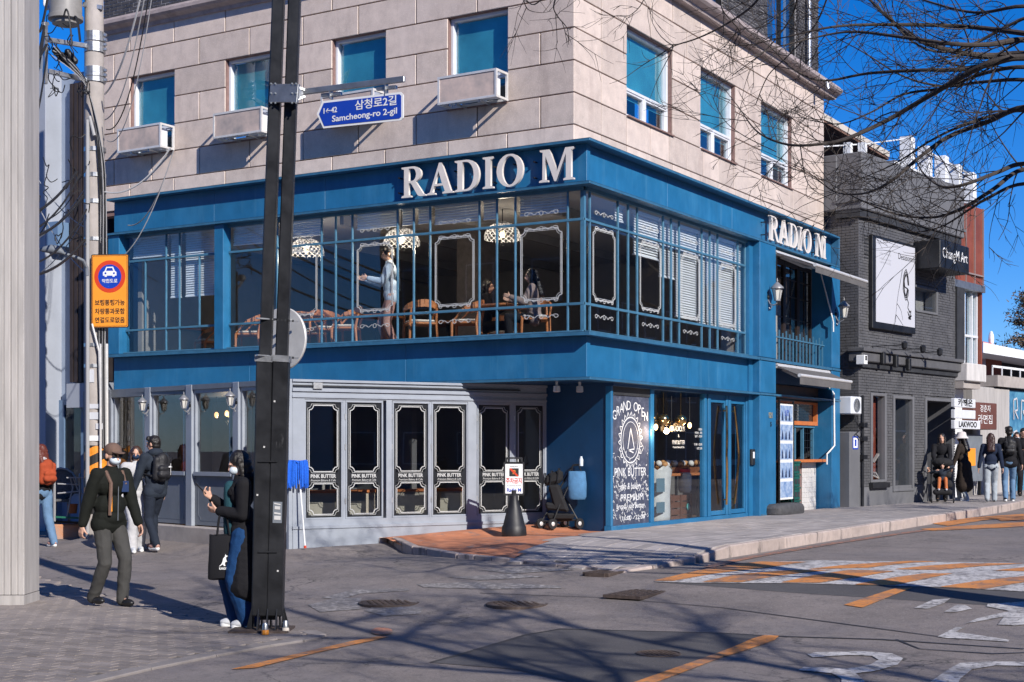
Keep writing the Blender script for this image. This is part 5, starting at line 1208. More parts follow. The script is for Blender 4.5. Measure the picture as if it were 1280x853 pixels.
# woven pendant lamps
def pendant():
    t = thing('pendant_lamp', (0,0,0), 'x', 'pendant lamp', 'woven pendant lamps'); b = MB(); n = 18; R0 = .30
    prof_ = [(R0*sin(a), .02+.26*cos(a)) for a in [0.25+i*(1.45)/6 for i in range(7)]]
    for k in range(n):
        for sg in (-1, 1):
            P = [(r*cos(2*pi*k/n+sg*i*.28), r*sin(2*pi*k/n+sg*i*.28), z) for i, (r, z) in enumerate(prof_)]
            for i in range(len(P)-1): b.bar(P[i], P[i+1], .010, .006)
    b.build('woven_shade', M_faint, t); k = MB(); k.tube([(0,0,.25), (0,0,1.0)], .008, 6); k.build('cord', M_black, t)
    k = MB(); k.ell((0,0,.08), (.05,.05,.06), 10, 8); k.build('bulb', mat('added_glow_bulb', (1,.9,.7), .5, emit=((1,.75,.42), 2.2)), t); return t  # bulb given an added glow
pd = pendant(); fP = [True]
for u, v, d, lab in ((383, 318, 24.6, 'woven pendant lamp seen just right of the black street pole'), (502, 306, 23.6, 'woven pendant lamp above the waiter'), (628, 299, 23.5, 'woven pendant lamp left of the corner window frame')):
    q = DP(u, v, d); o = place(pd, u, d, q.z, 0, lab, fP)
    l_ = bpy.data.lights.new('pendant_room_fill', 'POINT'); l_.energy = 19; l_.color = (1, .82, .6); l_.shadow_soft_size = .06; lo_ = bpy.data.objects.new('pendant_room_fill', l_); C.objects.link(lo_); lo_.location = (q.x, q.y, q.z-.06)  # fill light added at each pendant to brighten the upstairs room
# flower pot plants etc: small bulbs in the dark room
M_warm = mat('warm_bulb', (1,.8,.5), .5, emit=((1,.55,.2), 1.6))
def bulb(u, v, d, z1, lab, r=.035, name='bulb_pendant', m=None):
    q = DP(u, v, d); t = thing(name, q, lab, 'hanging bulb', 'small hanging bulbs'); k = MB(); k.ell((0,0,0), (r,r,r*1.5), 10, 7); o = k.build('bulb', m or M_warm, None); o.parent = t
    k = MB(); k.tube([(0,0,r), (0,0,z1-q.z)], .006, 5); o = k.build('cord', M_black, None); o.parent = t
for i, (u, v, d) in enumerate(((270.5,519,24), (283.5,517,24.2), (286.5,518.5,24.6))): bulb(u, v, d, 2.6, ['small warm bulb alone in the alley window right of the backpacker', 'left one of two close warm bulbs in the alley window', 'right one of two close warm bulbs in the alley window'][i])
for i, (u, v) in enumerate(((819.8,534), (839.3,536), (862,532))): bulb(u, v, 23.3+i*.5, 2.6, ['clear bulb at the left edge of the shop window', 'clear bulb between the two brass globes', 'clear bulb right of the brass globes'][i], .035)
for i, (u, v) in enumerate(((829.4, 525), (851, 525.5))):
    q = DP(u, v, 23.6+i*.4); t = thing('brass_globe_lamp', q, ['left brass globe lamp hanging in the shop window', 'right brass globe lamp hanging in the shop window'][i], 'pendant lamp', 'brass globe lamps')
    k = MB(); k.ell((0,0,0), (.095,.095,.095), 20, 14); o = k.build('globe', M_brass, None, smooth='all'); o.parent = t; k = MB(); k.tube([(0,0,.09), (0,0,.45)], .008, 6); o = k.build('cord', M_brass, None); o.parent = t
for u, v, d in ((819.8,534,23.1), (862,532,24.1), (285,522,24.0)):
    q = DP(u, v, d); l_ = bpy.data.lights.new('bulb_light', 'POINT'); l_.energy = 9; l_.color = (1, .75, .5); l_.shadow_soft_size = .05; lo_ = bpy.data.objects.new('bulb_light', l_); C.objects.link(lo_); lo_.location = (q.x, q.y, q.z-.09)
# ---- shop window display
def sx(u): return FR.px(u, 600, -.9)[0]
def sn(u, n): return FR.px(u, 600, n)[0]
sh = thing('display_shelf', FR.p(3.6, .5, -.9), 'wooden display shelf with dark legs behind the shop window', 'shelf')
zsh = 1.29
MB().wbox(FR, sn(817,-.75), sn(876,-.75), zsh-.05, zsh, -1.3, -.75).build('shelf_board', M_wood, sh, bevel=.006)
for s in (sn(818,-.78), sn(846,-.78), sn(873,-.78)): MB().wbox(FR, s, s+.04, .44, zsh-.051, -.82, -.78).build('leg', M_black, sh)
M_bread = mat('golden_bread', (.48,.24,.09), .6, var=(12,.3), bump=(30,.3)); M_paper = mat('white_wrapping', (.6,.58,.56), .7, var=(20,.1), bump=(20,.5)); M_rattan = mat('brown_rattan', (.28,.12,.05), .7, var=(30,.3), bump=(60,.6))
for i in range(3):
    s = sn(824+i*20,-1.0); t = thing('bread_basket', FR.p(s, zsh, -1.0), ['long basket of wrapped buns at the left end of the window shelf', 'basket of wrapped buns in the middle of the window shelf', 'basket of wrapped buns at the right of the window shelf'][i], 'basket', 'bread baskets on the window shelf')
    k = MB(); k.lathe([(.22,0),(.29,.10),(.27,.10),(.21,.02)], FR.p(s, zsh+.002, -1.0), 18); k.build('basket', M_rattan, t)
    R_ = random.Random(i)
    for j in range(7):
        k = MB(); a = j*.9; q = FR.p(s+.15*cos(a), zsh+.12+R_.uniform(0,.07), -1.0+.13*sin(a)); k.ell(q, (.07,.06,.055), 9, 6, Matrix.Rotation(R_.uniform(0,3), 3, 'X')); k.build('wrapped_bun', M_paper if j % 2 else M_bread, t, smooth='all')
M_foil = mat('white_planter_bag', (.55,.56,.55), .5, var=(8,.1), bump=(12,.8)); M_bagprint = mat('blue_grey_bag_print', (.10,.18,.23), .6)
t = thing('paper_sack', FR.p(sn(826,-.5), .45, -.55), 'tall white sack with blue grey label standing inside the shop window', 'sack')
k = MB(); P = [(.26,.0),(.28,.12),(.27,.5),(.30,.78),(.33,.95)]; 
vs = [];
for w_, z in P:
    for a in range(14): vs.append(FR.p(sn(826,-.6)+w_*cos(a*2*pi/14)*(1+.04*sin(a*3)), .445+z+(.05*sin(a*2) if z > .8 else 0), -.62+w_*.55*sin(a*2*pi/14)))
k.add(vs, [(i*14+j, i*14+(j+1)%14, (i+1)*14+(j+1)%14, (i+1)*14+j) for i in range(4) for j in range(14)]+[tuple(range(14))]); k.build('sack', M_foil, t, smooth='all')
for z0, z1 in ((.55, .78), (.20, .38)): MB().wbox(FR, sn(826,-.45)-.16, sn(826,-.45)+.16, .445+z0, .445+z1, -.46, -.452).build('label', M_bagprint, t)
for i in range(2):
    s = sn(837+i*12.5,-.6); t = thing('wooden_crate', FR.p(s, .45, -.7), ['left brown wooden crate on the shop floor behind the window', 'right brown wooden crate with a round blue tag behind the window'][i], 'crate', 'brown crates in the shop window')
    for j in range(4):
        for a, c, n0, n1 in ((s, s+.48, -.62, -.60), (s, s+.48, -.92, -.90)): MB().wbox(FR, a, c, .45+j*.12, .55+j*.12, n0, n1).build('slat', M_wooddark, t)
    for sx_ in (s, s+.455): MB().wbox(FR, sx_, sx_+.025, .45, .92, -.598, -.575).build('post', M_wooddark, t)
    MB().wbox(FR, s+.01, s+.47, .45, .47, -.895, -.625).build('base', M_wooddark, t)
    if i: k = MB(); k.lathe([(.06,0),(.06,.006)], FR.p(s+.30, .70, -.572), 16, Matrix(((1,0,0),(0,0,-1),(0,1,0)))); k.build('round_tag', mat('turquoise_tag', (.1,.45,.42), .5), t)
t = thing('glass_jar', FR.p(sn(856,-.76), .93, -.76), 'pale jar with red lid standing on the crates in the shop window', 'jar')
k = MB(); k.lathe([(.09,0),(.12,.05),(.12,.33),(.09,.36)], FR.p(sn(856,-.76), .94, -.76), 14); k.build('body', M_foil, t, smooth=True); k = MB(); k.lathe([(.10,0),(.10,.06)], FR.p(sn(856,-.76), 1.301, -.76), 14); k.build('lid', M_redtext, t)
# banner stand with its weight, crates
t = thing('banner_stand', FR.p(8.25, .44, .02), 'tall narrow roll-up banner with five blue photographs in front of the kiosk', 'banner')
b0, b1 = FR.px(977, 560, .05)[0], FR.px(993, 560, .05)[0]
f = MB(); f.wbox(FR, b0-.05, b0-.02, .5, 2.66, .0, .03); f.wbox(FR, b1+.02, b1+.05, .5, 2.66, .0, .03); f.wbox(FR, b0-.05, b1+.05, 2.66, 2.69, .0, .03); f.build('frame', M_black, t)
MB().wbox(FR, b0-.01, b1+.01, .74, 2.60, .012, .018).build('banner_sheet', M_white, t)
M_ph = mat('blue_photograph', (.10,.20,.42), .5, var=(9,.5), col2=(.42,.52,.66)); M_phd = mat('dark_figures', (.02,.035,.09), .6)
for k in range(5):
    z = .78+k*.37; MB().wbox(FR, b0+.02, b1-.02, z, z+.31, .018, .021).build('photograph', M_ph, t)
    if 0 < k < 5:
        f = MB()
        for q in (.18, .45, .72): 
            c = b0+(b1-b0)*q; f.prism([(c-.05, z+.02), (c+.05, z+.02), (c+.03, z+.14), (c, z+.2), (c-.03, z+.13)], lambda a, b_, d: FR.p(a, b_, d), .021, .023)
        f.build('printed_figures', M_phd, t)
text('삼청', FR, (b0+b1)/2, 2.42, .14, .023, M_signblue, 'banner_lettering', t, .001)
MB().wbox(FR, b0-.1, b1+.05, .50, .56, -.05, .12).build('foot_bar', M_black, t)
t = thing('banner_weight', FR.p(8.1, .44, .1), 'squat dark grey stone weight at the foot of the banner', 'stone weight')
k = MB(); r0, r1 = FR.px(970.5, 640, .2)[0], FR.px(1002, 640, .2)[0]; c = (r0+r1)/2; w_ = (r1-r0)/2
vs = []
for z, e in ((.0,.9),(.04,1),(.15,1),(.20,.93),(.23,.8)):
    for a in range(20):
        th = 2*pi*a/20; q = abs(cos(th))**.35*(1 if cos(th) > 0 else -1); y = abs(sin(th))**.5*(1 if sin(th) > 0 else -1); vs.append(FR.p(c+q*w_*e, .445+z, .10+y*.22*e))
k.add(vs, [(i*20+j, i*20+(j+1)%20, (i+1)*20+(j+1)%20, (i+1)*20+j) for i in range(4) for j in range(20)]+[tuple(range(20)), tuple(range(99, 79, -1))]); k.build('stone_block', mat('dark_cast_stone', (.06,.06,.065), .8, var=(12,.3), bump=(40,.5)), t, smooth=True)
M_green = mat('dark_green_plastic_crate', (.005,.085,.07), .5, var=(8,.2))
g0, g1 = FR.px(992, 610, .0)[0], FR.px(1003, 610, .0)[0]
for k in range(4):
    t = thing('plastic_crate', FR.p(g0, .44+k*.26, 0), 'dark green plastic crate behind the banner, ' + ['bottom one of the stack', 'second from the bottom of the stack', 'third from the bottom of the stack', 'topmost of the stack'][k], 'crate', 'green crates stacked behind the banner')
    f = MB(); z = .445+k*.26; f.wbox(FR, g0, g1, z, z+.22, -.30, -.05); f.build('crate_body', M_green, t, bevel=.01)
    f = MB(); f.wbox(FR, g0-.015, g1+.015, z+.222, z+.255, -.31, -.035); 
    f.build('rim', M_green, t); f = MB()
    for j in range(3): f.wbox(FR, g0+.05+j*.16, g0+.16+j*.16, z+.06, z+.16, -.05, -.045)
    f.build('handhold', M_charcoal, t)
# ---------------------------------------------------------------- street furniture
def V(*a): return Vector(a)
def on_ground(u, v, dz=0): return G(u, v, dz)
# black twin street pole
pd_ = 13.4; base = DP(335, 787, pd_); gz = gh(base.x, base.y)+.02
TP = thing('street_pole', (base.x, base.y, gz), 'scratched black twin column street pole with a flared foot', 'pole')
RT = Vector((E1[0], E2[0], 0)); AW = Vector((E1[1], E2[1], 0))       # right and away as seen from the camera
for u0, um, u1 in ((325.5, 331.5, 350.5), (344, 352, 370.5)):
    a, m_, c = DP(u0, 770, pd_), DP(um, 447, pd_), DP(u1, -60, pd_)
    MB().bar(a, m_, .148, .148, up=AW).build('lower_column', M_black, TP, bevel=.012); MB().bar(m_+V(0,0,-.05), c, .112, .112, up=AW).build('upper_column', M_black, TP, bevel=.012)
    MB().bar(DP(um-.3, 453, pd_), DP(um+.2, 445, pd_), .165, .165, up=AW).build('collar', M_steel, TP)
MB().bar(DP(335,775,pd_)-V(0,0,0), DP(335.8,668,pd_), .018, .15, up=RT).build('weld_plate', M_black, TP)
b = MB().bar(base+RT*-.33+V(0,0,.0)-AW*0, base+RT*.22, .46, .02); b.build('base_plate', M_iron, TP)
for k in (-1, 0, 1):
    for sgn in (-1, 1):
        c = base+RT*(.01+k*.085)+V(0,0,0); c.z = gz+.02
        b = MB(); q = [c+AW*(.07*sgn), c+AW*(.17*sgn), c+AW*(.07*sgn)+V(0,0,.19)]
        b.add([p+RT*-.006 for p in q]+[p+RT*.006 for p in q], [(0,1,2), (5,4,3), (0,3,4,1), (1,4,5,2), (2,5,3,0)]); b.build('gusset', M_black, TP)
for sgn in (-1, 1):
    c = base+V(0,0,0); c.z = gz+.02; q = [c+RT*(.0+.140*sgn), c+RT*(.0+.19*sgn), c+RT*(.0+.140*sgn)+V(0,0,.20)]
    for off in (-.06, .06): MB().add([p+AW*(off-.006) for p in q]+[p+AW*(off+.006) for p in q], [(0,1,2), (5,4,3), (0,3,4,1), (1,4,5,2), (2,5,3,0)]).build('gusset', M_black, TP)
for v in (577+0, 690): MB().bar(DP(323, v, pd_-.08), DP(346.5, v-.0, pd_-.08), .02, .012).build('weld_seam', M_black, TP)
nb_ = MB().bar(DP(346.5, 654, pd_-.078), DP(347.2, 627.5, pd_-.078), .085, .006, up=AW).build('id_plate', M_greydark, TP)
for v0, v1, w in ((650,645,.06), (643,641,.06), (637,633,.05), (631,629.5,.06)): MB().bar(DP(346.6, v0, pd_-.083), DP(346.9, v1, pd_-.083), w, .004, up=AW).build('plate_print', M_alu, TP)
for u, v in ((321.5, 620), (343, 503), (347, 715), (330, 560)): MB().bar(DP(u, v, pd_-.078), DP(u+.4, v-2.2, pd_-.078), .016, .004, up=AW).build('paint_chip', M_alu, TP)
# bolt caps
for i, (u, v, lab) in enumerate(((298, 783, 'orange and grey bolt cap left of the black pole foot'), (331.5, 793, 'orange and grey bolt cap in front of the black pole foot'), (357, 790, 'pale bolt cap right of the black pole foot'))):
    q = G(u, v, .02); t = thing('bolt_cap', q, lab, 'bolt cap', 'bolt caps round the pole foot')
    MB().lathe([(.034,0),(.032,.035),(.028,.04)], q, 12).build('lower_ring', M_orange if i < 2 else M_cushion, t, smooth=True); MB().lathe([(.028,.041),(.024,.09),(.016,.105)], q, 12).build('cap', M_steel, t, smooth=True)
# street name sign on its arm
dL, dR = 13.25, 12.75
def SP(u, v, off=0.0):                                      # point of the sign plane
    t = (u-372)/133.0; d = 13.32+(12.78-13.32)*t; return DP(u, v, d-off)
SG = thing('street_name_sign', SP(450, 140), 'blue arrow shaped street name sign hanging from a steel arm on the black pole', 'street sign')
F_arm = MB(); A0, A1 = SP(366, 117), SP(506, 99); F_arm.bar(A0, A1, .03, .055); F_arm.build('arm', M_steel, SG, bevel=.006)
MB().bar(SP(338, 117, .12), SP(373, 117, .12), .03, .17).build('clamp_plate', M_steel, SG, bevel=.004); MB().bar(SP(338, 117, -.10), SP(373, 117, -.10), .03, .17).build('clamp_plate', M_steel, SG)
b = MB(); b.bar(SP(366,108,.1), SP(381,113,.0), .04, .02); b.bar(SP(366,127,.1), SP(381,121,.0), .04, .02); b.bar(SP(378,117,.0), SP(366,117,.12), .05, .10); b.build('bracket_arm', M_steel, SG)
for u in (338.8, 344, 370, 365):
    for v in (105, 117, 129): 
        q = SP(u, v, .14); MB().ell(q, (.011,.011,.011), 6, 4).build('bolt', M_greydark, SG)
sd = (SP(505, 120)-SP(397, 134)); sd.z = 0; sd.normalize(); sn = Vector((sd.y, -sd.x, 0))
if (Vector((camx, camy, 0))-SP(450,140)).dot(sn) < 0: sn = -sn
sO = SP(397, 143)
def sgn_pt(u, v, n=0):                                      # measured point -> on sign plane, raised n
    o = Vector((camx, camy, EYE)); d = (DP(u, v, 10)-o); t = (sO-o).dot(sn)/d.dot(sn); return o+d*t+sn*n
arr = [(397,143),(404,127),(501.5,115.5),(505,119),(505,147.5),(502,151),(405,161)]
b = MB(); q0 = [sgn_pt(u, v, .0) for u, v in arr]; q1 = [sgn_pt(u, v, .012) for u, v in arr]; n = len(arr)
b.add(q0+q1, [tuple(range(n)), tuple(range(2*n-1, n-1, -1))]+[(i,(i+1)%n,n+(i+1)%n,n+i) for i in range(n)]); b.build('white_border', M_white, SG)
arr2 = [(400,143),(405.8,129.5),(500.5,118.4),(502.5,120.5),(502.5,146.5),(500.5,148.6),(406.5,158.2)]
b = MB(); q0 = [sgn_pt(u, v, .0125) for u, v in arr2]; q1 = [sgn_pt(u, v, .015) for u, v in arr2]
b.add(q0+q1, [tuple(range(n)), tuple(range(2*n-1, n-1, -1))]+[(i,(i+1)%n,n+(i+1)%n,n+i) for i in range(n)]); b.build('blue_face', M_signblue, SG)
upv = Vector((0,0,1)); rv = upv.cross(sn)
def sign_text(tx, u, v, size, width):
    p = sgn_pt(u, v, .0165); M4 = Matrix(((rv.x,0,sn.x,p.x),(rv.y,0,sn.y,p.y),(0,1,0,p.z),(0,0,0,1)))
    text(tx, None, 0, 0, size, 0, M_white, 'sign_lettering', SG, .0008, width=width, M4=M4, bold=.0012)
ppm = F_PX/13.0
sign_text('삼청로2길', 471, 130, .095, 57/ppm/.93); sign_text('Samcheong-ro 2-gil', 456.5, 144.5, .078, 90/ppm/.93); sign_text('1←42', 413.5, 139, .07, 19/ppm/.93)
for u in (413, 482):
    b = MB(); b.bar(sgn_pt(u, 124, -.01), sgn_pt(u, 114 if u < 450 else 104, -.01), .05, .012); b.bar(sgn_pt(u-12, 119 if u < 450 else 111, -.02), sgn_pt(u+12, 116.5 if u < 450 else 108.5, -.02), .035, .03); b.build('hanger', M_steel, SG)
# round sign seen from behind
dc = DP(353, 424, 13.75); RS = thing('round_sign', dc, 'round grey metal sign seen from behind, strapped to the black pole', 'round sign')
dn = (RT*.55+AW*.8).normalized(); dx_ = Vector((-dn.y, dn.x, 0)); R3 = Matrix(((dx_.x, 0, dn.x), (dx_.y, 0, dn.y), (0, 1, 0)))
MB().lathe([(.295,.0),(.30,.012),(.285,.03),(.0,.05)], dc, 40, R3).build('disc', M_steel, RS, smooth=True); MB().lathe([(.298,-.008),(.306,0),(.300,.02),(.286,.02)], dc, 40, R3).build('rim', M_alu, RS, smooth=True)
for v in (398, 444):
    b = MB(); b.bar(DP(321, v, 13.28), DP(372, v+4, 13.55), .035, .012); b.bar(DP(320, v, 13.55), DP(366, v+2, 13.6), .03, .012); b.build('strap', M_steel, RS)
    for k in range(7): MB().bar(DP(337+k*4.7, v+1.2+k*.35, 13.35), DP(339+k*4.7, v+1.4+k*.35, 13.35), .014, .02).build('strap_hole', M_dark, RS)
# ---------------------------------------------------------------- concrete utility pole
ud = 24.6; ub = DP(120, 640, ud); uz = gh(ub.x, ub.y)
UP = thing('utility_pole', (ub.x, ub.y, uz), 'tall concrete utility pole with striped foot, transformer and tangled cables', 'utility pole')
def UX(v): return 119.8-(563-v)*.0025
b = MB(); b.tube([(ub.x, ub.y, uz-.1), DP(118.2, 300, ud), DP(117.4, -60, ud)], [.19, .175, .155], 20); b.build('shaft', M_conc, UP, smooth=True)
for v, r, h in [(45,.17,.05),(51,.172,.03),(57,.172,.03),(63,.172,.05),(89,.172,.05),(95,.174,.03),(101,.174,.04),(188,.178,.035),(220,.178,.035),(253,.18,.035),(300,.18,.03),(432,.186,.03),(458,.186,.03)]:
    q = DP(UX(v), v, ud); MB().lathe([(r,-h),(r+.008,-h),(r+.008,h),(r,h)], q, 20).build('steel_band', M_steel, UP)
    if v < 110: MB().bar(q+RT*.17+AW*-.05, q+RT*.22+AW*-.05, .05, .04).build('band_bolt', M_steel, UP)
# striped sleeve
z0s, z1s = DP(120, 642, ud).z, DP(120, 557, ud).z
MB().lathe([(.196, 0), (.196, z1s-z0s)], (ub.x, ub.y, z0s), 24).build('striped_sleeve', M_signblack, UP)
for k in range(6):
    b = MB(); N = 24; zb = z0s-.25+k*.30
    for i in range(N):
        a0, a1 = 2*pi*i/N, 2*pi*(i+1)/N; r = .199
        def zz(a, off): return min(z1s-.01, max(z0s+.01, zb+off+.30*((a/(2*pi)*2) % 1.0001)))
        h0, h1 = a0/(2*pi)*2 % 1, a0/(2*pi)*2 % 1+2/N
        q = [zb+.30*h0, zb+.30*h1, zb+.30*h1+.14, zb+.30*h0+.14]; q = [min(z1s-.01, max(z0s+.01, t)) for t in q]
        if q[2]-q[1] < .005 and q[3]-q[0] < .005: continue
        b.add([(ub.x+r*cos(a0), ub.y+r*sin(a0), q[0]), (ub.x+r*cos(a1), ub.y+r*sin(a1), q[1]), (ub.x+r*cos(a1), ub.y+r*sin(a1), q[2]), (ub.x+r*cos(a0), ub.y+r*sin(a0), q[3])], [(0,1,2,3)])
    if b.v: b.build('orange_stripe', M_yellow, UP)
for (u, v, w, h) in ((116, 520, .20, .12), (118, 508, .16, .08), (114, 470, .10, .22), (118, 548, .24, .09), (124, 533, .12, .10)):
    q = DP(u, v, ud-.19); MB().bar(q-V(0,0,h/2), q+V(0,0,h/2), w, .006, up=AW).build('pasted_notice', M_faint if v != 548 else M_white, UP)
# steel brackets, transformer, splice closures
TR = thing('transformer', DP(82, 10, ud-.3), 'grey cylindrical transformer hung beside the top of the concrete utility pole', 'transformer')
q = DP(82, 22, ud-.35); MB().lathe([(.22,-.12),(.23,-.06),(.29,-.05),(.29,.02),(.27,.03),(.27,.8),(.24,.85)], q, 28).build('tank', mat('grey_transformer_paint', (.24,.23,.22), .5, var=(5,.15)), TR, smooth=True)
MB().bar(q+RT*.25+V(0,0,.35), DP(108, -6, ud), .08, .08).build('mounting_bracket', M_steel, TR)
for k in range(3): MB().tube([DP(56+k*5, -20, ud-.3), DP(56+k*5, 6, ud-.3), DP(60+k*4, 12, ud-.3)], .03, 8).build('bushing', M_pvc, TR, smooth=True)
for (a, c, w) in (((60,50,ud-.7),(110,58,ud-.1),.07), ((60,89,ud-.7),(110,101,ud-.1),.07), ((56.5,28,ud-.75),(56.5,105,ud-.75),.06), ((53,30,ud-.8),(60,30,ud-.7),.05), ((104,6,ud-.1),(128,10,ud-.1),.07)):
    MB().bar(DP(*a), DP(*c), w, w).build('bracket_arm', M_steel, UP)
for k, (u0, v0, u1, v1) in enumerate(((66,60,82,78),(74,66,90,84),(82,62,96,80))):
    b = MB(); p0, p1 = DP(u0, v0, ud-.5+k*.05), DP(u1, v1, ud-.45+k*.05); d = p1-p0; b.tube([p0, p0+d*.12, p0+d*.88, p1], [.02,.06,.06,.02], 10); tag(b.build('splice_closure', M_dark, None, smooth=True), ['upper left fat black cable splice under the pole arm', 'middle fat black cable splice under the pole arm', 'right fat black cable splice nearest the pole'][k], 'cable splice', 'black cable splices')
b = MB(); b.tube([DP(109.5,150,ud-.2), DP(109.5,680,ud-.2)], .035, 10); b.tube([DP(109.5,150,ud-.2), DP(112,146,ud-.2), DP(118,170,ud-.25)], .03, 8); b.build('conduit', M_cablegrey, UP, smooth=True)
b = MB(); b.tube([DP(133.5,560,ud-.1), DP(133,430,ud-.1)], .03, 8); b.tube([DP(125.5,430,ud-.25), DP(126,680,ud-.25)], .02, 8); b.tube([DP(115,405,ud-.25), DP(124,440,ud-.25), DP(126,520,ud-.24)], .018, 8); b.build('lower_conduit', M_alu, UP, smooth=True)
def catenary(p, q, sag, n=14):
    return [p.lerp(q, i/n)-V(0,0,sag*4*(i/n)*(1-i/n)) for i in range(n+1)]
def cable(pts, r, m=None, lab='', name='cable', group='cables on the utility pole', cat='cable'):
    b = MB().tube(pts, r, 5); o = b.build(name, m or M_cable, None, smooth=True); return tag(o, lab, cat, group)
R_ = random.Random(11)
b = MB()
bundles = {0: MB(), 1: MB()}
for k in range(8):
    b = bundles[0 if k % 3 != 1 else 1]
    du = R_.uniform(-2.5, 4); P = [DP(66+R_.uniform(-8,8), 58+R_.uniform(-6,12), ud-.6), DP(84+k*1.2, 72+k*2.6, ud-.5), DP(104+k, 98+k*2.5, ud-.35), DP(118+k*1.2, 150+k*4, ud-.24), DP(124.5+k*1.1+R_.uniform(-1,1), 230, ud-.2), DP(124.5+k*1.1+R_.uniform(-1.5,1.5), 330+k, ud-.17), DP(123+k*1.2+R_.uniform(-1,1), 430, ud-.2), DP(125+k*1.0, 560, ud-.15)]
    # smooth through the points
    Q = []
    for i in range(len(P)-1):
        p0, p1, p2, p3 = P[max(i-1,0)], P[i], P[i+1], P[min(i+2, len(P)-1)]
        for t in [j/6 for j in range(6)]: Q.append(.5*((2*p1)+(-p0+p2)*t+(2*p0-5*p1+4*p2-p3)*t*t+(-p0+3*p1-3*p2+p3)*t**3))
    b.tube(Q+[P[-1]], .008 if k % 3 else .012, 5)
for k in (0, 1): bundles[k].build('cable_bundle', (M_cable, M_cablegrey)[k], UP, smooth=True)['kind'] = 'stuff'
tang = MB()
for k in range(26):
    u, v = R_.uniform(52, 104), R_.uniform(195, 300) if k % 2 else R_.uniform(28, 120); d = ud-R_.uniform(.2, .8); P = [DP(u, v, d)]
    for j in range(6): u += R_.uniform(-9, 10); v += R_.uniform(-14, 12); P.append(DP(min(u, 112), v, d+R_.uniform(-.2,.2)))
    Q = []
    for i in range(len(P)-1):
        p0, p1, p2, p3 = P[max(i-1,0)], P[i], P[i+1], P[min(i+2, len(P)-1)]
        for t in [j/5 for j in range(5)]: Q.append(.5*((2*p1)+(-p0+p2)*t+(2*p0-5*p1+4*p2-p3)*t*t+(-p0+3*p1-3*p2+p3)*t**3))
    tang.tube(Q, .009, 4)
tag(tang.build('cable_tangle', M_cable, None), 'tangle of thin black cables between utility pole and white house', 'cables', kind='stuff')
W_ = [((56,30),(22,128),.3), ((56,36),(20,170),.4), ((58,55),(20,72),.2), ((60,60),(20,200),.5), ((96,215),(20,275),.15), ((100,218),(20,292),.25), ((104,245),(15,300),.2), ((108,262),(15,330),.3), ((106,300),(15,345),.2), ((40,-20),(31,60),.1), ((62,-20),(50,40),.1), ((80,20),(90,56),-.3), ((92,26),(100,52),-.2)]
for k, (a, c, sag) in enumerate(W_): cable(catenary(DP(*a, ud-.7), DP(*c, 20 if c[0] < 40 else ud-.8), sag), .016 if k % 2 else .022, None, 'black cable running left from the utility pole, number %s counted from the top' % ['one','two','three','four','five','six','seven','eight','nine','ten','eleven','twelve','thirteen'][k], group='cables running left from the pole')
for a, c in (((48,225),(108,285)), ((50,262),(106,340)), ((45,300),(110,230)), ((52,340),(112,262))): cable(catenary(DP(*a, 26.5), DP(*c, 25.5), .12), .009, M_cablegrey, 'thin grey stay wire before the white house, ' + {225:'falling to the right, the upper one',262:'falling to the right, the lower one',300:'rising to the right, the upper one',340:'rising to the right, the lower one'}[a[1]], group='thin wires before the white house')
for k, (a, c, da, dc_, sag, m, r) in enumerate((((176,-5),(131,118),23,24.4,.25,M_alu,.016), ((181,-5),(131,150),23,24.4,.45,M_cablegrey,.010), ((186,-5),(133,162),23,24.4,.6,M_cable,.010), ((190,-5),(134,176),23,24.4,.7,M_cablegrey,.008), ((213,185),(131,240),23.9,24.4,.25,M_alu,.014), ((217,188),(160,282),23.9,25.0,.35,M_cablegrey,.010), ((217,188),(130,330),23.9,24.6,.5,M_cablegrey,.008))):
    cable(catenary(DP(*a, da), DP(*c, dc_), sag), r, m, ['white drop cable falling from the roof to the utility pole','grey drop cable just right of the white one','black drop cable between roof and utility pole','faint rightmost drop cable from the roof','white cable hanging from the leftmost cage to the pole','grey cable looping down across the blue fascia','long grey cable from the cage to the orange sign'][k], group=None)
# lamp on its own thin pole
SL = thing('street_lamp', DP(109, 640, ud-.4), 'small grey arm street lamp reaching left beside the utility pole', 'street lamp')
b = MB(); b.tube([DP(109,345,ud-.5), DP(108.5,335,ud-.5), DP(104,326,ud-.6), DP(96,322,ud-.65), DP(80,317,ud-.7), DP(72,315,ud-.72)], [.03,.03,.028,.026,.024,.022], 8); b.build('arm', M_greydark, SL, smooth=True)
b = MB(); P = [DP(48,313,ud-.75), DP(54,312,ud-.75), DP(64,311.5,ud-.75), DP(74,313,ud-.74), DP(80,317,ud-.72)]; b.tube(P, [.01,.045,.075,.07,.02], 12); b.build('lamp_head', M_greydark, SL, smooth=True)
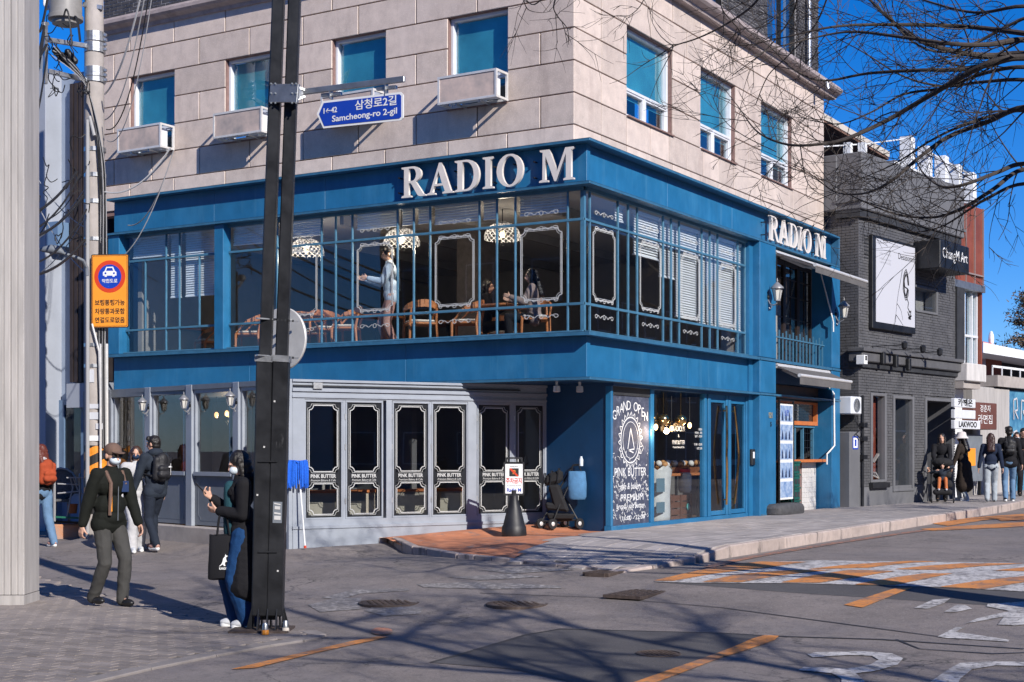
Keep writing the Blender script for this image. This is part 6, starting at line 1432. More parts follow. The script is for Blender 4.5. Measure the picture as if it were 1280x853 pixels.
# orange road sign
od = ud-.28; oO = DP(137.5, 364, od); ang = .12
orx = (RT*cos(ang)-AW*sin(ang)).normalized(); onn = Vector((orx.y, -orx.x, 0))
if (Vector((camx, camy, 0))-oO).dot(onn) < 0: onn = -onn
OS = thing('road_sign', oO, 'orange dead end road sign with Korean text and blue car disc on the utility pole', 'road sign')
ow, oh = .665, 1.25
def OM(x, z, n): 
    p = oO+orx*x+V(0,0,z)+onn*n; return Matrix(((orx.x,0,onn.x,p.x),(orx.y,0,onn.y,p.y),(0,1,0,p.z),(0,0,0,1)))
def rr(w, h, r, n=4):
    P = []
    for cx, cy, a in ((w/2-r, h/2-r, 0), (-w/2+r, h/2-r, 90), (-w/2+r, -h/2+r, 180), (w/2-r, -h/2+r, 270)): P += arc(cx, cy, r, r, a, a+90, n)
    return P
poly_mesh('edge', [rr(ow, oh, .03)], .006, M_signblack, OM(0,0,0), OS); poly_mesh('face', [rr(ow-.03, oh-.03, .025)], .001, M_orange, OM(0,0,.0075), OS)
poly_mesh('inner_line', [rr(ow-.05, oh-.05, .025), rr(ow-.065, oh-.065, .02)], .0006, M_signblack, OM(0,0,.0095), OS)
poly_mesh('red_ring', [arc(0,0,.275,.275,0,350,35)], .001, M_red, OM(0,.245,.0095), OS); poly_mesh('blue_disc', [arc(0,0,.205,.205,0,350,35)], .001, M_signblue, OM(0,.245,.012), OS)
poly_mesh('car_icon', [[(-.12,-.03),(-.12,.03),(-.09,.05),(-.06,.12),(.06,.12),(.09,.05),(.12,.03),(.12,-.03),(.09,-.03),(.09,-.05),(.05,-.05),(.05,-.03),(-.05,-.03),(-.05,-.05),(-.09,-.05),(-.09,-.03)], [(-.065,.05),(-.045,.10),(.045,.10),(.065,.05)], arc(-.075,.01,.018,.018,0,315,7), arc(.075,.01,.018,.018,0,315,7)], .0006, M_white, OM(0,.29,.0138), OS)
text('막힌도로', None, 0, 0, .075, 0, M_white, 'sign_lettering', OS, .0005, width=.27, M4=OM(0,.165,.0138), bold=.0012)
for k, tx in enumerate(('보행통행가능', '차량통과못함', '연결도로없음')): text(tx, None, 0, 0, .105, 0, M_signblack, 'sign_lettering', OS, .0005, width=.53, M4=OM(0,-.205-.148*k,.0095), bold=.0025)
for z in (.35, -.35): MB().bar(oO+V(0,0,z)-onn*.01-orx*.2, oO+V(0,0,z)-onn*.01+orx*.15, .03, .03).build('mount', M_steel, OS)
# ---------------------------------------------------------------- cone sign
cg = DP(642.5, 671.5, 21.3); cg.z = gs(cg.x, cg.y)+.014; print('cone', tuple(cg), EYE-(671.5-VH)*21.3/F_PX)
CN = thing('no_parking_stand', cg, 'black cone stand with a small no parking sign reading Radio M on the orange apron', 'cone sign')
MB().lathe([(.185,0),(.19,.03),(.18,.14),(.165,.16),(.10,.42),(.065,.54),(.06,.60),(.045,.61)], cg, 28).build('cone_base', M_dark, CN, smooth=True)
b = MB(); b.tube([cg+V(0,0,.6), cg+V(0,0,.68)], .04, 10); b.build('neck', M_dark, CN)
cn = -AW; cx_ = RT; 
def CM(x, z, n): p = cg+cx_*x+V(0,0,z)+cn*n; return Matrix(((cx_.x,0,cn.x,p.x),(cx_.y,0,cn.y,p.y),(0,1,0,p.z),(0,0,0,1)))
poly_mesh('black_holder', [rr(.31, .50, .02)], .012, M_dark, CM(0,.85,0), CN); poly_mesh('top_handle', [rr(.26,.10,.02), rr(.20,.05,.02)], .012, M_dark, CM(0,1.12,0), CN)
poly_mesh('white_card', [rr(.26, .44, .01)], .001, M_white, CM(-.0,.85,.0145), CN)
poly_mesh('black_square', [rr(.14,.12,.005)], .0006, M_signblack, CM(0,.945,.0165), CN); poly_mesh('orange_strike', [[(-.07,.05),(-.045,.065),(.07,-.05),(.045,-.065)]], .0006, M_red, CM(0,.945,.0185), CN)
text('P', None, 0,0,.09,0, M_orange, 'card_lettering', CN, .0004, M4=CM(0,.945,.0178))
text('주차금지', None, 0,0,.09,0, M_redtext, 'card_lettering', CN, .0005, width=.235, M4=CM(0,.815,.0165), bold=.002); text('Radio M', None, 0,0,.075,0, M_signblue, 'card_lettering', CN, .0005, width=.21, M4=CM(0,.68,.0165), bold=.0016)
text('PARKING', None, 0,0,.03,0, M_signblack, 'card_lettering', CN, .0005, M4=CM(0,1.03,.0165)); text('NO PARKING ANYTIME', None, 0,0,.02,0, M_signblack, 'card_lettering', CN, .0005, M4=CM(0,.745,.0165))
# ---------------------------------------------------------------- mop on the wall
s_, z_ = FB.px(371.5, 684, .22); mb = FB.p(.16, 0, .24); mb.z = gh(mb.x, mb.y)+.02; mt = FB.p(.12, 1.50, .07)
MP = thing('mop', mb, 'blue headed mop with a white handle leaning upside down on the grey wall', 'mop')
MB().tube([mb, mt], .012, 8).build('handle', M_white, MP); MB().tube([mb, mb.lerp(mt,.03)], .02, 8).build('red_tip', M_red, MP)
M_mopblue = mat('bright_blue_mop_yarn', (.01,.12,.62), .9, var=(60,.3)); b = MB(); R_ = random.Random(2)
for k in range(64):
    a = R_.uniform(0, 2*pi); r = R_.uniform(.01,.06); p = mt+Vector((FB.s.x*cos(a)*r+FB.n.x*(abs(sin(a))*r+.02), FB.s.y*cos(a)*r+FB.n.y*(abs(sin(a))*r+.02), .02))
    sp = Vector((FB.s.x*cos(a), FB.s.y*cos(a), 0))*R_.uniform(.05,.12); L_ = R_.uniform(.28,.38)
    b.tube([p, p+sp*.8+V(0,0,.03), p+sp+V(0,0,-.08), p+sp*1.05+V(0,0,-L_)], [.01,.014,.014,.009], 5)
b.build('yarn_head', M_mopblue, MP)['kind'] = 'stuff'; MB().bar(mt-Vector((FB.s.x,FB.s.y,0))*.06+V(0,0,-.02), mt+Vector((FB.s.x,FB.s.y,0))*.06+V(0,0,-.02), .04, .05).build('clamp', M_red, MP)
# ---------------------------------------------------------------- parked pram
pb = DP(700, 660, 22.3); pz = gs(pb.x, pb.y)+.015; pb.z = pz
PR = thing('pushchair', pb, 'folded black pushchair with a blue bag on its handle beside the recess wall', 'pushchair')
def PP(x, y, z): return pb+RT*x+AW*y+V(0,0,z)
for x, y in ((-.30,-.05), (-.12,-.16), (.30,.0), (.08,.18)):
    R3 = Matrix((((AW.x*.6+RT.x*.2), 0, RT.x*.9), ((AW.y*.6+RT.y*.2), 0, RT.y*.9), (0, 1, 0)))
    ax = (RT*.6-AW*.8).normalized(); e = Vector((-ax.y, ax.x, 0)); R3 = Matrix(((e.x,0,ax.x),(e.y,0,ax.y),(0,1,0)))
    w = MB().lathe([(.05,-.018),(.082,-.018),(.082,.018),(.05,.018)], PP(x,y,.085), 20, R3).build('wheel', M_dark, PR); w2 = MB().lathe([(.012,-.024),(.055,-.012),(.055,.012),(.012,.024)], PP(x,y,.085), 14, R3).build('rim', M_alu, w)
for P in (((-.30,-.05,.10), (-.15,0,.35), (.12,.05,.85), (.20,.05,.98), (.30,.05,1.0)), ((.30,0,.10), (.12,.0,.42), (-.12,0,.72), (-.20,0,.80)), ((-.12,-.16,.10), (.0,-.12,.40), (.22,-.06,.86)), ((-.30,-.05,.12), (.30,.0,.14)), ((-.12,-.16,.12), (.08,.18,.14))):
    MB().tube([PP(*p) for p in P], .014, 7).build('frame_tube', M_black, PR)
M_pramcloth = mat('black_pram_fabric', (.010,.010,.012), .9, var=(8,.4), bump=(60,.5))
MB().box8([PP(-.27,-.12,.66), PP(.0,-.15,.72), PP(.06,.12,.72), PP(-.22,.12,.66), PP(-.25,-.10,.84), PP(.02,-.13,.93), PP(.06,.11,.93), PP(-.20,.11,.84)]).build('folded_hood', M_pramcloth, PR, bevel=.05)
for k_ in range(3): MB().tube([PP(-.27+k_*.11,-.15,.66+k_*.03), PP(-.25+k_*.11,-.14,.86+k_*.04), PP(-.22+k_*.11,.13,.86+k_*.04), PP(-.22+k_*.11,.14,.66+k_*.03)], .010, 6).build('hood_rib', M_black, PR)
MB().box8([PP(-.10,-.12,.30), PP(.14,-.14,.26), PP(.16,.10,.26), PP(-.08,.10,.30), PP(-.20,-.12,.68), PP(-.04,-.15,.70), PP(.0,.10,.70), PP(-.15,.10,.68)]).build('seat_back', M_pramcloth, PR, bevel=.035)
MB().box8([PP(-.22,-.11,.30), PP(.05,-.13,.28), PP(.08,.10,.28), PP(-.2,.10,.30), PP(-.24,-.11,.42), PP(.03,-.13,.38), PP(.06,.10,.38), PP(-.22,.10,.42)]).build('seat', M_pramcloth, PR, bevel=.03)
MB().box8([PP(-.18,-.1,.15), PP(.20,-.1,.15), PP(.20,.1,.15), PP(-.18,.1,.15), PP(-.22,-.12,.25), PP(.24,-.12,.23), PP(.24,.1,.23), PP(-.22,.1,.25)]).build('basket', M_pramcloth, PR, bevel=.02)
b = MB(); vs = []
for z, w, d in ((.46,.13,.06), (.50,.155,.09), (.70,.16,.10), (.88,.14,.06), (.90,.13,.03)):
    for k in range(16): a = 2*pi*k/16; vs.append(PP(.26+w*cos(a)*(1 if abs(cos(a)) < .8 else .96), -.06+d*sin(a), z))
b.add(vs, [(i*16+j, i*16+(j+1)%16, (i+1)*16+(j+1)%16, (i+1)*16+j) for i in range(4) for j in range(16)]+[tuple(range(16)), tuple(range(79, 63, -1))]); 
bag = thing('shoulder_bag', PP(.26,-.06,.46), 'sky blue fabric bag hanging from the pushchair handle', 'bag'); b.build('bag_body', mat('sky_blue_canvas', (.07,.19,.36), .9, var=(9,.15), bump=(25,.5)), bag, smooth=True)
MB().tube([PP(.18,-.06,.89), PP(.20,-.05,1.0), PP(.28,-.04,1.01), PP(.33,-.06,.89)], .008, 6).build('strap', M_pramcloth, bag)
k = MB().lathe([(.03,0),(.032,.10),(.018,.13),(.018,.15)], PP(.33,.0,.98), 12); tag(k.build('water_bottle', M_mask, None, smooth=True), 'small clear bottle standing at the pushchair handle', 'bottle')
# ---------------------------------------------------------------- cafe chair, table and green bench down the alley
bd = 25.8; bq = DP(85, 668, bd); bz = gh(bq.x, bq.y)
def BP(u, v, d=bd): return DP(u, v, d)
PL = thing('bench', (bq.x, bq.y, bz), 'low green slatted bench with pale metal legs on orange stained block', 'bench')
M_benchgreen = mat('green_bench_slat', (.012,.12,.075), .5, var=(6,.2))
for k in range(4): MB().bar(BP(62, 646, bd-.3+k*.14), BP(106, 648, bd-.3+k*.14), .10, .03).build('slat', M_benchgreen, PL)
for u in (68, 100): 
    MB().bar(BP(u, 652, bd-.35), BP(u, 592, bd-.35), .03, .03).build('metal_leg', M_cablegrey, PL)
MB().bar(BP(62, 652, bd-.2), BP(106, 654, bd-.2), .03, .04).build('rail', M_black, PL)
SB_ = thing('stone_block', BP(85, 672), 'orange stained concrete block under the green bench', 'block'); MB().box8([BP(66,677,bd-.2), BP(106,677,bd-.2), BP(106,677,bd+.4), BP(66,677,bd+.4), BP(66,655,bd-.2), BP(106,655,bd-.2), BP(106,655,bd+.4), BP(66,655,bd+.4)]).build('block_body', mat('orange_stained_concrete', (.33,.30,.28), .9, var=(2.2,.1), col2=(.62,.22,.06), bump=(30,.5)), SB_, bevel=.03)
WC = thing('wicker_chair', BP(76, 640, bd+.2), 'round backed dark wicker chair behind the bench', 'chair')
MB().lathe([(.0,0),(.26,0),(.29,.02),(.26,.03)], BP(76, 606, bd+.25), 24, Matrix(((RT.x,0,AW.x),(RT.y,0,AW.y),(0,1,0)))).build('round_back', mat('grey_wicker', (.10,.10,.105), .8, var=(40,.5), bump=(80,.8)), WC)
b = MB(); b.tube([BP(76,606,bd+.2)+RT*(.30*cos(a*pi/8))+V(0,0,.30*sin(a*pi/8)) for a in range(9)], .018, 7); b.build('rim', M_cablegrey, WC)
MB().box8([BP(67,628,bd-.1), BP(88,628,bd-.1), BP(88,628,bd+.3), BP(67,628,bd+.3), BP(67,624,bd-.1), BP(88,624,bd-.1), BP(88,624,bd+.3), BP(67,624,bd+.3)]).build('seat', bpy.data.materials['grey_wicker'], WC)
for u, d in ((68,bd-.1), (87,bd-.1), (70,bd+.3), (85,bd+.3)): MB().tube([BP(u,627,d), BP(u,655,d)], .015, 6).build('leg', M_cablegrey, WC)
MT = thing('metal_table', BP(95, 640, bd-.1), 'small grey metal table with thin legs beside the wicker chair', 'table')
MB().box8([BP(83,598,bd-.5), BP(108,598,bd-.5), BP(107,598,bd+.1), BP(83,598,bd+.1), BP(83,596.6,bd-.5), BP(108,596.6,bd-.5), BP(107,596.6,bd+.1), BP(83,596.6,bd+.1)]).build('table_top', M_cablegrey, MT)
for P in (((88,598),(91,610),(88,622),(84,645)), ((92,598),(97,612),(106,620),(108,645)), ((72,605),(100,606)), ((72,617),(102,614))): MB().tube([BP(u,v,bd-.35) for u, v in P], .014, 6).build('frame_rod', M_cablegrey, MT)
k = MB().lathe([(.07,0),(.09,.16),(.10,.17)], BP(91, 642, bd-.2), 12); tag(k.build('plant_pot', mat('rust_orange_pot', (.42,.12,.04), .7), None, smooth=True), 'small rust orange pot on the green bench', 'pot')
# bright barrel-like box by the wall
# ---------------------------------------------------------------- buildings across the street (they show in the windows)
def opp(name, x0, x1, y0, y1, h, m, lab, wins, faceF, n0=0):
    t = thing(name, ((x0+x1)/2, (y0+y1)/2, 0), lab, 'building'); MB().box(x0, x1, y0, y1, -.1, h).build('walls', m, t); MB().box(x0-.2, x1+.2, y0-.2, y1+.2, h, h+.35).build('parapet', M_greydark, t)
    L_ = (x1-x0) if faceF.s.x else (y1-y0); k = int(L_/2.4); fl = int(h/3.1)
    for i in range(k):
        for j in range(fl):
            s = .5+i*L_/k; z = 1.0+j*3.1
            f = MB(); f.wbox(faceF, s, s+1.3, z, z+1.6, .0, .05); o = f.build('window', M_pvc, t); MB().wbox(faceF, s+.06, s+1.24, z+.06, z+1.54, .05, .055).build('pane', M_navyint, o)
M_ob = mat('brown_brick_render', (.14,.10,.085), .8, var=(3,.3)); M_ow = mat('white_house_render', (.6,.6,.58), .8, var=(1,.06)); M_og = mat('dark_grey_render', (.09,.09,.10), .8, var=(1,.2))
for i, (x0, x1, h, m) in enumerate(((-40,-28.3,8.0,M_og), (-28,-17.3,9.5,M_ob), (-17,-8.3,8.2,M_ow), (-8,2.7,9.5,M_og), (3,13.7,9,M_ob), (14,26,9.5,M_og), (26.3,44,10,M_ob), (44.3,70,9,M_ow), (70.3,110,10,M_og))):
    opp('opposite_building', x0, x1, -56, -46.0, h*1.9, m, ['charcoal','brown brick','white','dark grey','second brown','far dark grey','farthest brown','farthest white','last dark grey'][i]+' building across the road behind the camera', 3, Frame((x0, -46.0), (1,0), (0,1)))
for i, (y0, y1, h, m) in enumerate(((-20,-8.3,8,M_ob), (-8,3,8.5,M_og), (3.3,12,9,M_ow), (12.3,24,9,M_ob))):
    opp('opposite_building', -36, -27, y0, y1, h*1.6, m, ['brown','dark grey','white','second brown'][i]+' building at the end of the block behind the gatepost', 3, Frame((-27, y0), (0,1), (1,0)))

for i, (x0, x1, h, m) in enumerate(((30,42,11,M_ob), (42.4,56,12.5,M_og), (56.4,70,11,M_ow), (70.4,95,13,M_ob))):
    b_ = ['brown','dark grey','white','last brown'][i]
    t = thing('kerbside_building', ((x0+x1)/2, -24, 0), b_+' building on the far stretch of the opposite kerb, outside the view', 'building')
    MB().box(x0, x1, -28, -22, -.1, h).build('walls', m, t); F_ = Frame((x0, -22), (1,0), (0,1))
    for a in range(int((x1-x0)/2.6)):
        for z in range(int(h/3.2)):
            o = MB().wbox(F_, .6+a*2.6, 1.9+a*2.6, 1.1+z*3.2, 2.7+z*3.2, 0, .05).build('window', M_pvc, t); MB().wbox(F_, .66+a*2.6, 1.84+a*2.6, 1.16+z*3.2, 2.64+z*3.2, .05, .055).build('pane', M_navyint, o)
# ---------------------------------------------------------------- people
def cap_prim(b, p0, p1, r0, r1, n=12, sx=1.0, ref=None):
    p0, p1 = Vector(p0), Vector(p1); d = p1-p0; L_ = d.length
    if L_ < 1e-5: return b.ell(p0, (r0,)*3, n, 8)
    t = d/L_; pts = []; rad = []
    for a in (80, 55, 28): pts.append(p0-t*(r0*sin(radians(a)))); rad.append(r0*cos(radians(a)))
    for k in range(5): pts.append(p0+d*(k/4)); rad.append(r0+(r1-r0)*k/4)
    for a in (28, 55, 80): pts.append(p1+t*(r1*sin(radians(a)))); rad.append(r1*cos(radians(a)))
    return b.tube(pts, rad, n)
def blob(name, prims, m, parent, vox=.012, it=2, wr=None, fac=.5):
    b = MB()
    for q in prims:
        if q[0] == 'C': cap_prim(b, *q[1:])
        elif q[0] == 'E': b.ell(q[1], q[2], 14, 10, q[3] if len(q) > 3 else None)
        elif q[0] == 'B': b.box8(q[1])
    me = b.mesh(name, m); o = bpy.data.objects.new(name, me)
    r = o.modifiers.new('r', 'REMESH'); r.mode = 'VOXEL'; r.voxel_size = vox; r.use_smooth_shade = True
    s = o.modifiers.new('s', 'SMOOTH'); s.iterations = it; s.factor = fac
    me2 = evaluated_mesh(o); me2.materials.clear(); me2.materials.append(m)
    if wr:
        amp, fr = wr
        n_ = len(me2.vertices); co_ = [0.0]*(3*n_); no_ = [0.0]*(3*n_); me2.vertices.foreach_get('co', co_); me2.vertices.foreach_get('normal', no_)
        for i in range(0, 3*n_, 3):
            x, y, z = co_[i], co_[i+1], co_[i+2]
            k = amp*(1-2*abs(noise.noise((x*fr, y*fr, z*fr*1.05))+.5*noise.noise((x*fr*2.3+5, y*fr*2.3, z*fr*2.1))))
            co_[i] = x+no_[i]*k; co_[i+1] = y+no_[i+1]*k; co_[i+2] = z+no_[i+2]*k
        me2.vertices.foreach_set('co', co_)
    me2.shade_smooth(); me2.name = name
    o = bpy.data.objects.new(name, me2); C.objects.link(o); o.parent = parent; return o
def ik(a, t, l1, l2, hint):
    a, t = Vector(a), Vector(t); d = t-a; L_ = min(d.length, (l1+l2)*.999); d.normalize(); t = a+d*L_
    x = (l1*l1-l2*l2+L_*L_)/(2*L_); h = sqrt(max(0, l1*l1-x*x)); hn = Vector(hint); hn = (hn-d*hn.dot(d)).normalized()
    return a+d*x+hn*h, t
def hand_prims(w, d, side, pal, curl, s):
    """palm from wrist w along d, palm faces pal; four fingers of unequal length and a thumb"""
    d = d.normalized(); pal = (pal-d*pal.dot(d)).normalized(); ac = d.cross(pal)*side   # across, towards the thumb
    P = []; q = w+d*.045*s
    P.append(('C', tuple(w), tuple(w+d*.03*s), .024*s, .025*s))
    for k, o in enumerate((-.026, -.009, .009, .026)):
        P.append(('C', tuple(w+d*.02*s+ac*o*.7*s), tuple(w+d*.085*s+ac*o*s), .015*s, .0125*s))
        L_ = (.060, .072, .078, .070)[k]*s; p = w+d*.088*s+ac*o*1.05*s; dd = d.copy(); seg = (.45, .32, .26); r = .0092*s
        for j, g in enumerate(seg):
            c = curl*(.8+.1*k)*(.6+.5*j); dd = (dd*cos(c)+pal*sin(c)).normalized(); e = p+dd*L_*g; P.append(('C', tuple(p), tuple(e), r, r*.92)); p = e; r *= .93
    t0 = w+d*.03*s+ac*.026*s; dd = (d*.75+ac*.6+pal*.35).normalized(); e = t0+dd*.042*s; P.append(('C', tuple(t0), tuple(e), .0135*s, .0115*s)); dd = (dd+pal*.5*curl).normalized(); P.append(('C', tuple(e), tuple(e+dd*.032*s), .011*s, .0095*s))
    return P
def person(loc, face, H, label, legs=((.0,0,0), (.0,0,0)), hands=((.24,.05,.46), (-.24,.05,.46)), lean=.02, head=(0,0), top=None, bottom=None, shoe=None, hair='short', sit=False, coat=0, vox=.014, group=None,
           mask=None, capm=None, hood=None, elbow=((.22,-1,-.2), (-.22,-1,-.2)), curl=.55, sleeve=1.0, legw=1.0, haircol=None, girth=1.0, shirt=None, scarf=None, pal=((-1,0,0),(1,0,0)), skip_shoes=False, skin=None):
    """legs: per side (forward of foot, outward, lift) in H; hands: positions in H; head=(turn, nod)"""
    yaw = math.atan2(-face[0], face[1]); t = thing('person', loc, label, 'person', group, None, yaw)
    k = H/1.72; skin = skin or M_skin; haircol = haircol or M_hair
    hipz = (.53 if not sit else .29)*H; pel = Vector((0, 0, hipz)); up = Vector((0, sin(lean*3), cos(lean*3)))
    chest = pel+up*.21*H; neck = pel+up*.315*H; sh = pel+up*.285*H; hd = neck+up*.015*H+Vector((0, .012*H, .072*H))
    R = Matrix.Rotation(head[0], 3, 'Z')@Matrix.Rotation(-head[1], 3, 'X')
    def hp(x, y, z): return tuple(hd+R@Vector((x*k, y*k, z*k)))
    J = []
    for i, sx in enumerate((1, -1)):
        f, o, l = legs[i]; hip = pel+Vector((sx*.052*H, 0, -.01*H))
        foot = Vector((sx*(.055+o)*H, f*H, .048*H+l*H))
        kn, an = ik(hip, foot, .25*H, .245*H, (0, 1, .15) if not sit else (0, .3, 1)); J.append((hip, kn, an))
    A = []
    for i, sx in enumerate((1, -1)):
        s_ = sh+Vector((sx*.105*H, -.005*H, -.0*H)); hx, hy, hz = hands[i]; tg = Vector((hx*H, hy*H, hz*H))
        el, wr = ik(s_, tg, .172*H, .15*H, elbow[i]); A.append((s_, el, wr))
    body = [('E', hp(0,-.008,.022), (.074*k,.093*k,.098*k), R), ('E', hp(0,.022,-.045), (.054*k,.062*k,.062*k), R), ('E', hp(0,.035,-.085), (.03*k,.03*k,.026*k), R), ('C', hp(0,.088,.005), hp(0,.103,-.03), .010*k, .016*k), ('E', hp(0,.085,.022), (.05*k,.014*k,.012*k), R),
            ('E', hp(0,.083,-.062), (.022*k,.012*k,.010*k), R), ('C', tuple(neck-up*.03*H), hp(0,-.01,-.05), .056*k, .052*k), ('E', tuple(chest), (.13*k,.085*k,.15*k)), ('C', tuple(pel), tuple(chest), .09*k, .085*k), ('C', tuple(A[0][0]), tuple(A[1][0]), .05*k, .05*k)]
    for sx in (1, -1): body.append(('E', hp(sx*.076,-.005,-.005), (.012*k,.022*k,.033*k), R))
    for i in (0, 1):
        a, e, w = A[i]; body += [('C', tuple(a), tuple(e), .043*k, .036*k), ('C', tuple(e), tuple(w), .036*k, .025*k)]; body += hand_prims(w, (w-e), (1, -1)[i], Vector(pal[i]), curl, k)
        h, kn, an = J[i]; body += [('C', tuple(h), tuple(kn), .072*k, .050*k), ('C', tuple(kn), tuple(an), .048*k, .034*k), ('C', tuple(an), tuple(an+Vector((0,.08*k,-.03*k))), .03*k, .025*k)]
    blob('body', body, skin, t, min(vox, .0075 if vox < .012 else .011), 1)
    for sx in (1, -1):
        if vox < .012: MB().ell(hp(sx*.031,.083,.004), (.011*k,.007*k,.007*k), 8, 6).build('eye', M_signblack, None, smooth='all').parent = t
    g = girth
    if top:
        P = [('E', tuple(chest+up*.02*H), (.165*k*g,.120*k*g,.16*k)), ('E', tuple(pel+up*.09*H), (.155*k*g,.125*k*g,.15*k)), ('E', tuple(pel+up*.02*H), (.160*k*g,.128*k*g,.12*k)), ('C', tuple(pel+Vector((.085*k,0,-.022*H))), tuple(pel+Vector((-.085*k,0,-.022*H))), .104*k*g, .104*k*g), ('C', tuple(A[0][0]), tuple(A[1][0]), .068*k, .068*k), ('C', tuple(neck-up*.05*H), tuple(neck+up*.005*H), .085*k, .066*k)]
        for i in (0, 1):
            a, e, w = A[i]; d = (w-e); P += [('C', tuple(a), tuple(e), .068*k*sleeve, .060*k*sleeve), ('C', tuple(e), tuple(e+d*.93), .060*k*sleeve, .046*k*sleeve)]
        if coat:
            n = 8
            for j in range(n+1):
                f = j/n; c = pel+Vector((0, -.035*k, -coat*H*f)); P.append(('C', tuple(c+Vector((.07*k,0,0))), tuple(c-Vector((.07*k,0,0))), (.13+.05*f)*k*g, (.13+.05*f)*k*g))
        blob('jacket' if not coat else 'coat', P, top, t, vox, 2, (.0042*k, 6))
    if hood: blob('hood', [('E', tuple(neck+Vector((0,-.05*k,.02*k))), (.12*k,.10*k,.07*k)), ('C', tuple(neck+Vector((.08*k,.03*k,.0))), tuple(neck+Vector((-.08*k,.03*k,.0))), .045*k, .045*k)], hood, t, vox, 2, (.005, 9))
    if bottom:
        P = [('E', tuple(pel+Vector((0,-.01*k,.0))), (.150*k,.118*k,.12*k))]
        for i in (0, 1):
            h, kn, an = J[i]; P += [('C', tuple(h), tuple(kn), .092*k*legw, .070*k*legw), ('C', tuple(kn), tuple(an+Vector((0,0,-.012*H))), .070*k*legw, .058*k*legw*(1.0 if legw < 1.15 else 1.35))]
        blob('trousers', P, bottom, t, vox, 2, (.0055*k, 7))
    if shoe:
        for i in (0, 1):
            an = J[i][2]; q = an+Vector((0, .045*k, -.045*k)); sm = shoe if not isinstance(shoe, tuple) else shoe[0]
            z0 = q.z
            blob('shoe', [('E', tuple(q+Vector((0,.045*k,.0))), (.048*k,.10*k,.042*k)), ('E', tuple(q+Vector((0,-.05*k,.012*k))), (.042*k,.06*k,.05*k)), ('C', tuple(an), tuple(q+Vector((0,-.03*k,.02*k))), .045*k, .04*k)], sm, t, .010, 1)
            if isinstance(shoe, tuple): blob('sole', [('C', tuple(q+Vector((0,.10*k,-.028*k))), tuple(q+Vector((0,-.07*k,-.028*k))), .040*k, .036*k)], shoe[1], t, .010, 1)
    if hair != 'none':
        P = [('E', hp(0,-.022,.035), (.086*k,.100*k,.100*k), R), ('E', hp(0,-.055,-.02), (.072*k,.060*k,.075*k), R)]
        if hair in ('long', 'longfront'):
            n = 6
            for j in range(n): f = j/(n-1); c = hd.lerp(chest+Vector((0,-.09*k,.0)), f*.9)+Vector((0,-.075*k*(1-f*.2),0)); P.append(('C', tuple(c+Vector((.05*k,0,0))), tuple(c-Vector((.05*k,0,0))), .052*k, .052*k))
            for sx in (1, -1): P.append(('C', hp(sx*.078,-.01,.03), hp(sx*.075,.0,-.16), .026*k, .03*k))
        if hair in ('short',): P.append(('C', hp(.05,.05,.085), hp(-.05,.055,.085), .035*k, .035*k))
        if hair != 'capped': blob('hair', P, haircol, t, min(vox, .012), 1, (.006*k, 18))
        else: blob('hair', [('E', hp(0,-.035,-.005), (.082*k,.078*k,.075*k), R)], haircol, t, min(vox, .012), 1, (.004*k, 18))
    if mask:
        blob('face_mask', [('E', hp(0,.052,-.045), (.060*k,.062*k,.048*k), R)], mask, t, .008, 1)
    if capm:
        blob('cap', [('E', hp(0,-.008,.055), (.090*k,.108*k,.085*k), R), ('E', hp(0,.115,.045), (.070*k,.075*k,.010*k), R)], capm, t, .008, 1)
    return dict(t=t, hp=hp, J=J, A=A, k=k, chest=chest, pel=pel, neck=neck, up=up, H=H, R=R, hd=hd)
def backpack(p, m, label, h=.44, w=.30, d=.17, straps=None, on_front=True):
    k = p['k']; c = p['chest']+Vector((0, -.20*k, -.02))
    wm = wmat(p['t']); q = wm@c; t = thing('backpack', q, label, 'backpack', None, None, p['t'].rotation_euler.z)
    P = [('C', (-w*.30, .02, -h*.32), (-w*.30, .0, h*.25), w*.22, w*.2), ('C', (w*.30, .02, -h*.32), (w*.30, .0, h*.25), w*.22, w*.2), ('C', (0, -.0, -h*.30), (0, .0, h*.32), w*.30, w*.28), ('C', (-w*.2, -d*.4, -h*.25), (w*.2, -d*.4, -h*.25), w*.2, w*.2), ('C', (-w*.2, -d*.4, -h*.05), (w*.2, -d*.4, -h*.05), w*.17, w*.17)]
    blob('bag', P, m, t, .012, 2, (.004, 9))
    k_ = MB(); 
    for sx in (-1, 1):
        sh = p['A'][0 if sx > 0 else 1][0]-c; sh = Vector((sx*.085*k, sh.y, sh.z))
        k_.tube([(sx*.07, .08, h*.30), (sx*.08, sh.y-.02, sh.z+.085*k), (sx*.085, sh.y+.10*k, sh.z+.03), (sx*.10*k, sh.y+.15*k, sh.z-.14), (sx*.13*k, sh.y+.10*k, sh.z-.26), (sx*.15*k, .06, -h*.3)], [.016]*6, 6)
    k_.build('shoulder_straps', straps or m, None).parent = t
    return t
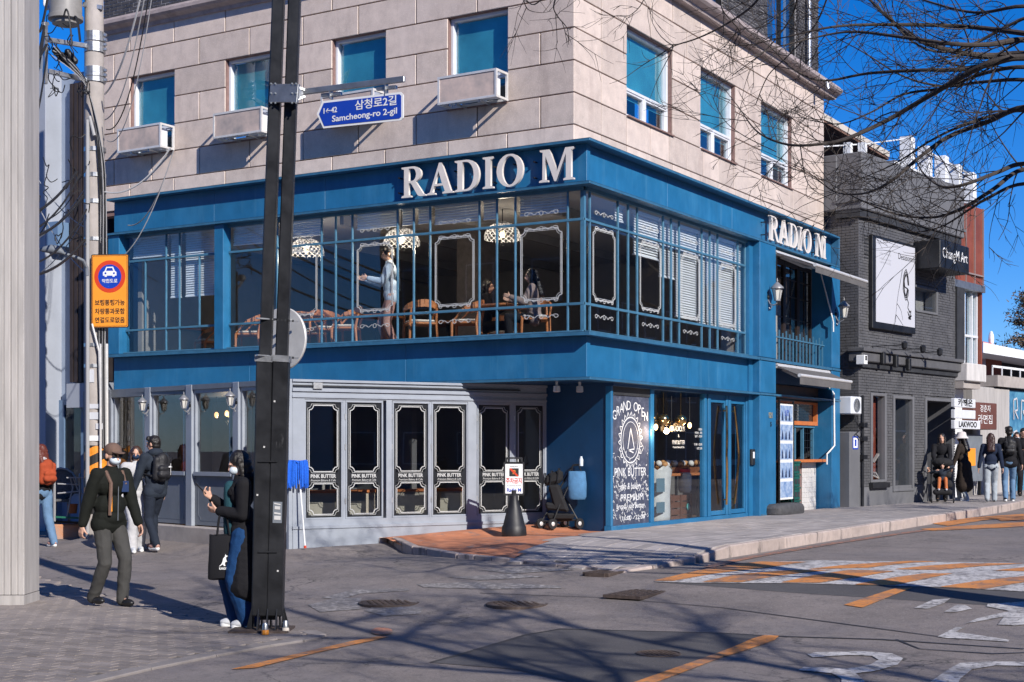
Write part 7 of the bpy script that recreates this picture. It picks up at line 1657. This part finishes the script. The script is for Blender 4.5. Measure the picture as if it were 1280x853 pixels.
c_olive = cloth('blackish_green_fleece', (.0085,.010,.008)); c_grey = cloth('grey_trousers', (.055,.054,.052)); c_black = cloth('black_coat_cloth', (.010,.010,.013)); c_blue = cloth('deep_blue_trousers', (.008,.045,.14)); c_navy = cloth('navy_padded_jacket', (.022,.03,.045)); c_dnavy = cloth('dark_navy_trousers', (.016,.022,.036)); c_white = cloth('off_white_jacket', (.48,.48,.50)); c_jean = cloth('mid_blue_denim', (.12,.21,.34)); c_ljean = cloth('pale_denim', (.34,.38,.42)); c_teal = cloth('teal_knit', (.015,.06,.08)); c_cap = cloth('tan_cap_cloth', (.15,.095,.075)); c_hat = cloth('cream_bucket_hat', (.60,.56,.55)); c_rust = cloth('rust_orange_pack', (.36,.065,.025)); c_pink = cloth('dusty_pink_trousers', (.42,.24,.21)); c_lblue = cloth('pale_blue_shirt', (.40,.48,.58)); c_knit = cloth('striped_knit', (.28,.21,.19)); c_brownlong = cloth('brown_black_long_coat', (.028,.02,.016)); c_grayhood = cloth('pale_grey_hood', (.42,.41,.42)); c_orangekid = cloth('orange_leggings', (.45,.14,.05)); c_shoe = mat('black_leather_shoe', (.012,.012,.013), .4, obj_space=True); c_sneak = mat('pale_sneaker', (.5,.52,.56), .6); c_pinkshoe = mat('pinkish_sneaker', (.45,.25,.2), .6)
def fdir(r, a): v = RT*r+AW*a; v.normalize(); return (v.x, v.y)
def foot_at(u, v, hf=gh, dz=.022):
    z = .1
    for _ in range(12): d = (EYE-z)*F_PX/(v-VH); x, y = world_xy((u-640)/F_PX*d, d); z = .5*z+.5*(hf(x, y)+dz)
    return (x, y, hf(x, y)+dz)
# man in the cap
P = person(foot_at(136, 757), fdir(.80,-.62), 1.74, 'man in tan cap and white mask walking in a blackish green jacket', legs=((-.085,0,.012), (.075,-.01,.0)), hands=((.165,-.06,.455), (-.15,.11,.485)), lean=.03, head=(-.1,.12), top=c_olive, bottom=c_grey, shoe=c_shoe, hair='capped', capm=c_cap, mask=M_mask, vox=.010, girth=1.16, sleeve=1.08, legw=1.05, curl=.7)
t = P['t']; k = P['k']
MB().tube([(.10*k,.155,P['pel'].z+.06), (.10*k,.175,P['chest'].z+.04), (.10*k,.09,P['chest'].z+.16), (.10*k,-.02,P['neck'].z-.02)], .020, 7).build('tan_strap', c_cap, None, smooth=True).parent = t
MB().tube([(-.10*k,.155,P['chest'].z+.02), (-.10*k,.10,P['chest'].z+.16), (-.10*k,-.02,P['neck'].z-.02)], .020, 7).build('tan_strap', c_cap, None, smooth=True).parent = t
MB().box(.088,.100,.165,.180,P['pel'].z+.10,P['pel'].z+.30).build('orange_strap_end', M_orange, None).parent = t
MB().box(-.14,-.05,.150,.166,P['chest'].z-.06,P['chest'].z+.06).build('blue_pocket_patch', mat('navy_patch', (.01,.03,.10), .7), None, bevel=.004).parent = t
MB().tube([(.0,.158,P['pel'].z+.0), (.0,.168,P['chest'].z), (.0,.105,P['neck'].z-.03)], .004, 5).build('zip', M_greydark, None).parent = t
b = MB()
for sx in (-1, 1): b.ell(P['hp'](sx*.033,.100,.010), (.026*k,.008*k,.018*k), 10, 7); 
b.bar(P['hp'](.06,.095,.018), P['hp'](-.06,.095,.018), .005); b.build('glasses', M_signblack, None).parent = t
# woman with phone beside the pole
wl = foot_at(303, 783)
P = person(wl, fdir(-.93,-.28), 1.66, 'woman in long black coat and mask looking at her phone beside black pole', legs=((.015,0,0), (-.035,.0,0)), hands=((.055,.165,.735), (-.015,.135,.665)), lean=.01, head=(.0,.32), top=c_black, bottom=c_blue, shoe=(c_sneak, M_white), hair='longfront', mask=M_mask, vox=.010, coat=.29, legw=1.32, elbow=((.25,-.6,-1),(-.25,-.5,-1)), curl=.75, pal=((-.6,-.3,.5),(.6,-.2,.5)), girth=1.08, sleeve=1.1)
t = P['t']; pw_ = P['A'][1][2]; pk = P['A'][0][2]
blob('teal_jumper', [('C', (.0,.105,P['pel'].z+.02), (.0,.115,P['chest'].z+.10), .075, .06)], c_teal, t, .012, 2, (.004, 9))
blob('furry_collar', [('C', (.09,.02,P['neck'].z-.02), (.07,.10,P['neck'].z-.12), .05, .04), ('C', (-.09,.02,P['neck'].z-.02), (-.07,.10,P['neck'].z-.12), .05, .04), ('C', (.08,-.06,P['neck'].z), (-.08,-.06,P['neck'].z), .06, .06)], c_black, t, .012, 1, (.01, 22))
wm = wmat(t); hw = P['A'][0][2]+(P['A'][0][2]-P['A'][0][1]).normalized()*.09
PH = thing('phone', wm@hw, 'black smartphone held up in the hand of the woman by the pole', 'phone', None, None, t.rotation_euler.z); o = MB().box(-.036,.036,-.004,.004,-.06,.085).build('phone_body', M_black, None, bevel=.004); o.parent = PH; o.rotation_euler = (-.75, 0, .1); o.location = (-.0,.035,.035)
o = MB().box(-.032,.032,-.0055,-.0045,-.055,.08).build('screen', mat('phone_screen', (.1,.12,.15), .1), None); o.parent = PH; o.rotation_euler = (-.75, 0, .1); o.location = (-.0,.035,.035)
fa = P['A'][1][1].lerp(P['A'][1][2], .80); tt = wm@Vector((fa.x, fa.y, fa.z))
TB = thing('tote_bag', tt, 'black cloth tote bag with white leaping animal print hanging from the womans arm', 'bag', None, None, 0)
tn_ = (Vector((camx, camy, 0))-Vector((tt.x, tt.y, 0))).normalized(); tx = Vector((-tn_.y, tn_.x, 0))
if tx.dot(RT) < 0: tx = -tx
tx = (tx*.97+tn_*.15).normalized(); tn_ = Vector((tx.y, -tx.x, 0)); 
if tn_.dot(AW) > 0: tn_ = -tn_
def TM(x, z, n): p = tt+tx*x+V(0,0,z)+tn_*n; return p-TB.location
b = MB(); N = 10; vs = []; 
for j, z in enumerate((-.22,-.235,-.38,-.52,-.63,-.64)):
    for i in range(16):
        a = 2*pi*i/16; w = .135+(.012 if j > 2 else 0); th = (.016, .022, .035, .045, .035, .01)[j]; q = abs(cos(a))**.4*(1 if cos(a) > 0 else -1)
        vs.append(TM(q*w, z+.008*sin(3*a+j), sin(a)*th+.012*sin(z*20+q*3)))
b.add(vs, [(j*16+i, j*16+(i+1)%16, (j+1)*16+(i+1)%16, (j+1)*16+i) for j in range(5) for i in range(16)]+[tuple(range(15,-1,-1)), tuple(range(80,96))]); o = b.build('bag_body', c_black, None, smooth=True); o.parent = TB
for n in (-.02, .02):
    o = MB().tube([TM(-.06,-.22,n), TM(-.045,-.08,n), TM(-.02,.03,n*.7), TM(.02,.035,n*.7), TM(.04,-.08,n), TM(.06,-.22,n)], .009, 6).build('strap', c_black, None); o.parent = TB
def TM4(x, z, n): p = TM(x, z, n); return Matrix(((tx.x,0,tn_.x,p.x),(tx.y,0,tn_.y,p.y),(0,1,0,p.z),(0,0,0,1)))
TBk = bpy.data.objects.new  # (local matrices below are already relative to the bag)
ka = [[(-.03,-.05),(-.045,-.055),(-.02,-.03),(-.01,-.005),(-.005,.02),(.012,.04),(.015,.062),(.024,.05),(.038,.045),(.03,.035),(.02,.03),(.026,.0),(.034,-.01),(.018,-.01),(.01,-.03),(.018,-.05),(.0,-.05),(-.004,-.035),(-.02,-.042)]]
def flat_child(name, loops, m, M4, par):
    o = poly_mesh(name, loops, .0006, m, M4); o.parent = par; return o
flat_child('animal_print', ka, M_white, TM4(.01,-.46,.055), TB)
def text_child(tx_, size, m, M4, par, width, name='printed_word'):
    o = text(tx_, None, 0,0,size,0, m, name, None, .0005, width=width, M4=M4, bold=.001); o.parent = par; return o
text_child('KANGOL', .03, M_white, TM4(.01,-.535,.055), TB, .085)
# backpacker going away
P = person(foot_at(194, 687), fdir(-.62,.55), 1.75, 'young man in dark padded jacket walking away past the alley windows', legs=((.10,0,.0), (-.10,0,.01)), hands=((.16,.10,.48), (-.16,.12,.48)), head=(.5,.0), top=c_navy, bottom=c_dnavy, shoe=(c_pinkshoe, M_white), hair='short', hood=c_navy, girth=1.05, skin=M_skin)
bp_ = backpack(P, mat('black_backpack_nylon', (.014,.014,.018), .6, bump=(40,.4), obj_space=True), 'black backpack with a small white emblem worn by the man walking away')
o = poly_mesh('white_emblem', [arc(-.02,.0,.035,.012,200,340,6)+arc(-.02,-.012,.035,.012,340,200,6)[:7], arc(-.02,-.025,.035,.012,20,160,6)+arc(-.02,-.013,.035,.012,160,20,6)[:7]], .001, M_white, Matrix(((-1,0,0,.02),(0,0,-1,-.155),(0,1,0,.02),(0,0,0,1)))); o.parent = bp_
MB().tube([(.06,-.14,-.12),(.06,-.14,.06)], .005, 5).build('grey_zip', M_alu, None).parent = bp_
# companion in white
P = person(foot_at(169, 689), fdir(.45,-.7), 1.62, 'person in off white jacket and dark mask behind the man in the cap', legs=((.05,0,0), (-.06,0,0)), hands=((.17,.06,.46), (-.17,.06,.46)), head=(-.4,.0), top=c_white, bottom=cloth('white_wide_trousers', (.5,.5,.52)), shoe=(c_sneak, M_white), hair='long', mask=cloth('dark_blue_mask', (.02,.04,.09)), legw=1.2, haircol=mat('brown_hair', (.05,.025,.018), .5))
# person with orange pack
P = person(foot_at(52, 682), fdir(-.75,.6), 1.66, 'person in black jacket and jeans walking left at the alley edge', legs=((-.13,0,.0), (.13,0,.0)), hands=((.16,.10,.50), (-.16,.12,.50)), head=(.6,.05), top=c_black, bottom=c_jean, shoe=(c_pinkshoe, M_white), hair='long', hood=c_grayhood, haircol=mat('auburn_hair', (.10,.02,.012), .5), legw=1.1)
backpack(P, c_rust, 'rust orange backpack on the person walking left by the gatepost', .42, .30)
# right hand group
def right_foot(u, v): return foot_at(u, v, gs, .03)
P = person(right_foot(1177, 627), fdir(-.25,-.9), 1.60, 'smiling long haired woman in black pushing a pram', legs=((.03,0,0), (-.04,0,0)), hands=((.10,.24,.60), (-.10,.24,.60)), top=c_black, bottom=c_black, shoe=c_shoe, hair='long', group='people on the far pavement', elbow=((.5,-.5,-1),(-.5,-.5,-1)))
pr = P['t'].location; f_ = fdir(-.25,-.9); pr2 = Vector((pr.x+f_[0]*.75, pr.y+f_[1]*.75, pr.z)); 
BG = thing('pram', pr2, 'black pram with a small child in it, pushed along the far pavement', 'pram', None, None, math.atan2(-f_[0], f_[1]))
for x, y in ((-.24,.30),(.24,.30),(-.26,-.25),(.26,-.25)):
    R3 = Matrix(((0,0,1),(1,0,0),(0,1,0))); o = MB().lathe([(.06,-.015),(.095,-.015),(.095,.015),(.06,.015)], (x,y,.095), 16, R3).build('wheel', M_dark, None); o.parent = BG; q = MB().lathe([(.01,-.02),(.06,-.01),(.06,.01),(.01,.02)], (x,y,.095), 12, R3).build('rim', M_alu, None); q.parent = o
for P_ in (((-.24,.30,.1),(-.25,0,.45),(-.24,-.45,.98)), ((.24,.30,.1),(.25,0,.45),(.24,-.45,.98)), ((-.26,-.25,.1),(-.25,.05,.5)), ((.26,-.25,.1),(.25,.05,.5)), ((-.24,-.45,.98),(.24,-.45,.98))): MB().tube(P_, .013, 6).build('frame_tube', M_black, None).parent = BG
blob('seat', [('C', (-.14,.12,.42), (.14,.12,.42), .09, .09), ('C', (-.14,-.08,.44), (.14,-.08,.44), .09, .09), ('C', (-.14,-.16,.62), (.14,-.16,.62), .07, .07), ('C', (-.15,-.2,.78), (.15,-.2,.78), .07, .07)], M_pramcloth, BG, .016)
blob('canopy', [('E', (0,-.14,.92), (.24,.20,.12))], M_pramcloth, BG, .016); blob('footmuff', [('C', (-.15,.30,.25), (.15,.30,.25), .07, .07)], M_pramcloth, BG, .016)
P = person((pr2.x, pr2.y, pr2.z+.17), f_, .98, 'toddler in orange leggings sitting in the black pram', legs=((.30,.03,.12), (.30,.03,.12)), hands=((.15,.16,.58), (-.16,.12,.66)), sit=True, top=c_navy, bottom=c_orangekid, shoe=c_sneak, hair='short', vox=.012)
P = person(right_foot(1204, 626), fdir(-.35,.3), 1.60, 'woman in cream bucket hat and long brown black coat on the far pavement', legs=((.08,0,0), (-.08,0,0)), hands=((.16,.05,.46), (-.16,.10,.50)), top=c_brownlong, bottom=c_ljean, shoe=(c_sneak, M_white), hair='long', coat=.30, group='people on the far pavement', girth=1.1)
b = MB(); q = P['hp'](0,-.01,.03); b.lathe([(.17,-.03),(.12,.03),(.10,.11),(.06,.13),(.01,.135)], q, 18); b.build('bucket_hat', c_hat, None, smooth=True).parent = P['t']
P = person(right_foot(1238.5, 627.5), fdir(.25,.9), 1.60, 'woman with long dark hair seen from behind in navy top and pale jeans', legs=((.09,0,0), (-.09,0,.01)), hands=((.17,.03,.47), (-.17,.03,.47)), top=cloth('navy_sweatshirt', (.012,.02,.045)), bottom=c_ljean, shoe=c_shoe, hair='long', group='people on the far pavement', haircol=mat('dark_brown_hair', (.035,.014,.01), .45), legw=1.12)
P = person(right_foot(1261.5, 626.5), fdir(.2,.9), 1.76, 'man seen from behind in black jacket and blue jeans on the far pavement', legs=((.08,0,0), (-.08,0,.01)), hands=((.17,.02,.46), (-.17,.05,.47)), top=c_black, bottom=c_jean, shoe=(c_shoe, M_white), hair='short', group='people on the far pavement', girth=1.08)
backpack(P, mat('black_daypack_nylon', (.018,.018,.02), .6, obj_space=True), 'black daypack on the back of the man in blue jeans', .38, .26)
P = person(right_foot(1271, 619), fdir(-.2,-.9), 1.62, 'masked person in dark clothes coming closer behind the man in jeans', legs=((.05,0,0), (-.05,0,0)), hands=((.16,.05,.46), (-.16,.05,.46)), top=c_brownlong, bottom=c_black, shoe=c_pinkshoe, hair='long', mask=M_mask, group='people on the far pavement')
P = person(right_foot(1279, 620), fdir(-.2,-.9), 1.72, 'short haired man in black coming closer at the far right edge', legs=((.05,0,0), (-.05,0,0)), hands=((.17,.05,.46), (-.17,.05,.46)), top=c_black, bottom=c_black, shoe=c_shoe, hair='short', group='people on the far pavement')
q = FD.p(big[0]+.20, 0, -.25); 
P = person((q.x, q.y, .45), fdir(.9,-.2), 1.62, 'person in pale blue jacket half hidden at the edge of the dark shop opening', legs=((.02,0,0), (-.02,0,0)), hands=((.12,.10,.50), (-.12,.12,.52)), top=c_jean, bottom=cloth('blue_trousers', (.10,.20,.33)), shoe=c_shoe, hair='short', group='people on the far pavement')
# ---- people upstairs
q = DP(489, 563, 23.7)
P = person((q.x, q.y, FLZ), fdir(-.95,-.1), 1.74, 'waiter in pale blue shirt and pink trousers standing with arms raised upstairs', legs=((.04,0,0), (-.05,0,0)), hands=((.10,.24,.70), (-.08,.22,.69)), top=c_lblue, bottom=c_pink, shoe=c_sneak, hair='short', head=(.1,.15), elbow=((.4,-.6,-1),(-.4,-.6,-1)))
MB().tube([(.0,-.14,P['pel'].z+.1),(.06,-.13,P['chest'].z+.12),(.06,.05,P['neck'].z-.02),(.05,.13,P['chest'].z)], .014, 6).build('apron_strap', c_navy, None).parent = P['t']
q = DP(668, 563, 22.55)
person((q.x, q.y, FLZ), fdir(-.9,.1), 1.62, 'seated woman in striped knit at the corner table upstairs', legs=((.25,.0,.0), (.22,.02,.0)), hands=((.10,.24,.47), (-.12,.22,.48)), sit=True, top=c_knit, bottom=c_black, shoe=c_shoe, hair='long', elbow=((.5,-.6,-1),(-.5,-.6,-1)))
q = DP(606, 563, 24.0)
person((q.x, q.y, FLZ), fdir(.9,-.1), 1.62, 'seated dark haired woman facing right across the corner table upstairs', legs=((.25,.0,.0), (.22,.02,.0)), hands=((.10,.22,.47), (-.12,.20,.48)), sit=True, top=c_black, bottom=c_black, shoe=c_shoe, hair='long', elbow=((.5,-.6,-1),(-.5,-.6,-1)))
# ---------------------------------------------------------------- trees
def spline(P, n=6):
    Q = []
    for i in range(len(P)-1):
        p0, p1, p2, p3 = P[max(i-1,0)], P[i], P[i+1], P[min(i+2, len(P)-1)]
        for t in [j/n for j in range(n)]: Q.append(.5*((2*p1)+(-p0+p2)*t+(2*p0-5*p1+4*p2-p3)*t*t+(-p0+3*p1-3*p2+p3)*t**3))
    return Q+[P[-1]]
def grow(b, p, d, L_, r, lvl, R_, droop=.0, sides=4, spread=.9, kids=3):
    n = max(5, int(L_/.09)) if lvl > 0 else 4; pts = [p]; q = p.copy(); dd = d.normalized(); axis = Vector((R_.uniform(-1,1), R_.uniform(-1,1), R_.uniform(-1,1))).normalized(); bend = R_.uniform(-.17,.17)
    for i in range(n):
        dd = (Matrix.Rotation(bend+R_.uniform(-.14,.14), 3, axis)@dd+Vector((R_.uniform(-.12,.12), R_.uniform(-.12,.12), R_.uniform(-.10,.12)-droop))).normalized(); q = q+dd*(L_/n); pts.append(q.copy())
    b.tube(pts, [r*(1-.75*i/n)+.0008 for i in range(n+1)], sides if r > .006 else 3, cap=False)
    if lvl <= 0: return
    for k in range(kids):
        i = R_.randint(max(1, n//4), n-1); ax = (pts[i]-pts[i-1]).normalized(); side = ax.orthogonal().normalized(); side = Matrix.Rotation(R_.uniform(0, 2*pi), 3, ax)@side
        nd = (ax*cos(spread*R_.uniform(.5,1))+side*sin(spread*R_.uniform(.5,1))).normalized(); fr = 1-.75*i/n
        grow(b, pts[i], nd, L_*R_.uniform(.38,.65), max(.0022, r*fr*.62), lvl-1, R_, droop, sides, spread, kids)
R_ = random.Random(21)
TD = 12.6; tr_base = world_xy(6.6, 11.6); TRB = Vector((tr_base[0], tr_base[1], gh(*tr_base)))
TREE = thing('street_tree', TRB, 'large bare street tree whose dark limbs reach in from the upper right', 'tree')
trunk_top = TRB+V(0,0,3.4)
MB().tube(spline([TRB-V(0,0,.2), TRB+V(.05,0,1.2), TRB+V(-.05,.05,2.4), trunk_top, TRB+V(.1,.1,5.5), TRB+V(.0,.3,8.0)]), [.30-.009*i for i in range(31)], 14).build('trunk', M_bark, TREE, smooth=True)
LIMBS = [
 ([(1280,42),(1200,33),(1100,31),(1040,34),(985,46)], 4.9, .045, .010),
 ([(1280,68),(1238,70),(1190,64),(1142,47),(1110,22),(1086,-2),(1070,-24)], 4.7, .055, .016),
 ([(1280,50),(1235,56),(1190,55),(1130,47),(1065,40),(1015,48),(962,62)], 4.8, .045, .008),
 ([(1280,72),(1215,86),(1150,88),(1085,92),(1030,101),(994,88),(962,58)], 4.6, .040, .008),
 ([(1280,72),(1230,82),(1165,118),(1110,150),(1062,172),(1028,180),(985,181),(948,166),(926,138)], 4.4, .050, .008),
 ([(1280,84),(1230,92),(1180,110),(1130,118),(1090,140),(1050,155),(1010,150)], 4.5, .034, .006),
 ([(1280,135),(1236,152),(1186,171),(1148,198),(1112,228),(1080,242),(1046,241),(1024,226)], 4.0, .046, .006),
 ([(1280,138),(1236,146),(1196,160),(1160,178),(1120,204),(1080,222)], 4.1, .036, .006),
 ([(1280,205),(1246,216),(1205,231),(1176,233),(1152,214),(1142,190)], 3.7, .040, .006),
 ([(1280,212),(1240,238),(1200,262),(1165,272),(1120,268),(1075,250),(1048,236)], 3.6, .038, .006),
 ([(1280,230),(1238,246),(1212,262),(1180,282),(1150,290),(1130,288)], 3.5, .030, .005),
 ([(1280,8),(1220,16),(1160,2),(1120,-15)], 5.0, .035, .010),
 ([(1280,100),(1225,103),(1180,108),(1130,96),(1080,66),(1050,50)], 4.5, .032, .005),
 ([(1290,20),(1200,62),(1150,58),(1110,20),(1085,-30)], 4.9, .03, .006),
]
for k, (px, zt_, r0, r1) in enumerate(LIMBS):
    dd0 = 12.2+R_.uniform(-.6, .5); n = len(px)
    P = [TRB+V(R_.uniform(-.1,.1), R_.uniform(-.1,.1), zt_-.5), DP(1345, px[0][1]+10, dd0-.2)] + [DP(u, v, dd0+.9*i/n+.25*sin(i*1.3+k)) for i, (u, v) in enumerate(px)]
    Q = spline(P, 6); N = len(Q); r0 *= .62; r1 *= .6; rad = [r0*1.25+(r1-r0*1.25)*(i/(N-1))**.8 for i in range(N)]
    MB().tube(Q, rad, 8).build('limb', M_bark, TREE, smooth=True)
    b = MB()
    for j in range(int(8+n*.8)):
        i = R_.randint(11, N-2); ax = (Q[i+1]-Q[i]).normalized(); side = Matrix.Rotation(R_.uniform(0, 2*pi), 3, ax)@ax.orthogonal().normalized(); nd = (ax+side*R_.uniform(.5,1.3)+V(0,0,R_.uniform(-.25,.35))).normalized()
        grow(b, Q[i], nd, R_.uniform(.35, 1.0), max(.004, rad[i]*.33), 2, R_, .01)
    grow(b, Q[-1], (Q[-1]-Q[-2]), .7, r1, 2, R_)
    b.build('twigs', M_bark, TREE, normals=False)['kind'] = 'stuff'
# fine branches from the crown above the frame
b = MB()
for px, r in (([(960,-20),(940,8),(905,32),(872,48),(842,58),(820,72)], .012), ([(905,-20),(902,10),(925,40),(922,60)], .007), ([(690,-14),(668,6),(655,-2),(660,12),(676,16),(690,14)], .007), ([(700,-15),(692,8),(698,22),(709,36),(711,56)], .008), ([(810,-12),(800,8),(786,20),(775,20)], .005), ([(1000,-20),(990,20),(960,60),(935,80),(915,95)], .010), ([(970,190),(930,170),(905,150),(890,120)], .006), ([(990,183),(960,215),(940,235)], .005), ([(1000,180),(1010,230),(1040,250)], .006), ([(1040,-20),(1020,30),(985,70),(960,95),(945,130)], .010), ([(1010,-20),(960,30),(925,38),(905,60)], .007)):
    P = [DP(u, v, 13.0+.2*i) for i, (u, v) in enumerate(px)]; Q = spline(P, 5); b.tube(Q, [r*(1-.6*i/len(Q)) for i in range(len(Q))], 4)
    for j in range(7): i = R_.randint(2, len(Q)-2); ax = (Q[i+1]-Q[i]).normalized(); side = Matrix.Rotation(R_.uniform(0, 2*pi), 3, ax)@ax.orthogonal().normalized(); grow(b, Q[i], ax+side, R_.uniform(.25,.6), r*.45, 1, R_)
b.build('hanging_twigs', M_bark, TREE, normals=False)['kind'] = 'stuff'
# the other bare trees of the avenue: they throw the branch shadows on the road
def bare_tree(r, d, h, lab, seed, crown=3.6, n=13):
    Rr = random.Random(seed); x, y = world_xy(r, d); B = Vector((x, y, gh(x, y))); t = thing('street_tree', B, lab, 'tree', 'bare trees of the avenue')
    top = B+V(Rr.uniform(-.3,.3), Rr.uniform(-.3,.3), h); ax = spline([B-V(0,0,.2), B+V(.1,.05,h*.3), B+V(-.1,.1,h*.6), top], 6)
    MB().tube(ax, [.17-.14*i/len(ax) for i in range(len(ax))], 10).build('trunk', M_bark2, t, smooth=True)
    tw = MB()
    for k in range(n):
        z = h*(.42+.52*k/n); i = min(len(ax)-2, int(z/h*len(ax))); a = k*2.4+Rr.uniform(-.4,.4); e = Rr.uniform(.1,.7); L_ = crown*Rr.uniform(.7,1.15)*(1.1-.4*k/n)
        q = ax[i]; P = [q]; dd = Vector((cos(a)*cos(e), sin(a)*cos(e), sin(e)))
        for j in range(5): dd = (dd+Vector((Rr.uniform(-.22,.22), Rr.uniform(-.22,.22), Rr.uniform(-.08,.14)))).normalized(); P.append(P[-1]+dd*L_/5)
        Q = spline(P, 4); rad = [.055*(1-.85*m/len(Q)) for m in range(len(Q))]; MB().tube(Q, rad, 7).build('limb', M_bark2, t, smooth=True)
        for j in range(13):
            m = Rr.randint(4, len(Q)-2); a2 = (Q[m+1]-Q[m]).normalized(); sd_ = Matrix.Rotation(Rr.uniform(0, 2*pi), 3, a2)@a2.orthogonal().normalized()
            grow(tw, Q[m], a2+sd_*Rr.uniform(.5,1.1), Rr.uniform(.5,1.4), max(.008, rad[m]*.45), 2, Rr, 0, 4, .9, 3)
    tw.build('twigs', M_bark2, t, normals=False)['kind'] = 'stuff'
bare_tree(8.4, 1.5, 9.5, 'tall bare tree on the near kerb right behind the camera', 3, 3.8)
bare_tree(5.7, 2.4, 9.8, 'bare tree on the near pavement to the right of the camera', 5, 3.0, 13)
bare_tree(.6, -1.4, 10.2, 'bare tree behind the camera on the near pavement', 6, 3.6, 13)
bare_tree(15.5, 20, 8.5, 'bare tree farther along the kerb outside the view', 8, 3.4, 11)
bare_tree(26, 33, 9.0, 'bare tree at the kerb well outside the right edge of the view', 12, 3.4, 11)
bare_tree(33, 44, 9.5, 'farthest bare tree of the row outside the right edge', 14, 3.6, 11)
# conifer at the far right
cx = DP(1290, 563, 66); CB_ = Vector((cx.x, cx.y, .5)); CT = thing('pine_tree', CB_, 'rusty green pine tree behind the far white roofed house', 'tree')
MB().tube([CB_, CB_+V(0,0,8.6)], [.25,.03], 8).build('trunk', M_bark2, CT)
b = MB(); nd_ = MB(); Rr = random.Random(9)
for k in range(46):
    z = 1.6+6.9*k/46; a = k*2.4; L_ = (9.2-z)*.32+.3; q = CB_+V(0,0,z); e = q+Vector((cos(a)*L_, sin(a)*L_, Rr.uniform(-.2,.35)*L_)); b.tube([q, q.lerp(e,.5)+V(0,0,-.05), e], [.05,.03,.01], 4)
    for j in range(150):
        f = Rr.uniform(.15,1.05); p = q.lerp(e, f)+Vector((Rr.gauss(0,.20), Rr.gauss(0,.20), Rr.gauss(0,.13))); d = Vector((Rr.uniform(-1,1), Rr.uniform(-1,1), Rr.uniform(-.6,.8))).normalized()*.16; s = d.orthogonal().normalized()*.035
        nd_.add([p-s, p+s, p+d*1.0+s*.3, p+d-s*.3], [(0,1,2,3)])
b.build('branches', M_bark2, CT); nd_.build('needles', M_needle, CT, normals=False)['kind'] = 'stuff'
for k, (r_, x0) in enumerate(((66,1330),)):
    pass
bpy.data.scenes.remove(TMP)
